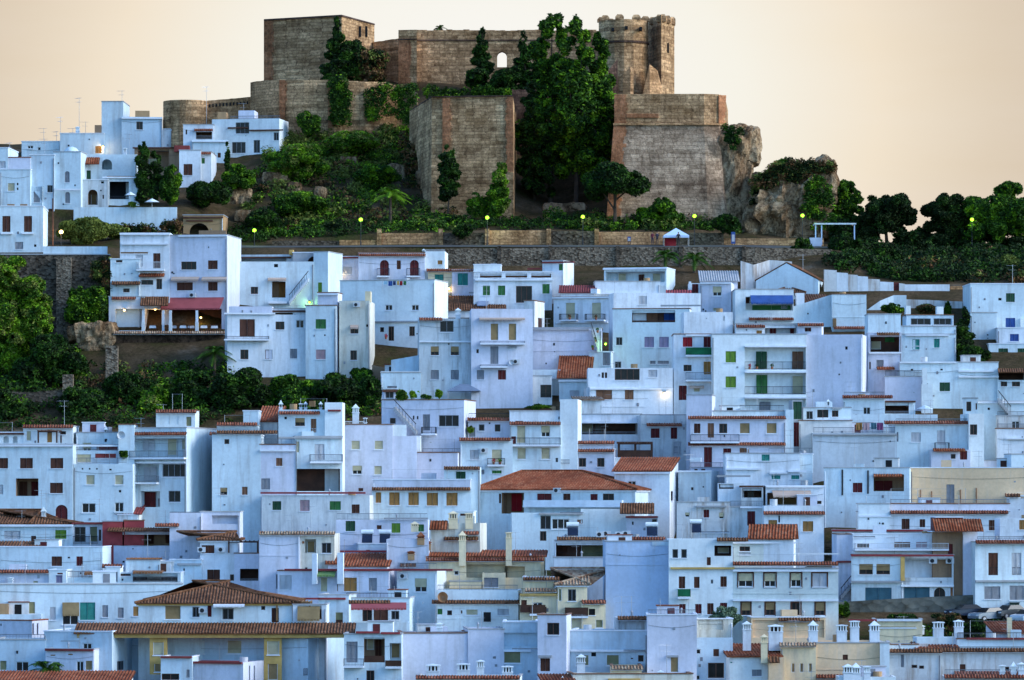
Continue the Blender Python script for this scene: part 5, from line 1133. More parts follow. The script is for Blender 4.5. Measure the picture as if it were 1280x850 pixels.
h = H('white house with teal garages, yellow pillar and an arched dark doorway', 1064, 1126, 694, 764, 'w 1082.5 711.5 17 13 th; w 1104 711.5 17 13 th; w 1098 743 33 17 tg; s 1064 1192 693 m; s 1064 1128 726 g; t 1052 690', wall='white', dep=8)
X(h, 1126, 1192, 694, 764, 'r 1131 1190 698 722 2; w 1150 713 21 15 bn; d 1176 713 8 18 gr; l 1131 1190 724 p .15; ad 1174.5 741.5 14 14 db; w 1146 742.5 32 17 tg; k 1166 701; s 1126 1192 731 w; w 1190 742 4 15 rust', off=.1, wall='white', dep=7)
X(h, 1126, 1131, 696, 726, '', off=-.25, wall='yel', dep=.6, gnd=0)
X(h, 1066, 1192, 668, 700, 'w 1079 682 15 5 db; w 1128 681 20 7 bn; w 1152 681 14 7 pk; b 1068 1185 686 w .6; t 1140 669; l 1064 1186 692 p .3; w 1080 671 28 1.5 gy', off=1.2, wall='white', dep=6)
h = H('narrow mauve house with red coping left of the teal garages', 1046, 1066, 668, 758, 's 1046 1067 701 r; x 1051 1057 668 676 rust; e 1050 746 1064 729 greyiron; t 1056 668', wall='pink', dep=6)
h = H('brown stone house with a projecting terracotta canopy roof', 1166, 1204, 665, 762, 'n 1165 1226 649 664 tile 1.8; d 1188 690 6 20 mr; k 1187 701; w 1190 720 1 1 v', wall='brownwall', dep=6)
X(h, 1170, 1204, 647, 670, '', off=.3, wall='mr', dep=4)
h = H('long low white house with dark glazing left of the terracotta canopy', 1073, 1262, 640, 700, 'w 1092 654 33 12 dk; w 1132 655 10 13 br; w 1153 654 7 10 br; w 1241 656.5 10 13 br; s 1113 1260 638 t; s 1073 1114 644 w', wall='white', dep=6)
X(h, 1073, 1112, 630, 660, '', off=.3, wall='bright', dep=5)
X(h, 1112, 1262, 630, 660, '', off=2, wall='pink', dep=5)
X(h, 1040, 1170, 663, 700, 's 1040 1168 662 m', off=-1.5, wall='white', dep=4)
h = H('white house with a tall brown balcony door and grey garages at the right edge', 1219, 1300, 678, 768, 'd 1241.5 705 12 28 br; d 1270.5 705 12 28 ws; l 1235 1248 719 r .8; l 1264 1277 719 r .8; s 1219 1300 675 t; w 1240.5 741 20 16 gy; w 1271 741 18 18 gy; s 1219 1300 725 g; l 1222 1300 674 g .3', side=-14, wall='cool', dep=8)
X(h, 1250, 1300, 648, 690, 'w 1278 656 8 12 og', off=2, wall='white', dep=5)
X(h, 1204, 1222, 656, 766, '', off=1.5, wall='pink', dep=5)
# front edge of the town, cut by the bottom of the picture
h = H('low cream house cut by the bottom edge with yellow tiles and chimneys', 716, 866, 843, 905, 'c 727 817 13 w .5; w 736 847 6 1 db; w 757 847 6 1 db; c 828 836 8; s 760 800 848 y', wall='yellowed', dep=5, Y=DT(895))
X(h, 764, 802, 833, 860, 's 764 804 832 p', off=2, wall='cream', dep=5)
h = H('low house cut by the bottom edge with red tiles below the brown door', 680, 716, 851, 905, 'c 705 845 6', roof='shed:843:tile', wall='bright', dep=4, Y=DT(900))
h = H('low house cut by the bottom edge with three tile capped white chimneys', 520, 650, 846, 905, 'c 541 826 18 w .5; c 579 826 18 w .5; c 634 828 14 w .6; c 600 824 10 w .8; s 520 650 844 t', wall='white', dep=5, Y=DT(898))
h = H('low white house cut by the bottom edge with two slotted chimneys', 1048, 1120, 846, 905, 'c 1060 829 13 w .2; c 1070 830 12 w .2; c 1084 831 9 w .2; t 1016 838', wall='bright', dep=4, Y=DT(896))
h = H('low cream house cut by the bottom right corner with slotted chimneys', 1180, 1300, 846, 905, 'c 1253 828 7 w .2; c 1267 827 7 w .2; c 1277 824 10 w .2; s 1180 1300 843 t', wall='stained', dep=4, Y=DT(896))
# ---------------------------------------------------------------- TERRAIN
T0 = [(401, 1000), (512, 600), (526, 522)]
TR = [(401, 950), (520, 540)]
TC = [
 (-500, [*T0, (557.4,420),(558.3,320),(590,291),(593.3,286),(594.3,262),(642,194),(668,180),(700,195),(760,420),(900,700)]),
 (132,  [*T0, (557.4,420),(558.3,320),(590,291),(593.3,286),(594.3,262),(642,194),(668,178),(700,195),(760,420),(900,700)]),
 (146,  [*T0, (553,424),(566,330),(575,302),(590,292),(593.3,287),(594.3,262),(642,194),(665,170),(700,190),(760,420),(900,700)]),
 (225,  [*T0, (553,424),(566,330),(575,304),(590,296),(593.3,289),(594.3,262),(642,180),(660,160),(700,170),(760,420),(900,700)]),
 (290,  [*T0, (572,345),(580,322),(583,310),(592,306),(597,290),(612,235),(640,172),(665,150),(700,160),(760,420),(900,700)]),
 (345,  [*T0, (574,344),(580,322),(582,310),(592.0,307),(593.4,299),(597,292),(612,235),(636,168),(645,150),(652,110),(690,104),(760,420),(900,700)]),
 (515,  [*T0, (577,342),(582.2,337),(583.1,309),(592.0,306),(593.2,291),(600,283),(618,232),(634,180),(642,130),(650,104),(690,100),(760,420),(900,700)]),
 (600,  [*T0, (577,342),(582.2,337),(583.1,309),(592.0,306),(593.2,291),(600,281),(606,270),(625,210),(640,130),(650,104),(690,104),(760,420),(900,700)]),
 (690,  [*T0, (577,342),(582.2,337),(583.1,309),(592.0,306),(593.2,290),(600,281),(612,264),(630,246),(636,180),(642,130),(652,108),(690,110),(760,420),(900,700)]),
 (840,  [*T0, (577,342),(582.2,337),(583.1,309),(592.0,306),(593.2,290),(600,284),(606,272),(625,220),(636,140),(650,118),(690,120),(760,420),(900,700)]),
 (930,  [*T0, (577,342),(582.2,336),(583.1,309),(592.0,306),(593.4,302),(600,292),(612,268),(630,250),(660,290),(760,500),(900,700)]),
 (1040, [*TR, (572,352),(578,336),(584,314),(592,307),(606,300),(625,304),(680,430),(900,700)]),
 (1110, [*TR, (569,362),(575,351),(590,322),(601,309),(614,304),(640,330),(680,430),(900,700)]),
 (1800, [*TR, (569,364),(575,355),(590,326),(601,312),(614,308),(640,335),(680,430),(900,700)]),
]
TX = [c[0] for c in TC]
def col_py(i, Y):
    k = TC[i][1]
    return float(np.interp(Y, [q[0] for q in k], [q[1] for q in k]))
def ter_py(px, Y):
    px = max(-499, min(1799, px))
    i = max(0, min(len(TX)-2, int(np.searchsorted(TX, px)) - 1))
    t = (px-TX[i])/(TX[i+1]-TX[i]); t = t*t*(3-2*t)
    return col_py(i, Y)*(1-t) + col_py(i+1, Y)*t
def ter_z(x, y):
    Yc = max(401.0, min(900.0, y)); px = x*F/Yc + 640
    z = (HY - ter_py(px, Yc))*Yc/F
    if y > 596: z += 0.5*noise.noise((x*.25, y*.25, 3.0)) + .25*noise.noise((x*.8, y*.8, 7.0))
    if y < 45: z = max(z, -1.7 - max(0, y-8)*.6)
    return z
def ground(px, py, y0=396.0):
    Y = y0
    while Y < 700:
        if ter_py(px, Y) <= py: break
        Y += .4
    return P(px, ter_py(px, Y), Y)
def ground_at(px, Y):
    k = (px-640)/F
    return Vector((k*Y, Y, ter_z(k*Y, Y)))

def make_terrain():
    xs = np.concatenate([[-4000,-2000,-1000,-500,-300,-200,-140], np.arange(-105, 105.1, 1.15), [140,200,300,500,1000,2000,4000]])
    ys = np.concatenate([[-3000,-500,-60,-10,0,10,20,30,45,70,120,200,300,370], np.arange(390, 560, 2.2), np.arange(560, 665, .9), np.arange(665, 780, 5), [820,900,1200,2000,4000,7000]])
    nx, ny = len(xs), len(ys); v = []
    for y in ys:
        for x in xs: v.append((x, y, ter_z(x, y)))
    f = [(j*nx+i, j*nx+i+1, (j+1)*nx+i+1, (j+1)*nx+i) for j in range(ny-1) for i in range(nx-1)]
    me = bpy.data.meshes.new('ground'); me.from_pydata(v, [], f); me.update()
    m, nt, b = new_mat('hill_soil'); p = geo_pos(nt)
    n1 = noise_node(nt, p, 0.16, 6, 0.65)
    r1 = ramp(nt, [(0.3, (0.045, 0.05, 0.012)), (0.45, (0.07, 0.048, 0.022)), (0.6, (0.12, 0.075, 0.04)), (0.75, (0.2, 0.15, 0.10))])
    nt.links.new(n1.outputs[0], r1.inputs[0])
    n2 = noise_node(nt, p, 2.5, 6, 0.7); r2 = ramp(nt, [(0.3, (0.5, 0.5, 0.5)), (0.7, (1.2, 1.2, 1.2))]); nt.links.new(n2.outputs[0], r2.inputs[0])
    nt.links.new(mixc(nt, 1.0, r1.outputs[0], r2.outputs[0], 'MULTIPLY'), b.inputs['Base Color'])
    b.inputs['Roughness'].default_value = 1; b.inputs['Specular IOR Level'].default_value = .05
    bump(nt, b, n2.outputs[0], .8, .15)
    me.materials.append(m); me.polygons.foreach_set('use_smooth', [True]*len(me.polygons))
    o = bpy.data.objects.new('ground', me); COL.objects.link(o); o['kind'] = 'structure'
make_terrain()
# the castle road: a paved strip on the shelf above the rubble wall
rb = MB(); pr = None
for px in range(290, 1041, 15):
    q = [P(px, 0, y) for y in (583.3, 590.2)]; zz = [ter_z(a.x, a.y)+.06 for a in q]
    cur = [(q[0].x, q[0].y, zz[0]-.02), (q[1].x, q[1].y, zz[1]-.02)]
    if pr: rb.quad(pr[0], cur[0], cur[1], pr[1])
    pr = cur
o = rb.build('road', plain('worn_asphalt', (.07, .065, .06), .9, .3)); o['kind'] = 'structure'

# ---------------------------------------------------------------- STONE WALLS
def wall_run(mb, pts, th, foot):
    """pts: (px, pytop, Y); a wall with level or sloping top following them"""
    for (a, b_) in zip(pts, pts[1:]):
        A, B_ = P(*a), P(*b_); f = foot
        za, zb = P(a[0], f, a[2]).z, P(b_[0], f, b_[2]).z
        mb.hexa([(A.x,A.y,za),(B_.x,B_.y,zb),(B_.x,B_.y+th,zb),(A.x,A.y+th,za),(A.x,A.y,A.z),(B_.x,B_.y,B_.z),(B_.x,B_.y+th,B_.z),(A.x,A.y+th,A.z)])
def wall_thing(name, label, pts, th, foot, mat, cat='wall', coping=None):
    c = pts[len(pts)//2]; root = empty(name, P(c[0], foot, c[2]), label, cat)
    mb = MB(); wall_run(mb, pts, th, foot); mb.build('wall', mat, root)
    if coping:
        cb = MB(); wall_run(cb, [(a[0], a[1]-1.2, a[2]-.06) for a in pts], th+.12, (pts[0][1]-.05)) if all(abs(p[1]-pts[0][1]) < .01 for p in pts) else None
        if cb.f: cb.build('coping', coping, root)
    return root
w = wall_thing('retaining_wall', 'long rubble stone retaining wall under the castle road', [(552,311,582.1),(700,309.5,582.1),(850,308.5,582.1),(945,309.5,582.1),(1040,312,583)], .9, 350, 'rubble')
mb = MB()
for px in (624, 688, 772, 851, 930):
    a = P(px, 309, 581.9); mb.box(a.x-.25, a.x+.25, 581.85, 582.05, a.z-4, a.z+.15)
mb.build('drain_pier', 'rubbledark', w)
w = empty('panelled_wall', P(700, 306, 591.6), 'low stone wall of alternating pale and dark panels along the castle road', 'wall')
for i, (a, b_, t, mt) in enumerate(((340,424,301,'rubbledark'),(424,474,300,'castlewarm'),(474,551,291.5,'castlewarm'),(551,609,291,'rubbledark'),(609,686,288,'castlewarm'),(686,746,289,'rubbledark'),(746,838,290,'castlewarm'),(838,905,291,'rubbledark'),(905,1030,298,'castle'))):
    mb = MB(); wall_run(mb, [(a+.4, t, 591.6 - .12*(i % 2)), (b_-.4, t, 591.6 - .12*(i % 2))], .5, 314); mb.build('wall_panel', mt, w)
for px in (474, 551, 609, 686, 746):
    mb = MB(); a = P(px, 287, 591.4); mb.box(a.x-.3, a.x+.3, 591.25, 591.9, a.z-3, a.z+.1); mb.build('pillar', 'castle', w)
w = wall_thing('retaining_wall', 'tall dark stone retaining wall with a buttress below the upper village', [(-70,318,557.0),(71,318,557.0),(137,319,557.0)], 1.2, 430, 'rubbledark')
mb = MB(); a = P(80, 322, 556.4); b_ = P(80, 425, 556.4); mb.box(a.x-.95, a.x+.95, 556.0, 556.95, b_.z, a.z); mb.build('buttress', 'rubble', w)
mb = MB(); wall_run(mb, [(-70,316.4,556.9),(137,317.4,556.9)], 1.3, 318.6); mb.build('coping', 'grey', w)
for lab, px0, px1, yt, yb in (('square stone pillar standing among the gully trees under the boulder', 78, 91, 468, 512), ('tall stone pier below the left corner of the restaurant terrace', 132, 147, 432, 492)):
    Y = DT(yb-6); o = MB(); a = P(px0, yt, Y); b_ = P(px1, yb, Y); o.box(a.x, b_.x, Y, Y+1.2, b_.z-1, a.z)
    o = o.build('stone_pier', 'rubble'); own(o, P((px0+px1)/2, yb, Y)); tag(o, lab, 'pier')
w = wall_thing('garden_wall', 'low stone garden wall left of the square pillar in the gully', [(-40,489,DT(505)),(40,490,DT(505)),(78,487,DT(505))], .5, 515, 'rubbledark')
w = wall_thing('retaining_wall', 'grey green stone retaining wall below the teal garages', [(1046,753,454.6),(1120,748.5,454.6),(1200,744.5,454.6),(1263,741.5,454.6)], .7, 792, 'greystone')
w = empty('boundary_wall', P(1080, 372, 568.5), 'long stepped white boundary wall below the scrub on the right', 'wall')
segs = [(1030,1046,337),(1046,1060,340.5),(1060,1072,343),(1072,1085,345),(1085,1100,348.5),(1100,1117,352),(1124,1131,354),(1131,1187,355.5)]
for i, (a, b_, t) in enumerate(segs):
    mb = MB(); wall_run(mb, [(a, t, 568.6-.01*i), (b_, t+(.8 if b_-a < 30 else 0), 568.6-.01*i)], .45, 400); mb.build('wall', 'white' if i % 2 else 'stained', w)
mb = MB(); wall_run(mb, [(1117, 353, 568.8), (1124, 353, 568.8)], .2, 385); mb.build('door', 'mr', w)
w = wall_thing('boundary_wall', 'stained white wall climbing left of the gabled house to the road', [(926,326,570.5),(942,331,570.5),(962,325,571.5),(990,327,571.5)], .45, 385, 'stained')
w = wall_thing('stone_wall', 'yellow brown stone wall left of the long house at the top right', [(1186,358,569.2),(1214,357.5,569.2)], .5, 400, 'castlewarm')
w = wall_thing('garden_wall', 'low white garden wall under the dry climbing shrub behind bright pillars', [(1128,374,562.6),(1160,375,562.6),(1203,377,562.6)], .4, 420, 'stained')
w = wall_thing('boundary_wall', 'white wall sloping down beside the steps right of the blank walled house', [(1083,388,562),(1100,376,562),(1117,369,562.5),(1133,369,562.5)], .4, 420, 'cool')
w = wall_thing('garden_wall', 'low white wall under the shrub at the foot of the restaurant neighbours', [(465,456,DT(474)),(492,462,DT(474))], .4, 500, 'brownwall')

# ---------------------------------------------------------------- CASTLE
CA = empty('castle', P(620, 150, 645), 'ruined stone castle crowning the hill above the white town', 'castle')
def cz(py, Y): return (HY-py)*Y/F
def cprism(name, mat, pts, pt, pb, taper=0.0, par=None, label=None):
    """pts: (px, Y) around; pt/pb rows measured at the first point's distance"""
    poly = [(P(a, 0, y).x, y) for a, y in pts]; Y0 = pts[0][1]
    mb = MB(); mb.prism(poly, cz(pb, Y0), cz(pt, Y0), taper); o = mb.build(name, mat, par or CA)
    if label: o['label'] = label
    return o
def jag(pts, step, amp):            # a ruined top: extra points
    out = []
    for a, b_ in zip(pts, pts[1:]):
        n = max(1, int(abs(b_[0]-a[0])/step))
        for k in range(n):
            t = k/n; out.append((a[0]+(b_[0]-a[0])*t, a[1]+(b_[1]-a[1])*t + random.uniform(-amp, amp), a[2]+(b_[2]-a[2])*t))
    return out + [pts[-1]]
def cwall(name, mat, pts, th, foot, par=None, label=None, rough=.35):
    mb = MB(); wall_run(mb, jag(pts, 4, rough), th, foot); o = mb.build(name, mat, par or CA)
    if label: o['label'] = label
    return o
# keep
keep = cprism('keep', 'castle', [(330,654),(427,648),(468,660),(375,668)], 25.5, 112, label='square stone keep with brick corner')
mb = MB(); kp = [(P(a,0,y).x, y) for a, y in ((330,653.8),(427,647.7),(468.4,660),(375,668.3))]; mb.prism(kp, cz(26.2,650)+.45, cz(24.2,650)+.45, .05); mb.build('coping', 'castledark', keep)
def quoin(par, px0, px1, Y0, Y1, yt, yb, mat='brick', n=None):
    """brick corner strip with toothed inner edge"""
    mb = MB(); rows = n or max(4, int((yb-yt)/3.2))
    for k in range(rows):
        a = yt+(yb-yt)*k/rows; b_ = yt+(yb-yt)*(k+1)/rows; e = px1 + random.uniform(-1.5, 1.5)*(1 if px1 > px0 else -1)
        A0, A1 = P(px0, a, Y0), P(e, a, Y0+(Y1-Y0)*(e-px0)/(px1-px0)); B0, B1 = P(px0, b_, Y0), P(e, b_, A1.y)
        mb.hexa([(B0.x,B0.y,B0.z),(B1.x,B1.y,B1.z),(B1.x,B1.y+.3,B1.z),(B0.x,B0.y+.3,B0.z),(A0.x,A0.y,A0.z),(A1.x,A1.y,A1.z),(A1.x,A1.y+.3,A1.z),(A0.x,A0.y+.3,A0.z)])
    return mb.build('brick_quoin', mat, par)
quoin(keep, 329.8, 341, 653.9, 653.2, 26, 104)
for px in (449, 457):
    mb = MB(); Y = 648+12*(px-427)/41; a = P(px, 33, Y); b_ = P(px, 46, Y); mb.box(a.x-.28, a.x+.28, Y-.25, Y+.4, b_.z, a.z); mb.build('slit_window', 'dark', keep)
# lower enclosure below the keep
low = cwall('enclosure_wall', 'castle', [(349,100,635.5),(380,100,634.5),(418,100,634),(455,102,634.5),(482,103,636),(505,109,637),(522,116,636)], 2.0, 180, label='lower enclosure wall hung with ivy')
cwall('enclosure_wall', 'castlewarm', [(313,103,641),(330,100.5,638),(350,99.5,635.4)], 2.0, 172)
quoin(low, 349, 357, 635.1, 635.0, 100, 148)
quoin(low, 410, 416, 633.8, 633.7, 105, 160)
cwall('outer_wall', 'castlewarm', [(257,126,642),(285,123.5,642),(314,121,642)], 1.5, 175, label='outer wall with a row of small holes')
mb = MB()
for k in range(12):
    a = P(262+k*4.3, 131.5-k*.35, 641.9); mb.box(a.x-.1, a.x+.1, 641.86, 642.2, a.z-.3, a.z+.15)
mb.build('putlog_holes', 'dark', CA)
tp = [(232 + 28*math.cos(t), 642 - 3.2*math.sin(t)) for t in [math.pi*k/12 for k in range(12, -1, -1)]]
cprism('round_turret', 'castle', tp + [(260,648),(204,648)], 127, 185, label='low round turret at the left end of the castle')
# upper curtain wall, with the archway that shows the sky
cwall('curtain_wall', 'castle', [(466,53,659),(498,48,655)], 1.6, 112)
Yc = 651.0; fc = Face((P(520.5,0,Yc).x, Yc), (1, 0), (0, 1), P(751,0,Yc).x - P(520.5,0,Yc).x)
fb = Face((P(520.5,0,Yc).x, Yc+1.8), (1, 0), (0, 1), fc.W)
ua, ub = fc.u(621.5), fc.u(633.5); op = [(ua, ub, fc.z(627, 84), fc.z(627, 64), 1.8, True, False)]
z0_, z1_ = cz(112, Yc), cz(38.5, Yc)
mb = MB(); facade(mb, fc, z0_, z1_, op); facade(mb, fb, z0_, z1_, [(ua, ub, op[0][2], op[0][3], .01, True, False)])
mb.quad(fc.p(0,0,z1_), fc.p(fc.W,0,z1_), fc.p(fc.W,1.8,z1_), fc.p(0,1.8,z1_)); mb.quad(fc.p(0,0,z0_), fc.p(0,1.8,z0_), fc.p(0,1.8,z1_), fc.p(0,0,z1_)); mb.quad(fc.p(fc.W,0,z0_), fc.p(fc.W,1.8,z0_), fc.p(fc.W,1.8,z1_), fc.p(fc.W,0,z1_))
cur = mb.build('curtain_wall', 'castle', CA); cur['label'] = 'upper curtain wall pierced by an arch that shows the sky'
mb = MB(); fc.box(mb, 0, fc.W, -.18, -.004, fc.z(600, 51), fc.z(600, 49.4)); mb.build('string_course', 'castledark', cur)
mb = MB(); k0 = fc.u(521)
while k0 < fc.W - 2:                                   # parapet of uneven stones
    wd = random.uniform(.7, 1.6); fc.box(mb, k0, k0+wd, .1, .7, z1_-.05, z1_ + random.uniform(.02, .22)); k0 += wd + .02
mb.build('parapet', 'castle', cur)
cprism('corner_tower', 'castle', [(498,648),(521,647.5),(521,654),(498,654)], 37.5, 112)
quoin(CA, 498, 513, 647.8, 647.6, 48, 104)
cprism('corner_parapet', 'castledark', [(497.6,647.8),(521.2,647.2),(521.2,648),(497.6,648.4)], 48.6, 50)
# crenellated tower
YT = 640.0; r_ = 31*YT/F; cx_ = P(780, 0, YT).x
oct_ = [(cx_ + r_*math.cos(t), YT + 3.5 - r_*math.sin(t)) for t in [math.pi + 2*math.pi*k/16 for k in range(16)]]
mb = MB(); mb.prism(oct_, cz(118, YT), cz(24, YT)); tur = mb.build('round_tower', 'castle', CA); tur['label'] = 'round crenellated tower'
mb = MB(); mb.prism([(cx_ + (x-cx_)*1.05, YT+3.5+(y-YT-3.5)*1.05) for x, y in oct_], cz(53, YT), cz(50.5, YT)); mb.build('string_course', 'castledark', tur)
def merlon(mb, x0, x1, y0, y1, z0, z1):
    mx, my = (x0+x1)/2, (y0+y1)/2
    zs = z1-.35; mb.box(x0, x1, y0, y1, z0, zs); i = len(mb.v); ix, iy = (x1-x0)*.24, (y1-y0)*.24
    mb.v += [(x0,y0,zs),(x1,y0,zs),(x1,y1,zs),(x0,y1,zs),(x0+ix,y0+iy,z1),(x1-ix,y0+iy,z1),(x1-ix,y1-iy,z1),(x0+ix,y1-iy,z1)]
    mb.f += [(i,i+1,i+5,i+4),(i+1,i+2,i+6,i+5),(i+2,i+3,i+7,i+6),(i+3,i,i+4,i+7),(i+4,i+5,i+6,i+7)]
for k in range(16):
    if k % 2: continue
    t = math.pi + 2*math.pi*(k+.5)/16; x = cx_ + (r_-.35)*math.cos(t); y = YT+3.5 - (r_-.35)*math.sin(t)
    mb = MB(); merlon(mb, x-.62, x+.62, y-.4, y+.4, cz(24.2, YT), cz(17.6, YT)); mb.build('merlon', 'castle', tur)
for px, py in ((783,35),(801,36),(766,37)):
    mb = MB(); a = P(px, py, YT); mb.box(a.x-.2, a.x+.2, YT-.42, YT+3, a.z-.25, a.z+.25); mb.build('loophole', 'dark', tur)
sq = [(804,650),(826.5,641),(843,646),(822,656)]
sqt = cprism('square_tower', 'castle', sq, 26.5, 125, label='tall square crenellated tower')
def lerp2(a, b_, t): return (a[0]+(b_[0]-a[0])*t, a[1]+(b_[1]-a[1])*t)
pl = [(P(a,0,y).x, y) for a, y in sq]
for i in range(4):
    for t in ((.12, .5, .88) if i != 1 else (.14, .5, .86)):
        x, y = lerp2(pl[i], pl[(i+1) % 4], t); mb = MB(); merlon(mb, x-.42, x+.42, y-.42, y+.42, cz(26.6, 641), cz(17.2, 641)); mb.build('merlon', 'castle', sqt)
mb = MB(); a = P(834.5, 60, 643.5); mb.box(a.x-.2, a.x+.2, 643.2, 645, a.z-.7, a.z+.7); mb.build('loophole', 'dark', sqt)
cwall('broken_wall', 'castlewarm', [(770,100,637.5),(779,92,637),(788,84,636.8),(792,86,637)], 1.2, 122, rough=1.0)
cwall('broken_wall', 'castlewarm', [(803,118,638),(812,80,638),(822,88,639),(828,112,640)], 1.5, 124, rough=1.2)
# middle bastion
mid = cprism('middle_bastion', 'castle', [(540,606),(641,604.5),(645,632),(512,628)], 120.5, 285, .35, label='tall middle bastion with brick edges')
quoin(mid, 641.2, 632.5, 604.2, 604.3, 121, 215); quoin(mid, 553, 562.5, 605.4, 605.3, 123, 192, 'brick')
mb = MB(); bp_ = [(P(a,0,y).x, y) for a, y in ((539.6,605.7),(641.4,604.2),(645,632),(512,628))]; mb.prism(bp_, cz(121,605), cz(119.6,605)); mb.build('coping', 'castledark', mid)
# recess between the bastions
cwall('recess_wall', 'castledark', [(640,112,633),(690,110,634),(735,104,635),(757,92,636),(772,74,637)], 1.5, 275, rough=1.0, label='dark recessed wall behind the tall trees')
# right bastion: straight top, battered foot
def frustum(mb, top, bot):
    n = len(top); i = len(mb.v); mb.v += bot + top
    for k in range(n):
        j = (k+1) % n; mb.f.append((i+k, i+j, i+n+j, i+n+k))
    mb.f.append(tuple(range(i+n, i+2*n)))
def V3(px, py, Y): return tuple(P(px, py, Y))
zc = cz(156, 606)
top = [(P(a,0,y).x, y, zc) for a, y in ((767,606),(880,605.5),(899,606.3),(907,609),(911,632),(772,634))]
bot = [(P(a,0,y).x, y, cz(292, 602)) for a, y in ((756.5,602.3),(886,601.8),(908,603),(918,607),(922,632),(762,634))]
mb = MB(); frustum(mb, top, bot); rbs = mb.build('right_bastion', 'bastion', CA); rbs['label'] = 'pale battered bastion with a cordon and brick corner'
up = [(P(a,0,y).x, y) for a, y in ((768,606.1),(880,605.6),(898.5,606.4),(906,609),(910,632),(772,634))]
mb = MB(); mb.prism(up, zc, cz(117.5, 606)); ub_ = mb.build('bastion_parapet', 'castle', rbs)
mb = MB(); mb.prism([(P(a,0,y).x, y) for a, y in ((766.4,605.7),(880.2,605.1),(899.6,606),(908,608.9),(912,632),(772,634))], zc-.05, zc+.2); mb.build('cordon', 'castlewarm', rbs)
quoin(rbs, 768, 783, 605.95, 605.85, 118, 154.5, 'brick'); quoin(rbs, 898.4, 906.4, 606.2, 608.8, 119, 154, 'brick')
mb = MB(); rows = 30
for k in range(rows):
    t0, t1 = k/rows, (k+1)/rows; e = random.uniform(13, 18)
    def q(t, dx): return P(767+dx-10.4*t, 157+ (292-157)*t, 605.9-3.75*t-.05)
    a, b_, c, d = q(t0, 0), q(t0, e), q(t1, e), q(t1, 0)
    mb.hexa([d, c, (c.x, c.y+.3, c.z), (d.x, d.y+.3, d.z), a, b_, (b_.x, b_.y+.3, b_.z), (a.x, a.y+.3, a.z)])
mb.build('brick_quoin', 'brick', rbs)
quoin(rbs, 783, 824, 605.82, 605.7, 142, 147, 'brick', 2)

# ---------------------------------------------------------------- ROCKS
def rock(label, lobes, Y, mat='rock', name='rock_outcrop', seed=0, amp=.28, parts=None):
    """lobes: (cx, cy, rx, ry, depth m, dY)"""
    mb = MB()
    for li, (cx, cy, rx, ry, dp, dy) in enumerate(lobes):
        c = P(cx, cy, Y+dy); a = rx*Y/F; b_ = ry*Y/F; n, m_ = 56, 36; i0 = len(mb.v)
        for i in range(m_+1):
            ph = -math.pi/2+math.pi*i/m_
            for k in range(n):
                t = 2*math.pi*k/n; d = Vector((math.cos(ph)*math.cos(t), math.cos(ph)*math.sin(t), math.sin(ph)))
                s = 1/max(abs(d.x), abs(d.y), abs(d.z))*.55 + .5                        # between ball and block
                q = Vector((d.x*a*s, d.y*dp*s, d.z*b_*s)) ; w_ = (c+q)*.33
                f1 = noise.fractal((w_.x+seed, w_.y, w_.z*.75), .9, 2.1, 6)
                f2 = abs(noise.noise((w_.x*2.3+seed, w_.y*2.3, w_.z*1.2)))
                q += d*(f1*amp - f2*amp*.8)*min(a, b_, 4.0)*1.3
                mb.v.append(tuple(c+q))
        for i in range(m_):
            for k in range(n):
                j = (k+1) % n; mb.f.append((i0+i*n+k, i0+i*n+j, i0+(i+1)*n+j, i0+(i+1)*n+k))
    o = mb.build(name, mat); c = lobes[0]; own(o, P(c[0], c[1]+c[3], Y)); return tag(o, label, 'rock')
rock('pale crag with scrub on top leaning out right of the bastion', [(914,225,20,66,4,0),(926,182,23,26,3.5,-.3),(920,205,20,30,3.5,0),(917,262,24,44,4,0),(942,268,24,34,3,1)], 609, seed=3, amp=.22)
rock('broad cream cliff with green ivy beside the street lamp', [(985,262,46,42,5,0),(1018,255,26,48,4,1),(955,268,24,34,4,1),(975,285,48,22,3,-1),(965,240,26,24,3,1),(1000,224,36,18,3,1),(1030,232,14,34,3,-.5)], 604.5, seed=9, amp=.36)
rock('big tilted grey boulder beside the tall retaining wall', [(118,422,27,20,2.6,0),(130,438,15,20,2,0),(100,418,16,12,2,0)], 553.8, seed=5)
for i, (lab, px, py, rx, ry) in enumerate((('two blocky pale boulders right of the arched gatehouse', 300, 248, 17, 13), ('low pale boulder below the two blocky boulders', 304, 270, 10, 7),
      ('ochre rock face under the bright bushes of the castle slope', 345, 226, 15, 10), ('second ochre rock in the middle of the castle slope', 368, 237, 9, 9), ('grey rock below the middle of the castle slope', 494, 217, 12, 9),
      ('grey rock against the foot of the middle bastion', 534, 232, 11, 14), ('small pale rock high on the castle slope', 436, 202, 10, 6), ('small ochre rock right of the ochre rock face', 402, 243, 7, 8), ('pale ground rock at the foot of the recessed wall', 706, 262, 24, 8), ('small pale rock near the brick corner of the middle bastion', 511, 200, 6, 6))):
    g = ground(px, py); rock(lab, [(px, py, rx*1.15, ry*1.15, 1.2, 0)], g.y-1.0, seed=20+i*3, amp=.3)
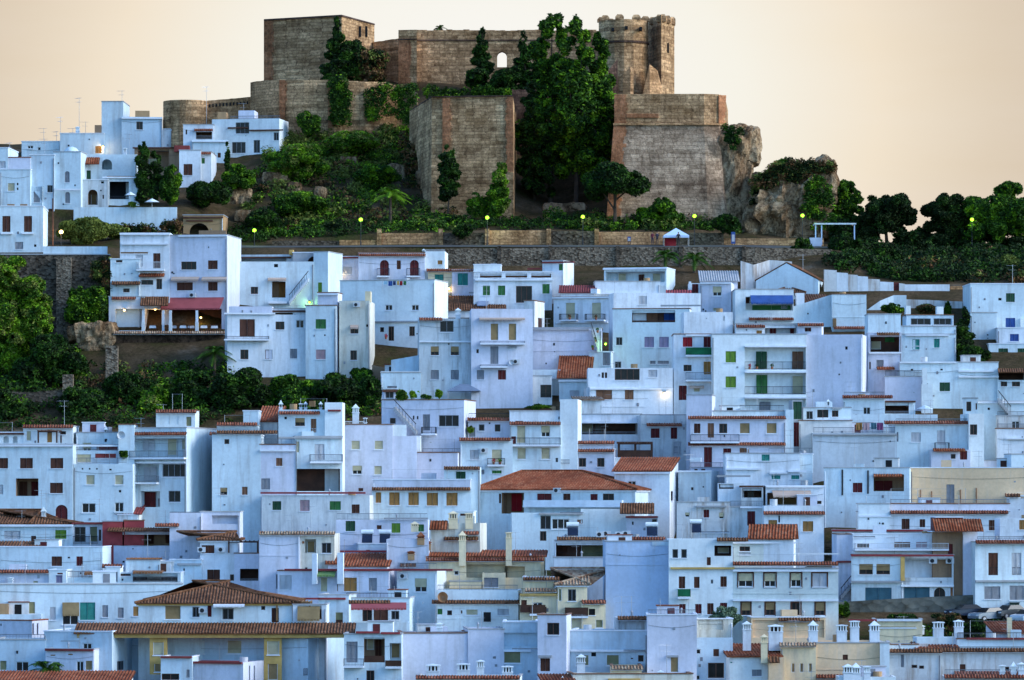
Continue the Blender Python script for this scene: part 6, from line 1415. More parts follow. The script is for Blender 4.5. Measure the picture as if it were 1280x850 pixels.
# ---------------------------------------------------------------- VEGETATION
ALT = {'leafd': ('leafk', 'leafd', 'leafm'), 'leafm': ('leafd', 'leafm', 'leafb'), 'leafb': ('leafm', 'leafb', 'leafy'), 'leafk': ('leafk', 'leafk', 'leafd'), 'leafr': ('leafk', 'leafr', 'leafy')}
def leaf_mesh(name, pts, size, mat, up=0.25, parent=None):
    """one mesh of many small leaf-spray quads at pts (N,3)"""
    n = len(pts); d = rng.normal(size=(n, 3)); d[:, 2] *= (1-up); d /= np.linalg.norm(d, axis=1, keepdims=True)+1e-9
    e = rng.normal(size=(n, 3)); e -= d*np.sum(e*d, axis=1, keepdims=True); e /= np.linalg.norm(e, axis=1, keepdims=True)+1e-9
    s = size*rng.uniform(.6, 1.4, (n, 1)); w = .45*s
    v = np.empty((n, 4, 3), np.float32)
    v[:, 0] = pts - d*s; v[:, 1] = pts + e*w + d*s*.1; v[:, 2] = pts + d*s; v[:, 3] = pts - e*w + d*s*.1
    base = np.array(parent['_w'] if parent is not None else (0, 0, 0), np.float64)
    v = (v.reshape(-1, 3) - base).astype(np.float32)
    me = bpy.data.meshes.new(name); me.vertices.add(4*n); me.vertices.foreach_set('co', v.ravel())
    me.loops.add(4*n); me.loops.foreach_set('vertex_index', np.arange(4*n, dtype=np.int32))
    me.polygons.add(n); me.polygons.foreach_set('loop_start', np.arange(0, 4*n, 4, dtype=np.int32))
    me.polygons.foreach_set('loop_total', np.full(n, 4, np.int32)); me.update(calc_edges=True); me.validate()
    if mat in ALT and n > 200:                             # darker and lighter clumps
        for q in ALT[mat]: me.materials.append(M[q])
        cl = np.floor(pts/1.1).astype(np.int64); hsh = ((cl[:, 0]*73856093) ^ (cl[:, 1]*19349663) ^ (cl[:, 2]*83492791)) % 10
        ix = np.where(hsh < 4, 0, np.where(hsh < 8, 1, 2)); fl = rng.random(n) < .25; ix = np.where(fl, rng.integers(0, 3, n), ix)
        me.polygons.foreach_set('material_index', ix.astype(np.int32))
    else: me.materials.append(M[mat])
    o = bpy.data.objects.new(name, me); COL.objects.link(o)
    if parent is not None: o.parent = parent; o['_w'] = list(base)
    return o
def ball_pts(n, shell=.55):
    d = rng.normal(size=(n, 3)); d /= np.linalg.norm(d, axis=1, keepdims=True)
    return d*(shell+(1-shell)*rng.random((n, 1))**.7)
def lobes_cloud(lobes, dens, shell=.5):
    """lobes (x,y,z,rx,ry,rz) -> points, denser where lobes are larger"""
    out = []
    for (x, y, z, a, b_, c) in lobes:
        n = int(dens*(a*b_+b_*c+a*c)/3)
        p = ball_pts(max(20, n), shell)*np.array([a, b_, c]) + np.array([x, y, z])
        keep = np.array([noise.noise((q[0]*.9, q[1]*.9, q[2]*.9)) > -.28 for q in p]); out.append(p[keep])
    return np.concatenate(out)
def limbs(root, base, top, r, lobes, n=6, mat='bark'):
    mb = MB(); base = Vector(base); top = Vector(top)
    a = base; k = 5; pts = [base]
    for i in range(1, k+1):
        q = base.lerp(top, i/k) + Vector((random.uniform(-.12, .12), random.uniform(-.12, .12), 0))*(top-base).length*.12; pts.append(q)
    for i in range(k): mb.tube(pts[i], pts[i+1], r*(1-.13*i), r*(1-.13*(i+1)), 7)
    for (x, y, z, *_) in random.sample(list(lobes), min(n, len(lobes))):
        s = pts[random.choice((2, 3, 4))]; e = Vector((x, y, z)); mid = s.lerp(e, .5)+Vector((0, 0, .25))
        mb.tube(s, mid, r*.45, r*.3, 5); mb.tube(mid, e, r*.3, r*.1, 5)
    return mb.build('trunk', mat, root)
def tree(label, cx, y0, y1, wpx, Y=None, ybase=None, mat='leafd', kind='round', leaf=.26, dens=230, name='tree', cat='tree', group=None, gap=0.0, depth=None, trunk=True, base=None):
    """crown between photo rows y0 (top) and y1, wpx wide, foot on the ground"""
    if Y is None: Y = ground(cx, ybase or y1).y
    k = Y/F; g = Vector(base) if base is not None else ground_at(cx, Y)
    c = P(cx, (y0+y1)/2, Y); W = wpx*k/2; Hh = (y1-y0)*k/2; D = depth or W
    root = empty(name, g, label, cat, group); lobes = []
    if kind == 'round':
        nl = 15
        for i in range(nl):
            d = Vector(rng.normal(size=3)); d.normalize(); rr = rng.uniform(.26, .46); off = 1-rr*.95
            lobes.append((c.x+d.x*W*off, c.y+d.y*D*off, c.z+d.z*Hh*off, W*rr, D*rr, Hh*rr))
        lobes.append((c.x, c.y, c.z, W*.6, D*.6, Hh*.6))
    elif kind == 'column':
        nl = 13
        for i in range(nl):
            t = (i+.3)/nl; wd = (math.sin(math.pi*min(1, .16+t*.84)))**.7*.78+.1
            lobes.append((c.x+random.uniform(-.25, .25)*W, c.y+random.uniform(-.25, .25)*D, c.z-Hh+2*Hh*t, W*wd*random.uniform(.65, 1), D*wd*.85, Hh*.16))
        lobes.append((c.x+random.uniform(-.1,.1)*W, c.y, c.z+Hh*.97, W*.16, D*.16, Hh*.09))
    elif kind == 'cone':
        nl = 16
        for i in range(nl):
            t = i/nl; wd = min(.95, (1-t)*1.2+.1); a = random.uniform(0, 6.28)
            lobes.append((c.x+math.cos(a)*W*wd*.4, c.y+math.sin(a)*D*wd*.4, c.z-Hh+2*Hh*t*.97, W*wd*.72, D*wd*.72, Hh*.13))
    elif kind == 'pine':                                  # tall ragged crown of many separate tufts
        nl = int(26*max(1, min(2.2, Hh/W)))
        for i in range(nl):
            t = (i+random.random())/nl; a = random.uniform(0, 6.28); wd = (1-.72*t**1.5)*random.uniform(.3, .92); rr = random.uniform(.15, .27)*(1-.35*t)
            lobes.append((c.x+math.cos(a)*W*wd, c.y+math.sin(a)*D*wd, c.z-Hh+2*Hh*t*.98, W*rr, D*rr, W*rr*random.uniform(.8, 1.3)))
        lobes.append((c.x, c.y, c.z-.25*Hh, W*.55, D*.55, Hh*.72)); lobes.append((c.x, c.y, c.z+.9*Hh, W*.1, D*.1, Hh*.14))
    elif kind == 'dome':                                  # broad crown with a flat bottom and ragged edge
        for i in range(46):
            a = random.uniform(0, 6.28); q = math.sqrt(random.random())*.84; rr = random.uniform(.15, .29); top_ = math.sqrt(max(0, 1-q*q))
            lobes.append((c.x+math.cos(a)*W*q, c.y+math.sin(a)*D*q, c.z-Hh*.75+Hh*1.65*top_*random.random()**.6, W*rr, D*rr, W*rr*.8))
        lobes.append((c.x, c.y, c.z+.05*Hh, W*.62, D*.62, Hh*.62))
    elif kind == 'wide':
        nl = 14
        for i in range(nl):
            a = random.uniform(0, 6.28); q = math.sqrt(random.random())*.8; rr = random.uniform(.24, .4)
            lobes.append((c.x+math.cos(a)*W*q, c.y+math.sin(a)*D*q, c.z+Hh*(.5*(1-q*q)+random.uniform(-.5, .25)), W*rr, D*rr, Hh*rr*1.25))
    pts = lobes_cloud(lobes, dens*(.26/leaf)**2*3.2, .45)
    pts = pts[pts[:, 2] > g.z-.3]
    if gap: pts = pts[np.array([noise.noise((q[0]*.55+cx, q[1]*.55, q[2]*.55)) > gap-.45 for q in pts])]
    leaf_mesh('crown' if trunk else 'foliage', pts, leaf, mat, .25, root)
    if trunk: limbs(root, (g.x, g.y, g.z-.4), (c.x, c.y, c.z+Hh*.25), max(.09, W*.07), lobes)
    return root
def shrub(label, cx, y0, y1, wpx, Y=None, mat='leafm', leaf=.22, name='shrub', group=None, dens=260, base=None, depth=None):
    return tree(label, cx, y0, y1, wpx, Y, None, mat, 'round', leaf, dens, name, 'shrub', group, 0, depth, False, base)

def undergrowth(name, poly, n, mats, rmin, rmax, leaf, per=70, sink=.25, y0=396):
    """ground-covering scrub inside a photo polygon: far too many plants to count"""
    xs = [p[0] for p in poly]; ys = [p[1] for p in poly]; acc = {m_: [] for m_ in mats}
    def inside(x, y):
        c = False; j = len(poly)-1
        for i in range(len(poly)):
            (xi, yi), (xj, yj) = poly[i], poly[j]
            if (yi > y) != (yj > y) and x < (xj-xi)*(y-yi)/(yj-yi)+xi: c = not c
            j = i
        return c
    k = 0
    while k < n:
        x, y = random.uniform(min(xs), max(xs)), random.uniform(min(ys), max(ys))
        if not inside(x, y): continue
        g = ground(x, y, y0); k += 1
        z = ter_z(g.x, g.y); r = random.uniform(rmin, rmax)
        nv = noise.noise((g.x*.13, g.y*.13, 1.7))+random.uniform(-.25, .25)
        m_ = mats[min(len(mats)-1, max(0, int((nv+.5)*len(mats))))]
        p = ball_pts(int(per*r*r), .5)*np.array([r, r, r*.75]) + np.array([g.x, g.y, z+r*sink])
        acc[m_].append(p[p[:, 2] > z-.4])
    i = 0
    for m_, lst in acc.items():
        if not lst: continue
        o = leaf_mesh(name, np.concatenate(lst), leaf, m_, .25); o['kind'] = 'stuff'
        tag(o, None, None)
# scrub on the castle hill and the slopes
undergrowth('scrub', [(300,270),(330,190),(380,160),(520,168),(530,215),(545,255),(650,270),(760,275),(920,280),(920,292),(620,288),(470,290),(310,300)], 300, ['leafm','leafy','leafm','leafr'], .6, 1.7, .22, 95, y0=592)
undergrowth('scrub', [(335,185),(375,160),(520,166),(505,200),(430,225),(335,225)], 210, ['leafb','leafy','leafb'], .6, 1.5, .2, 100, y0=592)
undergrowth('hedge_growth', [(285,292),(340,284),(560,276),(920,276),(920,290),(745,289),(610,287),(560,290),(474,291),(345,301),(285,305)], 300, ['leafd','leafm','leafd'], .7, 1.3, .2, 110, y0=589)
undergrowth('scrub', [(1030,312),(1300,312),(1300,355),(1130,352),(1040,336)], 300, ['leafk','leafd','leafk','leafr'], .7, 1.7, .24, 85, y0=570)
undergrowth('scrub', [(-30,425),(85,424),(100,450),(145,462),(285,462),(290,520),(480,505),(480,520),(300,530),(200,535),(-30,545)], 330, ['leafd','leafd','leafm','leafr'], .6, 1.6, .22, 85)
undergrowth('scrub', [(1048,778),(1300,785),(1300,800),(1160,800)], 70, ['leafd','leafr','leafm'], .5, .9, .16, 120)
def climbing(label, poly, Y, n, r, mat='leafm', leaf=.2, name='ivy', slope=0.0):
    """ivy: leaf clumps clinging to a wall plane inside a photo polygon"""
    xs = [p[0] for p in poly]; ys = [p[1] for p in poly]; c = P(sum(xs)/len(xs), max(ys), Y); root_pts = []
    k = 0
    while k < n:
        x, y = random.uniform(min(xs), max(xs)), random.uniform(min(ys), max(ys)); inn = False; j = len(poly)-1
        for i in range(len(poly)):
            (xi, yi), (xj, yj) = poly[i], poly[j]
            if (yi > y) != (yj > y) and x < (xj-xi)*(y-yi)/(yj-yi)+xi: inn = not inn
            j = i
        if not inn: continue
        k += 1; rr = r*random.uniform(.5, 1.2); yy = Y-.15-rr*.3+slope*(max(ys)-y)
        root_pts.append(ball_pts(int(130*rr*rr)+25, .4)*np.array([rr, rr*.6, rr]) + np.array(P(x, y, yy)))
    o = leaf_mesh(name, np.concatenate(root_pts), leaf, mat); own(o, c); return tag(o, label, 'ivy')
climbing('ivy column hanging on the castle wall below the cypress', [(412,100),(434,100),(437,152),(414,156)], 633.7, 60, .9, 'leafm')
climbing('ivy patch spreading over the enclosure wall right of the ivy column', [(456,118),(478,106),(516,106),(520,126),(512,160),(488,140),(458,150)], 634.5, 70, .8, 'leafm')
climbing('reddish dry creeper left of the middle bastion', [(498,165),(545,190),(548,255),(515,225),(500,195)], 614, 70, .8, 'leafr', slope=.12)
climbing('green ivy curtain over the right end of the cream cliff', [(1008,232),(1022,216),(1036,235),(1048,288),(1016,286),(1004,262)], 599.6, 60, .75, 'leafm')
climbing('ivy and scrub on the broken ground between the crag and the cliff', [(938,236),(956,228),(952,250),(940,262)], 602.5, 16, .6, 'leafr')
climbing('dark ivy hanging over the left top of the crag', [(905,158),(922,154),(927,172),(918,188),(907,182)], 604.6, 24, .55, 'leafd')
climbing('dark red creeper on the wall beside the restaurant', [(120,322),(142,322),(143,360),(128,368),(118,345)], 555.8, 35, .8, 'leafr')
climbing('dark green creeper over the grass edge above the bastion recess', [(505,103),(560,112),(600,110),(640,112),(640,120),(560,121),(520,118)], 640, 50, .7, 'leafm')
climbing('dry grass on top of the long wall behind the restaurant', [(150,285),(220,279),(222,293),(150,295)], 590.5, 50, .8, 'leafr')
# trees of the castle hill
tree('tall cypress with a double tip growing against the keep', 421, 18, 106, 42, 644, None, 'leafd', 'cone', .24, 260, 'cypress')
shrub('dark reddish bush mass between the keep and the curtain wall', 462, 60, 106, 70, 645, 'leafr', .24)
shrub('green bush right beside the keep cypress', 440, 48, 100, 40, 644.5, 'leafd', .24)
tree('slim cypress in front of the curtain wall left of the arch', 603, 29, 120, 44, 645, None, 'leafd', 'cone', .24, 260, 'cypress')
shrub('dark bush under the castle arch', 632, 84, 122, 40, 643, 'leafd', .24)
tree('small dark conifer right of the castle arch', 655, 35, 116, 36, 644, None, 'leafd', 'cone', .24, 230, 'conifer')
tree('tall ragged pine with the highest tip in the bastion recess', 688, 20, 216, 102, 622.5, None, 'leafm', 'pine', .27, 210, 'pine_tree')
tree('tall ragged pine second highest, right of the highest pine', 720, 21, 222, 96, 619.5, None, 'leafm', 'pine', .27, 210, 'pine_tree')
tree('ragged pine against the round tower', 748, 42, 205, 74, 623, None, 'leafm', 'pine', .27, 210, 'pine_tree')
tree('dark pine low against the middle bastion edge', 668, 80, 240, 58, 621, None, 'leafd', 'pine', .27, 190, 'pine_tree')
tree('leaning olive green pine before the battered bastion', 768, 205, 262, 84, 599, None, 'leafd', 'wide', .24, 260, 'pine_tree', gap=.05)
shrub('bright green bush row at the foot of the battered bastion', 826, 246, 286, 66, 598.5, 'leafm', .2)
tree('bright bamboo like shrub at the right foot of the middle bastion', 625, 205, 268, 36, 600, None, 'leafb', 'column', .2, 230, 'shrub', 'shrub')
shrub('bright green bush left of the bamboo like shrub', 598, 238, 272, 36, 601, 'leafb', .2)
tree('dark conifer growing against the middle bastion', 560, 183, 248, 36, 602.5, None, 'leafd', 'column', .22, 230, 'conifer')
shrub('large bright green bush high on the castle slope', 372, 178, 226, 90, None, 'leafb', .22)
shrub('bright green bush below the ivy column', 440, 163, 200, 74, None, 'leafb', .22)
shrub('bright green bush under the enclosure wall', 385, 138, 172, 34, 631, 'leafm', .22)
shrub('rounded green bush right in the middle of the castle slope', 470, 205, 238, 64, None, 'leafm', .22)
shrub('broad green bush low on the castle slope near the left lamp', 372, 238, 272, 80, None, 'leafm', .22)
shrub('dark green bush above the arched gatehouse', 262, 222, 262, 60, 600, 'leafd', .22)
shrub('green bush right of the white house with three pale windows', 298, 205, 240, 44, 606, 'leafm', .22)
shrub('green bush over the boulders right of the gatehouse', 330, 262, 290, 50, 597, 'leafd', .22)
shrub('clipped round dark tree beside the road under the bastion', 906, 266, 297, 36, 590.8, 'leafd', .2)
shrub('clipped round dark bush before the dark wall panel', 578, 280, 298, 28, 590.6, 'leafd', .2)
shrub('bushy crown on top of the cream cliff', 985, 198, 222, 44, 605, 'leafm', .2)
shrub('dry reddish bush at the right tip of the cream cliff', 1025, 203, 224, 34, 607, 'leafr', .2)
shrub('scrub cap on the leaning crag', 922, 153, 190, 34, 611, 'leafd', .2)
climbing('dry scrub cap covering the top of the cream cliff', [(942,228),(965,208),(1000,203),(1040,207),(1036,216),(1000,222),(970,226),(948,236)], 601.2, 85, .85, 'leafr', .2, 'scrub_cap')
climbing('green scrub on the upper left of the cream cliff', [(958,210),(985,199),(1002,206),(985,222),(962,224)], 602, 24, .7, 'leafd', .2, 'scrub_cap')
# the ridge trees on the right
tree('dark green tree spilling over the right side of the cream cliff', 1056, 214, 304, 50, 604, None, 'leafm', 'dome', .2, 280)
tree('airy dark tree with sky showing between its limbs', 1108, 233, 306, 76, 600, None, 'leafk', 'dome', .19, 250, gap=.05)
tree('dense dome shaped dark tree on the ridge', 1185, 238, 312, 70, 600, None, 'leafk', 'dome', .2, 280)
tree('tallest bushy tree at the right end of the ridge', 1252, 226, 318, 100, 599, None, 'leafm', 'dome', .2, 280)
for lab, px, y0, y1, w_ in (('low dark tree filling the gap right of the airy ridge tree', 1150, 284, 316, 40), ('low dark tree filling the gap left of the tallest ridge tree', 1216, 278, 318, 36), ('low dark tree in the gap left of the airy ridge tree', 1078, 258, 312, 34)):
    tree(lab, px, y0, y1, w_, 601, None, 'leafk', 'dome', .2, 240, gap=.08)
for lab, px, y0, y1, w_ in (('dark bush under the left side of the airy ridge tree', 1085, 282, 316, 40), ('dark bush under the right side of the airy ridge tree', 1138, 286, 316, 44), ('dark bush under the dome shaped ridge tree', 1175, 288, 318, 46), ('dark bush between the dome shaped tree and the tallest ridge tree', 1212, 290, 320, 40), ('dark bush under the tallest ridge tree', 1262, 290, 322, 60), ('dark bush against the foot of the tree right of the cliff', 1056, 270, 316, 40)):
    shrub(lab, px, y0, y1, w_, 599, 'leafk', .22)
shrub('dark bush standing below the blue frame', 1058, 290, 332, 46, 588, 'leafd', .22)
shrub('dark bush left of the blue frame by the wall', 1002, 296, 330, 30, 585, 'leafd', .22)
shrub('dark reddish bush behind the boundary wall', 1100, 300, 345, 60, 588, 'leafd', .22)
shrub('olive bush at the right end of the scrub slope', 1262, 318, 352, 60, 584, 'leafy', .22)
# left gully
tree('large bright green tree cut by the left edge of the gully', 4, 308, 478, 124, 545, None, 'leafb', 'dome', .22, 260)
tree('bright green tree with low hanging boughs right of the large edge tree', 34, 352, 468, 66, 543, None, 'leafb', 'dome', .22, 260)
shrub('bright green bush bulging below the large edge tree', 12, 425, 480, 56, 542, 'leafb', .23)
tree('dark round tree at the foot of the bright green tree', 62, 418, 500, 100, 540, None, 'leafd', 'round', .24, 240)
shrub('tall bush climbing the retaining wall left of the restaurant', 108, 352, 416, 60, 554.5, 'leafm', .22)
tree('dark tree under the stone pier in the gully', 156, 462, 520, 60, 532, None, 'leafd', 'round', .23, 250)
tree('light green tree right of the dark pier tree', 190, 480, 524, 50, 529, None, 'leafb', 'round', .22, 250)
tree('dark tree left of the yellowed tower house foot', 420, 466, 512, 72, 531, None, 'leafd', 'round', .23, 250)
tree('dark tree below the white house with the green shutter', 365, 468, 522, 80, 530, None, 'leafm', 'round', .23, 250)
tree('dark broad tree below the left corner of the green shutter house', 300, 458, 526, 84, 530, None, 'leafd', 'round', .23, 250)
tree('dark tree under the middle of the restaurant bank', 240, 462, 524, 70, 531, None, 'leafd', 'round', .23, 250)
tree('dark tree behind the twin roofed white house with the pergola', 110, 478, 538, 80, 528, None, 'leafd', 'round', .23, 250)
tree('dark low tree at the left edge below the garden wall', 5, 482, 545, 60, 527, None, 'leafd', 'round', .23, 240)
tree('dark tree behind the four window mauve house', 462, 470, 522, 40, 530, None, 'leafd', 'round', .23, 240)
shrub('bush before the foot of the yellowed tower house', 452, 458, 486, 34, 537, 'leafm', .2)
# upper village greenery
tree('dark twin cypress in front of the brown timber porch', 179, 179, 250, 26, 597, None, 'leafd', 'column', .22, 300, 'cypress', base=P(179, 258, 598))
tree('shorter dark cypress right beside the twin cypress', 194, 190, 250, 22, 597.4, None, 'leafd', 'column', .22, 280, 'cypress', base=P(193, 258, 598.4))
shrub('loose green tree right of the two cypresses', 213, 205, 256, 32, 597.5, 'leafm', .2, base=P(213, 260, 597.5))
tree('slim cypress beside the white house with three pale windows', 284, 178, 215, 9, 607, None, 'leafd', 'column', .2, 280, 'cypress')
shrub('large dry olive shrub below the long terrace wall', 105, 270, 308, 70, 575, 'leafy', .22)
shrub('low green shrub on the left of the street light', 140, 280, 300, 50, 580, 'leafy', .2)
shrub('green potted hedge on the upper terrace near the veranda', 168, 251, 260, 16, 592.6, 'leafb', .14, base=P(168, 261, 592.6))
shrub('small green roof plant behind the domed house', 69, 183, 191, 9, 640.5, 'leafb', .14, base=P(69, 193, 640.5))
# town greenery
tree('dark conifer on the plot right of the teal shuttered house', 1206, 381, 456, 44, DT(448), None, 'leafd', 'cone', .2, 260, 'conifer')
shrub('clipped hedge on the terrace left of the two bright pillars', 1116, 379, 393, 30, DT(424)+2.5, 'leafm', .16, base=P(1116, 394, DT(424)+2.5))
shrub('dry reddish climbing shrub behind the two bright pillars', 1158, 380, 396, 34, DT(405), 'leafr', .16, base=P(1158, 398, DT(405)))
shrub('narrow green shrub beside the right bright pillar', 1185, 376, 396, 9, DT(404), 'leafm', .14, base=P(1185, 398, DT(404)))
shrub('dark low bush at the foot of the dark conifer', 1216, 432, 458, 46, DT(455), 'leafd', .18)
for lab, px, y0, y1, w_, mt in (('round bright shrub of the roof garden', 502, 487, 501, 19, 'leafb'), ('twin topped bright shrub of the roof garden', 518, 486, 500, 13, 'leafb'), ('small palm like dark plant of the roof garden', 548, 485, 499, 10, 'leafm'), ('low pale bush at the middle of the roof garden', 534, 492, 501, 20, 'leafm')):
    shrub(lab, px, y0, y1, w_, DT(606)+1.2, mt, .13, base=P(px, 501, DT(606)+1.2))
tree('pale leaved tree in front of the bright white and pale green houses', 908, 757, 790, 44, DT(812)-.5, None, 'leafp', 'round', .15, 200, base=P(918, 812, DT(812)-.5))
shrub('row of green plants on the cream blind flats balcony', 672, 505, 513, 36, DT(606)+1.0, 'leafm', .13, base=P(672, 514, DT(606)+1.0), depth=.5)
shrub('green bush behind the pale green house beside the stone wall', 1054, 752, 772, 22, 452.5, 'leafm', .16)
shrub('dark bush on the slope between the cars and the chimney pots', 1222, 774, 796, 50, 446, 'leafd', .16)
shrub('reddish bush under the stone wall left of the cars', 1185, 764, 786, 50, 449, 'leafr', .16)
shrub('green bush along the bottom of the garage wall', 1128, 766, 780, 40, 451, 'leafd', .16)
shrub('round shrub on the red eaved terrace of the iron balcony house', 588, 532, 541, 9, DT(610)+2.1, 'leafb', .12, base=P(588, 542, DT(610)+2.1))
shrub('shrub on the red awning terrace of the cream blind house', 154, 561, 574, 12, DT(668)+2, 'leafm', .13, base=P(154, 578, DT(668)+2))

def palm(label, cx, ytop, ybase, rpx, Y, n=26, mat='leafm', base=None):
    k = Y/F; g = Vector(base) if base is not None else ground_at(cx, Y); c = P(cx, ytop+rpx*.55, Y); r_ = rpx*k
    root = empty('palm_tree', g, label, 'palm'); mb = MB()
    m_ = 7
    for i in range(m_):
        a = g.lerp(c, i/m_); b_ = g.lerp(c, (i+1)/m_); mb.tube(a, b_, .2 if i else .28, .17, 8); mb.tube(b_-Vector((0,0,.05)), b_, .2, .2, 8)
    mb.build('trunk', 'bark', root)
    for i in range(n):
        a = 2*math.pi*i/n*1.618*2; el = random.uniform(-.35, 1.25); f = MB(); prev = None; m2 = 9
        for s in range(m2+1):
            t = s/m2; L = r_*1.15*t; h_ = L*math.sin(el)-1.0*r_*t*t*(.75 if el > .2 else .45); q = c+Vector((math.cos(a)*L*math.cos(el), math.sin(a)*L*math.cos(el), h_))
            if prev is not None:
                d = (q-prev).normalized(); sd = d.cross(Vector((0, 0, 1))); sd = sd.normalized() if sd.length > .01 else Vector((1, 0, 0)); up_ = sd.cross(d)
                f.tube(prev, q, .03, .02, 4)
                ll = r_*.3*(1-abs(t-.45)*1.3)+.05
                for sgn in (-1, 1):
                    for u_ in (.25, .75):
                        o_ = prev.lerp(q, u_); tip = o_+sd*sgn*ll+d*ll*.5-up_*ll*.3
                        f.poly([o_-d*.05, o_+d*.06, tip])
            prev = q
        f.build('frond', mat, root)
    return root
palm('palm tree left of two by the rubble wall under the castle road', 832, 309, 335, 20, 578)
palm('palm tree right of two by the rubble wall under the castle road', 868, 311, 338, 22, 578)
palm('palm tree on the castle slope above the middle street lamp', 488, 230, 272, 24, 598, mat='leafb')
palm('palm tree whose fan shows above the bottom left terracotta roof', 58, 820, 868, 32, DT(876), base=P(58, 868, DT(876)))
palm('palm like plant on the bank right of the restaurant terrace', 268, 428, 470, 24, 539)
palm('small palm growing on top of the castle curtain wall', 550, 30, 42, 10, 656, 16)
# ---------------------------------------------------------------- SMALL THINGS
def street_lamp(label, px, py, Y, base_py, warm=False):
    g = P(px, base_py, Y); t = P(px, py, Y); r = empty('street_lamp', g, label, 'street lamp', 'lit street lamps of the castle road' if not warm else None)
    mb = MB(); mb.tube((g.x,g.y,g.z-.3), (g.x,g.y,g.z+.7), .11, .08, 8); mb.tube((g.x,g.y,g.z+.7), (t.x,t.y,t.z-.22), .055, .045, 8); mb.tube((t.x,t.y,t.z-.26), (t.x,t.y,t.z-.2), .2, .2, 10)
    mb.build('post', 'iron', r)
    b = MB(); b.ball(t, .27, 14, 8); b.build('globe', 'lampwarm' if warm else 'lampgreen', r, True)
    b = MB(); b.tube((t.x,t.y,t.z+.25), (t.x,t.y,t.z+.36), .16, .05, 10); b.build('lamp_cap', 'iron', r)
    point_light((t.x, t.y-.45, t.z-.1), (.6, 1, .25) if not warm else (1, .62, .2), 55 if not warm else 90, .3, r)
for lab, px, py, Y, b in (('leftmost green lit street lamp, by the boulders', 318, 288, 589.5, 310), ('green lit street lamp left of the slope palm', 451, 274.5, 590.2, 308), ('green lit street lamp below the middle bastion', 609, 272, 590.2, 307), ('green lit street lamp below the bastion recess', 728.5, 271, 590.2, 306), ('green lit street lamp beside the market tent', 868, 270, 590.2, 306), ('green lit street lamp in front of the cream cliff', 1003, 269.5, 590.2, 307), ('green lit street lamp left of the tallest ridge tree', 1215, 274.5, 596, 316)):
    street_lamp(lab, px, py, Y, b)
street_lamp('orange lit street lamp by the low white parapet', 76.5, 290, 566, 318, True)
mb = MB(); a = P(66, 318, 566); mb.tube((a.x,a.y,a.z-1), (a.x,a.y,P(66,248,566).z), .11, .08, 7); o = mb.build('utility_pole', 'wood'); own(o, a); tag(o, 'plain dark utility pole left of the orange street lamp', 'pole')

# market tent, its stall, the blue frame, the signs
r = empty('market_tent', P(845, 306, 588), 'pale blue pitched market tent over a red stall beside the road', 'tent')
Yt = 588.0; zt = cz(295, Yt); zb_ = cz(306, Yt); x0, x1 = P(829,0,Yt).x, P(861,0,Yt).x
mb = MB(); i = len(mb.v)
xm = (x0+x1)/2; mb.v += [(x0,Yt-1.5,zt),(x1,Yt-1.5,zt),(x1,Yt+1.5,zt),(x0,Yt+1.5,zt),(xm,Yt,cz(285,Yt))]
for f in ((0,1,4),(1,2,4),(2,3,4),(3,0,4)): mb.f.append(f)
for (a, b_) in (((x0,Yt-1.5),(x1,Yt-1.5)),((x0,Yt-1.5),(x0,Yt+1.5)),((x1,Yt-1.5),(x1,Yt+1.5))): mb.quad((*a,zt-.3),(*b_,zt-.3),(*b_,zt),(*a,zt))
mb.build('canopy', plain('tent_cloth', (.55,.66,.85), .8, .06), r)
for x in (x0+.05, x1-.05):
    for y in (Yt-1.45, Yt+1.45):
        mb = MB(); mb.tube((x,y,zb_-.3), (x,y,zt), .03, None, 6); mb.build('leg', 'metal', r)
s = empty('stall', P(838, 306, 587.8), 'red fronted market stall under the pale blue tent', 'stall')
mb = MB(); mb.box(x0+.2, x0+1.7, 587.2, 587.9, zb_-.2, cz(298,587)); mb.build('counter', 'rd', s)
mb = MB(); mb.box(x0+.15, x0+1.75, 587.1, 588.0, cz(298,587), cz(298,587)+.06); mb.build('counter_top', 'lwood', s)
mb = MB()
for k in range(5): mb.box(x0+.3+k*.28, x0+.5+k*.28, 587.3, 587.6, cz(298,587)+.06, cz(298,587)+.25+.06*(k % 3))
o = mb.build('goods', 'og', s)
r = empty('metal_frame', P(1040, 304, 591), 'open blue painted metal pergola frame on the road terrace', 'pergola')
Yf = 591.0
for px in (1019.5, 1027, 1068):
    a = P(px, 281, Yf); mb = MB(); mb.box(a.x-.08, a.x+.08, Yf-.08, Yf+.08, cz(306,Yf), a.z); mb.build('post', plain('pale_blue_paint', (.45,.58,.78), .6, .08), r)
mb = MB(); a, b_ = P(1018, 280, Yf), P(1070, 278, Yf); mb.box(a.x, b_.x, Yf-.3, Yf+.3, a.z-.08, a.z+.12); mb.box(a.x, a.x+.2, Yf+.3, Yf+3, a.z-.08, a.z+.1); mb.build('beam', 'cool', r)
mb = MB(); a, b_ = P(1012, 297, Yf-1), P(1027, 305, Yf-1); mb.box(a.x, b_.x, Yf-1, Yf-.4, b_.z-.3, a.z); o = mb.build('bench', plain('pale_stone_bench', (.5,.55,.65), .8, .15)); own(o, P(1020,306,Yf)); tag(o, 'low pale stone bench at the foot of the blue frame', 'bench')
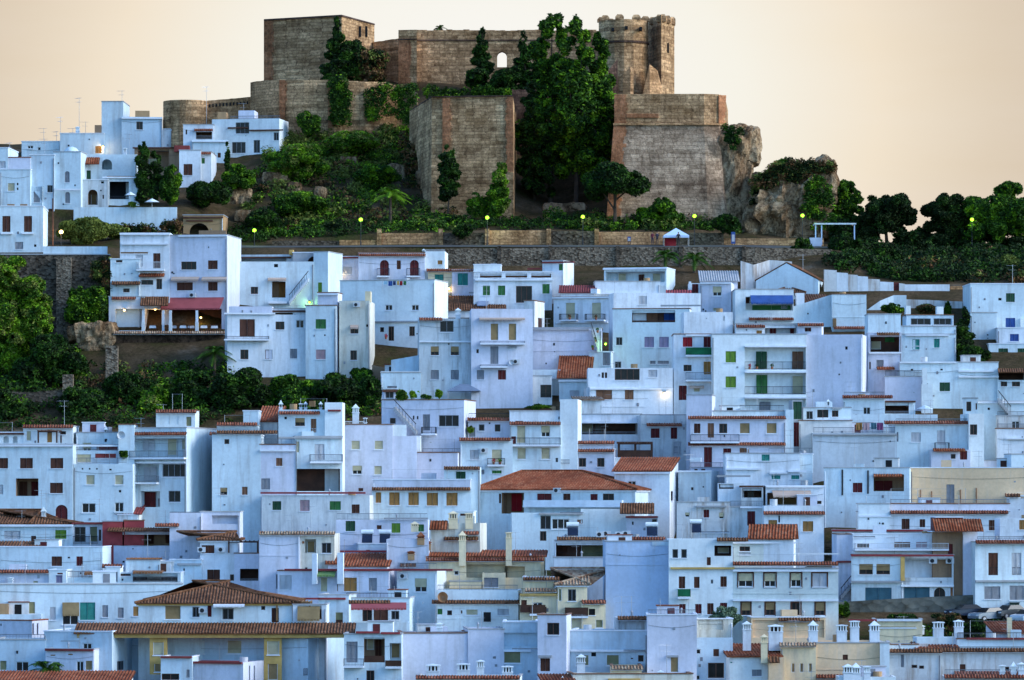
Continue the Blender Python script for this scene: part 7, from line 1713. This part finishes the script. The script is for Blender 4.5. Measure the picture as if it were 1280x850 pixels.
for lab, px, y0, y1, w_ in (('tall blue information panel left of the cream cliff', 916.5, 290, 306, 5), ('small blue litter bin left of the market tent', 786.5, 296, 303, 4)):
    a = P(px, y1, 589); h_ = (y1-y0)*589/F; hw = w_*589/F/2; r = empty('information_panel' if w_ == 5 else 'litter_bin', a, lab, 'sign' if w_ == 5 else 'bin')
    mb = MB(); mb.box(a.x-hw, a.x+hw, 588.9, 589.15, a.z+.15, a.z+h_); mb.build('panel' if w_ == 5 else 'bin_body', 'bl', r)
    mb = MB(); mb.box(a.x-hw*.7, a.x+hw*.7, 588.87, 588.897, a.z+h_*.25, a.z+h_*.8); mb.build('poster' if w_ == 5 else 'label_plate', 'ws', r)
    mb = MB(); mb.tube((a.x-hw*.6,589,a.z-.3),(a.x-hw*.6,589,a.z+.2),.04); mb.tube((a.x+hw*.6,589,a.z-.3),(a.x+hw*.6,589,a.z+.2),.04); mb.build('stand', 'iron', r)
def parasol(label, px, py, Y, r_, mat, foot):
    t = P(px, py, Y); g = P(px, foot, Y); r = empty('parasol', g, label, 'parasol'); mb = MB(); n = 8; i = 0
    mb.v.append((t.x,t.y,t.z))
    for k in range(n): mb.v.append((t.x+r_*math.cos(6.283*k/n), t.y+r_*math.sin(6.283*k/n), t.z-.5))
    for k in range(n): mb.f.append((0, 1+k, 1+(k+1) % n))
    mb.build('canopy', mat, r); mb = MB(); mb.tube(g, t, .03, None, 6); mb.build('pole', 'metal', r)
parasol('open white parasol beside the cypresses on the upper terrace', 190, 248, 592.4, 1.0, 'bright', 261)
parasol('white parasol in front of the black veranda', 163, 239.5, 592.8, .8, 'bright', 260)
parasol('wide pale parasol on the terrace beside the brown roof shelter', 1156, 506, DT(556)+1.2, 1.0, 'cool', 520)
# grey canopy of the roof garden
r = empty('canopy_tent', P(577, 491, DT(506)), 'low grey hipped canopy behind the roof garden', 'canopy'); Yk = DT(506)-1.2
mb = MB(); x0, x1 = P(559,0,Yk).x, P(601,0,Yk).x; z0_, z1_ = cz(489,Yk), cz(480,Yk)
mb.v += [(x0,Yk-1.3,z0_),(x1,Yk-1.3,z0_),(x1,Yk+1.3,z0_),(x0,Yk+1.3,z0_),(x0+1.5,Yk,z1_),(x1-1.5,Yk,z1_)]; mb.f += [(0,1,5,4),(1,2,5),(2,3,4,5),(3,0,4)]
mb.build('roof_cloth', plain('grey_cloth', (.16,.2,.27), .9, .15), r)
for x in (x0+.1, x1-.1):
    for y in (Yk-1.2, Yk+1.2):
        mb = MB(); mb.tube((x,y,cz(500,Yk)-.8),(x,y,z0_+.05),.04); mb.build('leg', 'metal', r)

# people by the tent
def person(label, px, py, Y, ang, shirt, trous, skin=(.35,.2,.13), hair=(.03,.02,.015)):
    base = P(px, py, Y); h_ = 1.72
    J = [(0,0,.93),(0,0,1.12),(0,.01,1.36),(0,0,1.50),(0,-.02,1.62),(0,-.01,1.72),
         (.17,0,1.42),(.24,.02,1.15),(.22,-.14,.93),(-.17,0,1.42),(-.25,.02,1.16),(-.2,-.1,.92),
         (.09,0,.88),(.11,-.03,.48),(.11,.03,.08),(.12,-.12,.03),(-.09,0,.88),(-.12,.02,.48),(-.13,.09,.08),(-.14,-.06,.03)]
    E = [(0,1),(1,2),(2,3),(3,4),(4,5),(2,6),(6,7),(7,8),(2,9),(9,10),(10,11),(0,12),(12,13),(13,14),(14,15),(0,16),(16,17),(17,18),(18,19)]
    Rr = [.15,.14,.16,.06,.1,.085,.075,.05,.035,.075,.05,.035,.1,.065,.045,.04,.1,.065,.045,.04]
    ca, sa = math.cos(ang), math.sin(ang)
    me = bpy.data.meshes.new('person'); me.from_pydata([(x*ca-y*sa, x*sa+y*ca, z) for x, y, z in J], E, []); me.update()
    o = bpy.data.objects.new('person', me); COL.objects.link(o); o.location = base
    sk = o.modifiers.new('skin', 'SKIN'); ss = o.modifiers.new('sub', 'SUBSURF'); ss.levels = 1; ss.render_levels = 1
    for v, q in zip(me.skin_vertices[0].data, Rr): v.radius = (q, q*.85)
    me.skin_vertices[0].data[0].use_root = True
    dg = bpy.context.evaluated_depsgraph_get(); m2 = bpy.data.meshes.new_from_object(o.evaluated_get(dg)); o.modifiers.clear(); o.data = m2
    for nm, c in (('skin', skin), ('shirt', shirt), ('trousers', trous), ('shoes', (.03,.03,.03))): m2.materials.append(plain('person_'+nm, c, .8, .1))
    for p in m2.polygons:
        z = p.center.z; r_ = math.hypot(p.center.x, p.center.y); p.material_index = 0 if z > 1.47 or (r_ > .2 and z < 1.12 and z > .8) else 1 if z > .96 else 2 if z > .09 else 3; p.use_smooth = True
    hm = MB(); hm.dome((base.x+.01*sa, base.y+.012, base.z+1.66), .105, 12, 5, 1.0)
    ho = hm.build('hair', plain('hair', hair, .8, .2)); ho.parent = o
    own_v = np.array(base, np.float32); n = len(ho.data.vertices); a = np.empty(n*3, np.float32); ho.data.vertices.foreach_get('co', a); a = a.reshape(-1,3)-own_v; ho.data.vertices.foreach_set('co', a.ravel()); ho.data.update()
    nm = MB(); d = Vector((sa, -ca, 0)); q = d*.1
    nm.hexa([(q.x-.015,q.y-.015,1.60),(q.x+.015,q.y-.015,1.60),(q.x+.015,q.y+.015,1.60),(q.x-.015,q.y+.015,1.60),(q.x-.008,q.y-.008,1.65),(q.x+.008,q.y-.008,1.65),(q.x+.008,q.y+.008,1.65),(q.x-.008,q.y+.008,1.65)])
    no = nm.build('nose', m2.materials[0]); no.parent = o
    return tag(o, label, 'person')
person('person in dark clothes standing left of the market tent', 821.5, 306, 587.5, .3, (.03,.03,.05), (.04,.04,.05))
person('person in a dark red top left of the market tent', 815.5, 306, 587.2, -.5, (.20,.03,.04), (.05,.04,.06))
person('person in black standing right in front of the red stall', 848, 306.5, 586.2, .1, (.012,.012,.015), (.015,.015,.02))

# restaurant tables and chairs
zf = (HY-414)*(DT(420)-2.9)/F + .02
for i, px in enumerate((191, 217, 229, 239, 255, 268)):
    Yq = 553.4+.5*(i % 2); x = P(px,0,Yq).x; r = empty('table', (x,Yq,zf), 'small dining table under a white cloth on the restaurant terrace', 'table', 'dining tables on the restaurant terrace')
    mb = MB(); mb.box(x-.38, x+.38, Yq-.38, Yq+.38, zf+.72, zf+.75); mb.build('tabletop', 'wood', r)
    mb = MB(); mb.prism([(x-.36,Yq-.36),(x+.36,Yq-.36),(x+.36,Yq+.36),(x-.36,Yq+.36)], zf+.42, zf+.765, .1); mb.build('tablecloth', 'fw', r)
    mb = MB()
    for dx in (-.3, .3):
        for dy in (-.3, .3): mb.box(x+dx-.03, x+dx+.03, Yq+dy-.03, Yq+dy+.03, zf, zf+.72)
    mb.build('legs', 'wood', r)
    for sg in (-1, 1):
        cx = x+sg*.62; c = empty('chair', (cx,Yq,zf), 'dark wooden dining chair at a white clothed terrace table', 'chair', 'dining chairs on the restaurant terrace')
        mb = MB(); mb.box(cx-.2, cx+.2, Yq-.2, Yq+.2, zf+.43, zf+.47); mb.build('seat', 'br', c)
        mb = MB(); mb.box(cx+sg*.17-.02, cx+sg*.17+.02, Yq-.2, Yq+.2, zf+.6, zf+.92); mb.build('backrest', 'br', c)
        for dx in (-.17, .17):
            for dy in (-.17, .17):
                mb = MB(); hgt = .92 if dx*sg > 0 else .43; mb.box(cx+dx-.02, cx+dx+.02, Yq+dy-.02, Yq+dy+.02, zf, zf+hgt); mb.build('leg', 'br', c)
b = MB(); q = P(251, 397, 555.6); b.ball(q, .13); o = b.build('hanging_lamp', 'lampwarm'); own(o, q); tag(o, 'small warm hanging lamp glowing under the red awning', 'lamp'); point_light((q.x, q.y-.2, q.z-.3), (1,.6,.25), 25, .2)
b = MB(); q = P(194, 387, 555.2); b.ball(q, .11); o = b.build('hanging_lamp', 'lampwarm'); own(o, q); tag(o, 'small warm hanging lamp glowing under the brown tiled canopy', 'lamp'); point_light((q.x, q.y-.2, q.z-.3), (1,.6,.25), 15, .2)

# cars
def car(label, px, py, Y, ang, col, long=4.2):
    g = P(px, py, Y); r = empty('parked_car', g, label, 'car'); r.rotation_euler = (0, 0, ang)
    cm = plain('car_paint', col, .25, .05, None, .6)
    def part(nm, mb, mt, par=None):
        o = mb.build(nm, mt); o.parent = par or r; return o
    prof = [(-2.1,.35),(-2.12,.62),(-2.0,.86),(-1.2,.95),(-.55,1.0),(.9,1.0),(1.75,.98),(2.05,.9),(2.1,.6),(2.08,.35)]
    mb = MB(); ws = (.78,.86,.86,.78); 
    secs = [(-.80,.02),(-.86,0),(.86,0),(.80,.02)]
    i0 = 0; n = len(prof)
    for (y, ins) in secs:
        for (x, z) in prof: mb.v.append((x*(1-ins), y, z if abs(y) > .81 else z+.02))
    for k in range(3):
        for j in range(n):
            a = k*n+j; b_ = k*n+(j+1) % n; mb.f.append((a, b_, b_+n, a+n))
    mb.f.append(tuple(range(n))); mb.f.append(tuple(range(3*n, 4*n))); body = part('body', mb, cm)
    cab = [(-1.05,.98),(-.45,1.42),(.85,1.45),(1.6,.99)]; mb = MB(); w0, w1 = .76, .6
    for (x, z) in cab:
        w_ = w0 if z < 1.2 else w1; mb.v += [(x,-w_,z),(x,w_,z)]
    mb.f += [(2,3,5,4)]; part('roof', mb, cm)
    mb = MB(); mb.v += [(x, s*(w0 if z < 1.2 else w1), z-.004) for (x, z) in cab for s in (-1, 1)]
    mb.f += [(0,1,3,2)]; part('windscreen', mb, 'glass'); 
    mb = MB(); mb.v += [(x, s*(w0 if z < 1.2 else w1), z-.004) for (x, z) in cab for s in (-1, 1)]; mb.f += [(4,5,7,6)]; part('rear_window', mb, 'glass')
    for s in (0, 1):
        mb = MB(); mb.v += [(x, ss*(w0 if z < 1.2 else w1), z-.004) for (x, z) in cab for ss in (-1, 1)]; mb.f += [(s,2+s,4+s,6+s)]; part('side_window', mb, 'glass')
    for x in (-1.35, 1.3):
        for y in (-.8, .8):
            mb = MB(); mb.tube((x,y-.1,.31),(x,y+.1,.31),.31,.31,18); wh = part('wheel', mb, 'iron'); mb = MB(); mb.tube((x,y-.115,.31),(x,y+.115,.31),.19,.19,12); part('rim', mb, 'metal', wh)
    for y in (-.62, .62):
        mb = MB(); mb.box(-2.13,-2.06,y-.17,y+.17,.62,.76); part('headlight', mb, 'fw'); mb = MB(); mb.box(2.05,2.12,y-.15,y+.15,.66,.84); part('tail_light', mb, 'rd')
    return r
def onground(px, Y): return HY - ter_z(P(px,0,Y).x, Y)*F/Y
for lab, px, Y, ang, col in (('dark blue parked car, leftmost of the row under the stone wall', 1208, 452.4, R(20), (.015,.025,.05)), ('silver grey parked car second from the left under the stone wall', 1236, 451.2, R(35), (.22,.25,.28)), ('dark grey parked car third from the left under the stone wall', 1262, 452.2, R(40), (.05,.055,.06)), ('white parked car cut by the right edge of the picture', 1285, 450.6, R(50), (.55,.57,.6))):
    car(lab, px, onground(px, Y), Y, ang, col)
r = empty('waste_container', P(1268, onground(1268, 454), 454), 'dark green waste container behind the parked cars', 'waste container'); a = P(1268, onground(1268, 454), 454)
mb = MB(); mb.prism([(a.x-.45,453.6),(a.x+.45,453.6),(a.x+.45,454.4),(a.x-.45,454.4)], a.z+.1, a.z+1.1, -.05); mb.build('bin_body', 'dg', r)
mb = MB(); mb.box(a.x-.5, a.x+.5, 453.55, 454.45, a.z+1.1, a.z+1.2); mb.build('lid', 'iron', r)

# solar water heaters
def heater(label, px, py, Y):
    g = P(px, py, Y); r = empty('solar_water_heater', g, label, 'solar water heater')
    mb = MB(); mb.tube((g.x-.65,g.y+.7,g.z+1.35),(g.x+.65,g.y+.7,g.z+1.35),.27,.27,14); mb.build('tank', 'bright', r)
    mb = MB(); mb.hexa([(g.x-.55,g.y-.7,g.z+.25),(g.x+.55,g.y-.7,g.z+.25),(g.x+.55,g.y-.66,g.z+.2),(g.x-.55,g.y-.66,g.z+.2),(g.x-.55,g.y+.6,g.z+1.25),(g.x+.55,g.y+.6,g.z+1.25),(g.x+.55,g.y+.64,g.z+1.2),(g.x-.55,g.y+.64,g.z+1.2)]); mb.build('panel', 'solar', r)
    mb = MB()
    for x in (-.5, .5):
        mb.tube((g.x+x,g.y+.7,g.z-.3),(g.x+x,g.y+.7,g.z+1.2),.025); mb.tube((g.x+x,g.y-.65,g.z-.3),(g.x+x,g.y-.65,g.z+.25),.025); mb.tube((g.x+x,g.y-.65,g.z+.02),(g.x+x,g.y+.7,g.z+1.1),.02)
    mb.build('stand', 'metal', r)
for lab, px, py, Y in (('left solar water heater of the pair above the red tiled roof', 459, 681, DT(722)+1.5), ('right solar water heater of the pair above the red tiled roof', 481, 681, DT(722)+1.6), ('solar water heater left of two fans on the long brown pergola roof', 716, 672, DT(756)+4), ('solar water heater at the right end of the long brown pergola roof', 815, 672, DT(756)+4), ('solar water heater in front of the rain stained pinkish house', 870, 668, DT(706))):
    heater(lab, px, py, Y)
mb = MB(); Yq = DT(397); a, b_ = P(596, 383, Yq-.1), P(609, 376, Yq)
mb.hexa([(a.x,Yq+.9,a.z+.1),(b_.x,Yq+.9,a.z+.1),(b_.x+.3,Yq+3.6,b_.z+.35),(a.x+.3,Yq+3.6,b_.z+.35),(a.x,Yq+.9,a.z+.2),(b_.x,Yq+.9,a.z+.2),(b_.x+.3,Yq+3.6,b_.z+.45),(a.x+.3,Yq+3.6,b_.z+.45)])
o = mb.build('solar_panel', plain('pale_panel', (.2,.24,.34), .3, .2)); own(o, a); o.name = 'roof_collector'; tag(o, 'pale solar panel lying on the old brown lean-to roof', 'solar panel')

# washing
def garment(label, px, py, Y, w_, h_, mat, base=None):
    a = P(px, py, Y); hw = w_*Y/F/2; hh = h_*Y/F; mb = MB(); n = 6; i0 = 0
    for k in range(n+1):
        x = a.x-hw+2*hw*k/n; d = .05*math.sin(k*2.1+px); mb.v += [(x,Y,a.z),(x,Y+d,a.z-hh*.5),(x+d*.4,Y+d*1.3,a.z-hh)]
    for k in range(n):
        for j in (0, 1): mb.f.append((k*3+j,(k+1)*3+j,(k+1)*3+j+1,k*3+j+1))
    o = mb.build('garment', mat); own(o, a); return tag(o, label, 'washing')
Yl = DT(436)-.25
mb = MB(); a, b_ = P(478,351.2,Yl), P(510,351.2,Yl); mb.tube(a, b_, .012, None, 4)
for q in (a, b_): mb.tube((q.x,Yl,q.z-1.2),(q.x,Yl,q.z+.1),.025,None,5)
o = mb.build('washing_line', 'metal'); own(o, a); tag(o, 'thin washing line on the roof below the arched brown doors', 'washing line')
for lab, px, w_, h_, mt in (('pale blue towel at the left end of the roof washing line', 482, 4, 4, 'awnblue2'), ('navy blue garment hanging on the roof washing line', 488, 5, 6, 'bl'), ('dark blue cloth hanging beside the navy garment', 493, 3.5, 5, 'dkblue'), ('yellow cloth on the roof washing line', 497.5, 3, 5, 'yel'), ('red cloth on the roof washing line', 501.5, 3.5, 5.5, 'rd'), ('green cloth at the right end of the roof washing line', 506, 3.5, 5, 'gr')):
    garment(lab, px, 351.3, Yl, w_, h_, mt)
Yl = DT(600)-.25
mb = MB(); a, b_ = P(1068,528.3,Yl), P(1108,528.3,Yl); mb.tube(a, b_, .012, None, 4)
for q in (a, b_): mb.tube((q.x,Yl,q.z-1.4),(q.x,Yl,q.z+.1),.025,None,5)
o = mb.build('washing_line', 'metal'); own(o, a); tag(o, 'thin washing line above the huge pale blank wall', 'washing line')
for lab, px, w_, h_, mt in (('orange patterned rug hanging above the huge blank wall', 1074, 8, 9, 'og'), ('pink sheet hanging beside the orange rug', 1083, 8, 9, 'pk'), ('teal towel hanging beside the pink sheet', 1092, 7, 8, 'tg'), ('plum coloured towel at the right end of the washing line', 1100, 8, 9, 'plum')):
    garment(lab, px, 528.5, Yl, w_, h_, mt)
def pot(label, px, py, Y, mat='leafm', r_=.22):
    g = P(px, py, Y); r = empty('potted_plant', g, label, 'potted plant')
    mb = MB(); mb.tube(g, (g.x,g.y,g.z+.3), .12, .17, 10); mb.build('pot', 'pot', r)
    leaf_mesh('foliage', ball_pts(70, .2)*r_ + np.array((g.x,g.y,g.z+.3+r_*.7)), .09, mat, .2, r)
for k, (lab, px, py, Y, mt) in enumerate((('potted plant at the foot of the green lit roof stair', 741, 437.5, DT(476)-.8, 'leafb'), ('potted plant half way up the green lit roof stair', 743.5, 428, DT(476)-.8, 'leafb'), ('potted plant at the head of the green lit roof stair', 747, 416, DT(476)-.8, 'leafm'), ('red flowering plant at the left end of the long green balcony', 937, 461.5, DT(528)-.5+.35, 'flower'), ('big green potted plant on the long green balcony', 965, 461.5, DT(528)+.2, 'leafm'), ('dark plant pot at the middle of the long green balcony', 946, 461.5, DT(528)+.2, 'leafd'), ('flower pot on the left flower railing balcony', 712, 399.6, DT(416)-.4, 'leafr'), ('flower pot on the right flower railing balcony', 745, 399.6, DT(416)-.4, 'leafr'), ('flowering pot on the small iron balcony between tiled eaves', 617, 580.6, DT(610)-.4, 'flower'), ('leafy pot on the small iron balcony between tiled eaves', 625, 580.6, DT(610)-.4, 'leafb'), ('potted plant beside the dark door of the wide blank house', 482.5, 424, DT(436)-.6, 'flower'))):
    pot(lab, px, py, Y, mt)

# ---------------------------------------------------------------- SKY, SUN, CAMERA
w = bpy.data.worlds.new('World'); SC.world = w; w.use_nodes = True; nt = w.node_tree
bg = nt.nodes['Background']; out = nt.nodes['World Output']
SUN_EL, SUN_AZ = R(26), R(102)          # azimuth clockwise from +Y (the way we look)
sky = nt.nodes.new('ShaderNodeTexSky'); sky.sky_type = 'NISHITA'; sky.sun_disc = False
sky.sun_elevation = SUN_EL; sky.sun_rotation = SUN_AZ; sky.altitude = 100; sky.air_density = 1.0; sky.dust_density = 1.0; sky.ozone_density = 3.0
nt.links.new(mixc(nt, 1.0, sky.outputs[0], (.68, .965, 1.21), 'MULTIPLY'), bg.inputs[0]); bg.inputs[1].default_value = 0.14
# the dusk glow low in the west, behind the castle
tc = nt.nodes.new('ShaderNodeTexCoord'); sp = nt.nodes.new('ShaderNodeSeparateXYZ'); nt.links.new(tc.outputs['Generated'], sp.inputs[0])
def math_(op, a, b=None, c=None):
    n = nt.nodes.new('ShaderNodeMath'); n.operation = op
    for i, v in enumerate((a, b, c)):
        if v is None: continue
        if isinstance(v, (int, float)): n.inputs[i].default_value = v
        else: nt.links.new(v, n.inputs[i])
    return n.outputs[0]
def mrange(v, a, b, c=0.0, d=1.0):
    n = nt.nodes.new('ShaderNodeMapRange'); n.interpolation_type = 'SMOOTHSTEP'
    nt.links.new(v, n.inputs[0])
    for i, x in enumerate((a, b, c, d)): n.inputs[i+1].default_value = x
    return n.outputs[0]
az = math_('ARCTAN2', sp.outputs[0], sp.outputs[1]); el = math_('ARCSINE', sp.outputs[2])
azs = math_('SUBTRACT', az, -.004); els = math_('SUBTRACT', el, .088)
d2 = math_('SQRT', math_('ADD', math_('POWER', math_('MULTIPLY', azs, 1.0), 2), math_('POWER', math_('MULTIPLY', els, 1.35), 2)))
rg = ramp(nt, [(0.0, (1.0, .985, .94)), (.32, (.985, .95, .85)), (.62, (.94, .82, .655)), (.85, (.79, .67, .525)), (1.0, (.71, .595, .47))])
nt.links.new(mrange(d2, 0.0, .15), rg.inputs[0])
pink = mixc(nt, mrange(el, .075, .025, 0.0, .7), rg.outputs[0], (.87, .71, .67))
ns = noise_node(nt, mapping(nt, tc.outputs['Generated'], (6, 6, 30)), 3.0, 4, .6)
pink = mixc(nt, .09, pink, ns.outputs[0], 'OVERLAY')
b2 = nt.nodes.new('ShaderNodeBackground'); nt.links.new(pink, b2.inputs[0]); b2.inputs[1].default_value = 0.405
ms = nt.nodes.new('ShaderNodeMixShader')
fac = math_('MULTIPLY', mrange(el, .42, .16), mrange(math_('ABSOLUTE', az), .8, .3))
nt.links.new(fac, ms.inputs[0]); nt.links.new(bg.outputs[0], ms.inputs[1]); nt.links.new(b2.outputs[0], ms.inputs[2])
nt.links.new(ms.outputs[0], out.inputs[0])
sl = bpy.data.lights.new('sun', 'SUN'); sl.energy = 1.05; sl.angle = R(28); sl.color = (1.0, .99, .97)
so = bpy.data.objects.new('sun', sl); COL.objects.link(so)
d = Vector((math.sin(SUN_AZ)*math.cos(SUN_EL), math.cos(SUN_AZ)*math.cos(SUN_EL), math.sin(SUN_EL)))
so.rotation_euler = d.to_track_quat('Z', 'Y').to_euler(); so.location = (100, 300, 200)
cam = bpy.data.cameras.new('camera'); co = bpy.data.objects.new('camera', cam); COL.objects.link(co); SC.camera = co
co.location = (0, 0, 0); co.rotation_euler = (math.pi/2, 0, 0)
cam.sensor_width = 36; cam.lens = F/1280*36; cam.shift_y = (HY-425)/1280; cam.clip_start = 1; cam.clip_end = 9000
SC.view_settings.view_transform = 'Standard'; SC.view_settings.look = 'None'; SC.view_settings.gamma = 1; SC.view_settings.use_curve_mapping = False
SC.view_settings.exposure = 1.22
SC.cycles.use_denoising = True; SC.cycles.max_bounces = 5; SC.cycles.diffuse_bounces = 3; SC.cycles.sample_clamp_indirect = 4
for o in list(SC.objects):
    if '_w' in o: del o['_w']
for lab, n in LABELS.items():
    if len(n) > 1: print('shared label:', lab, len(n))
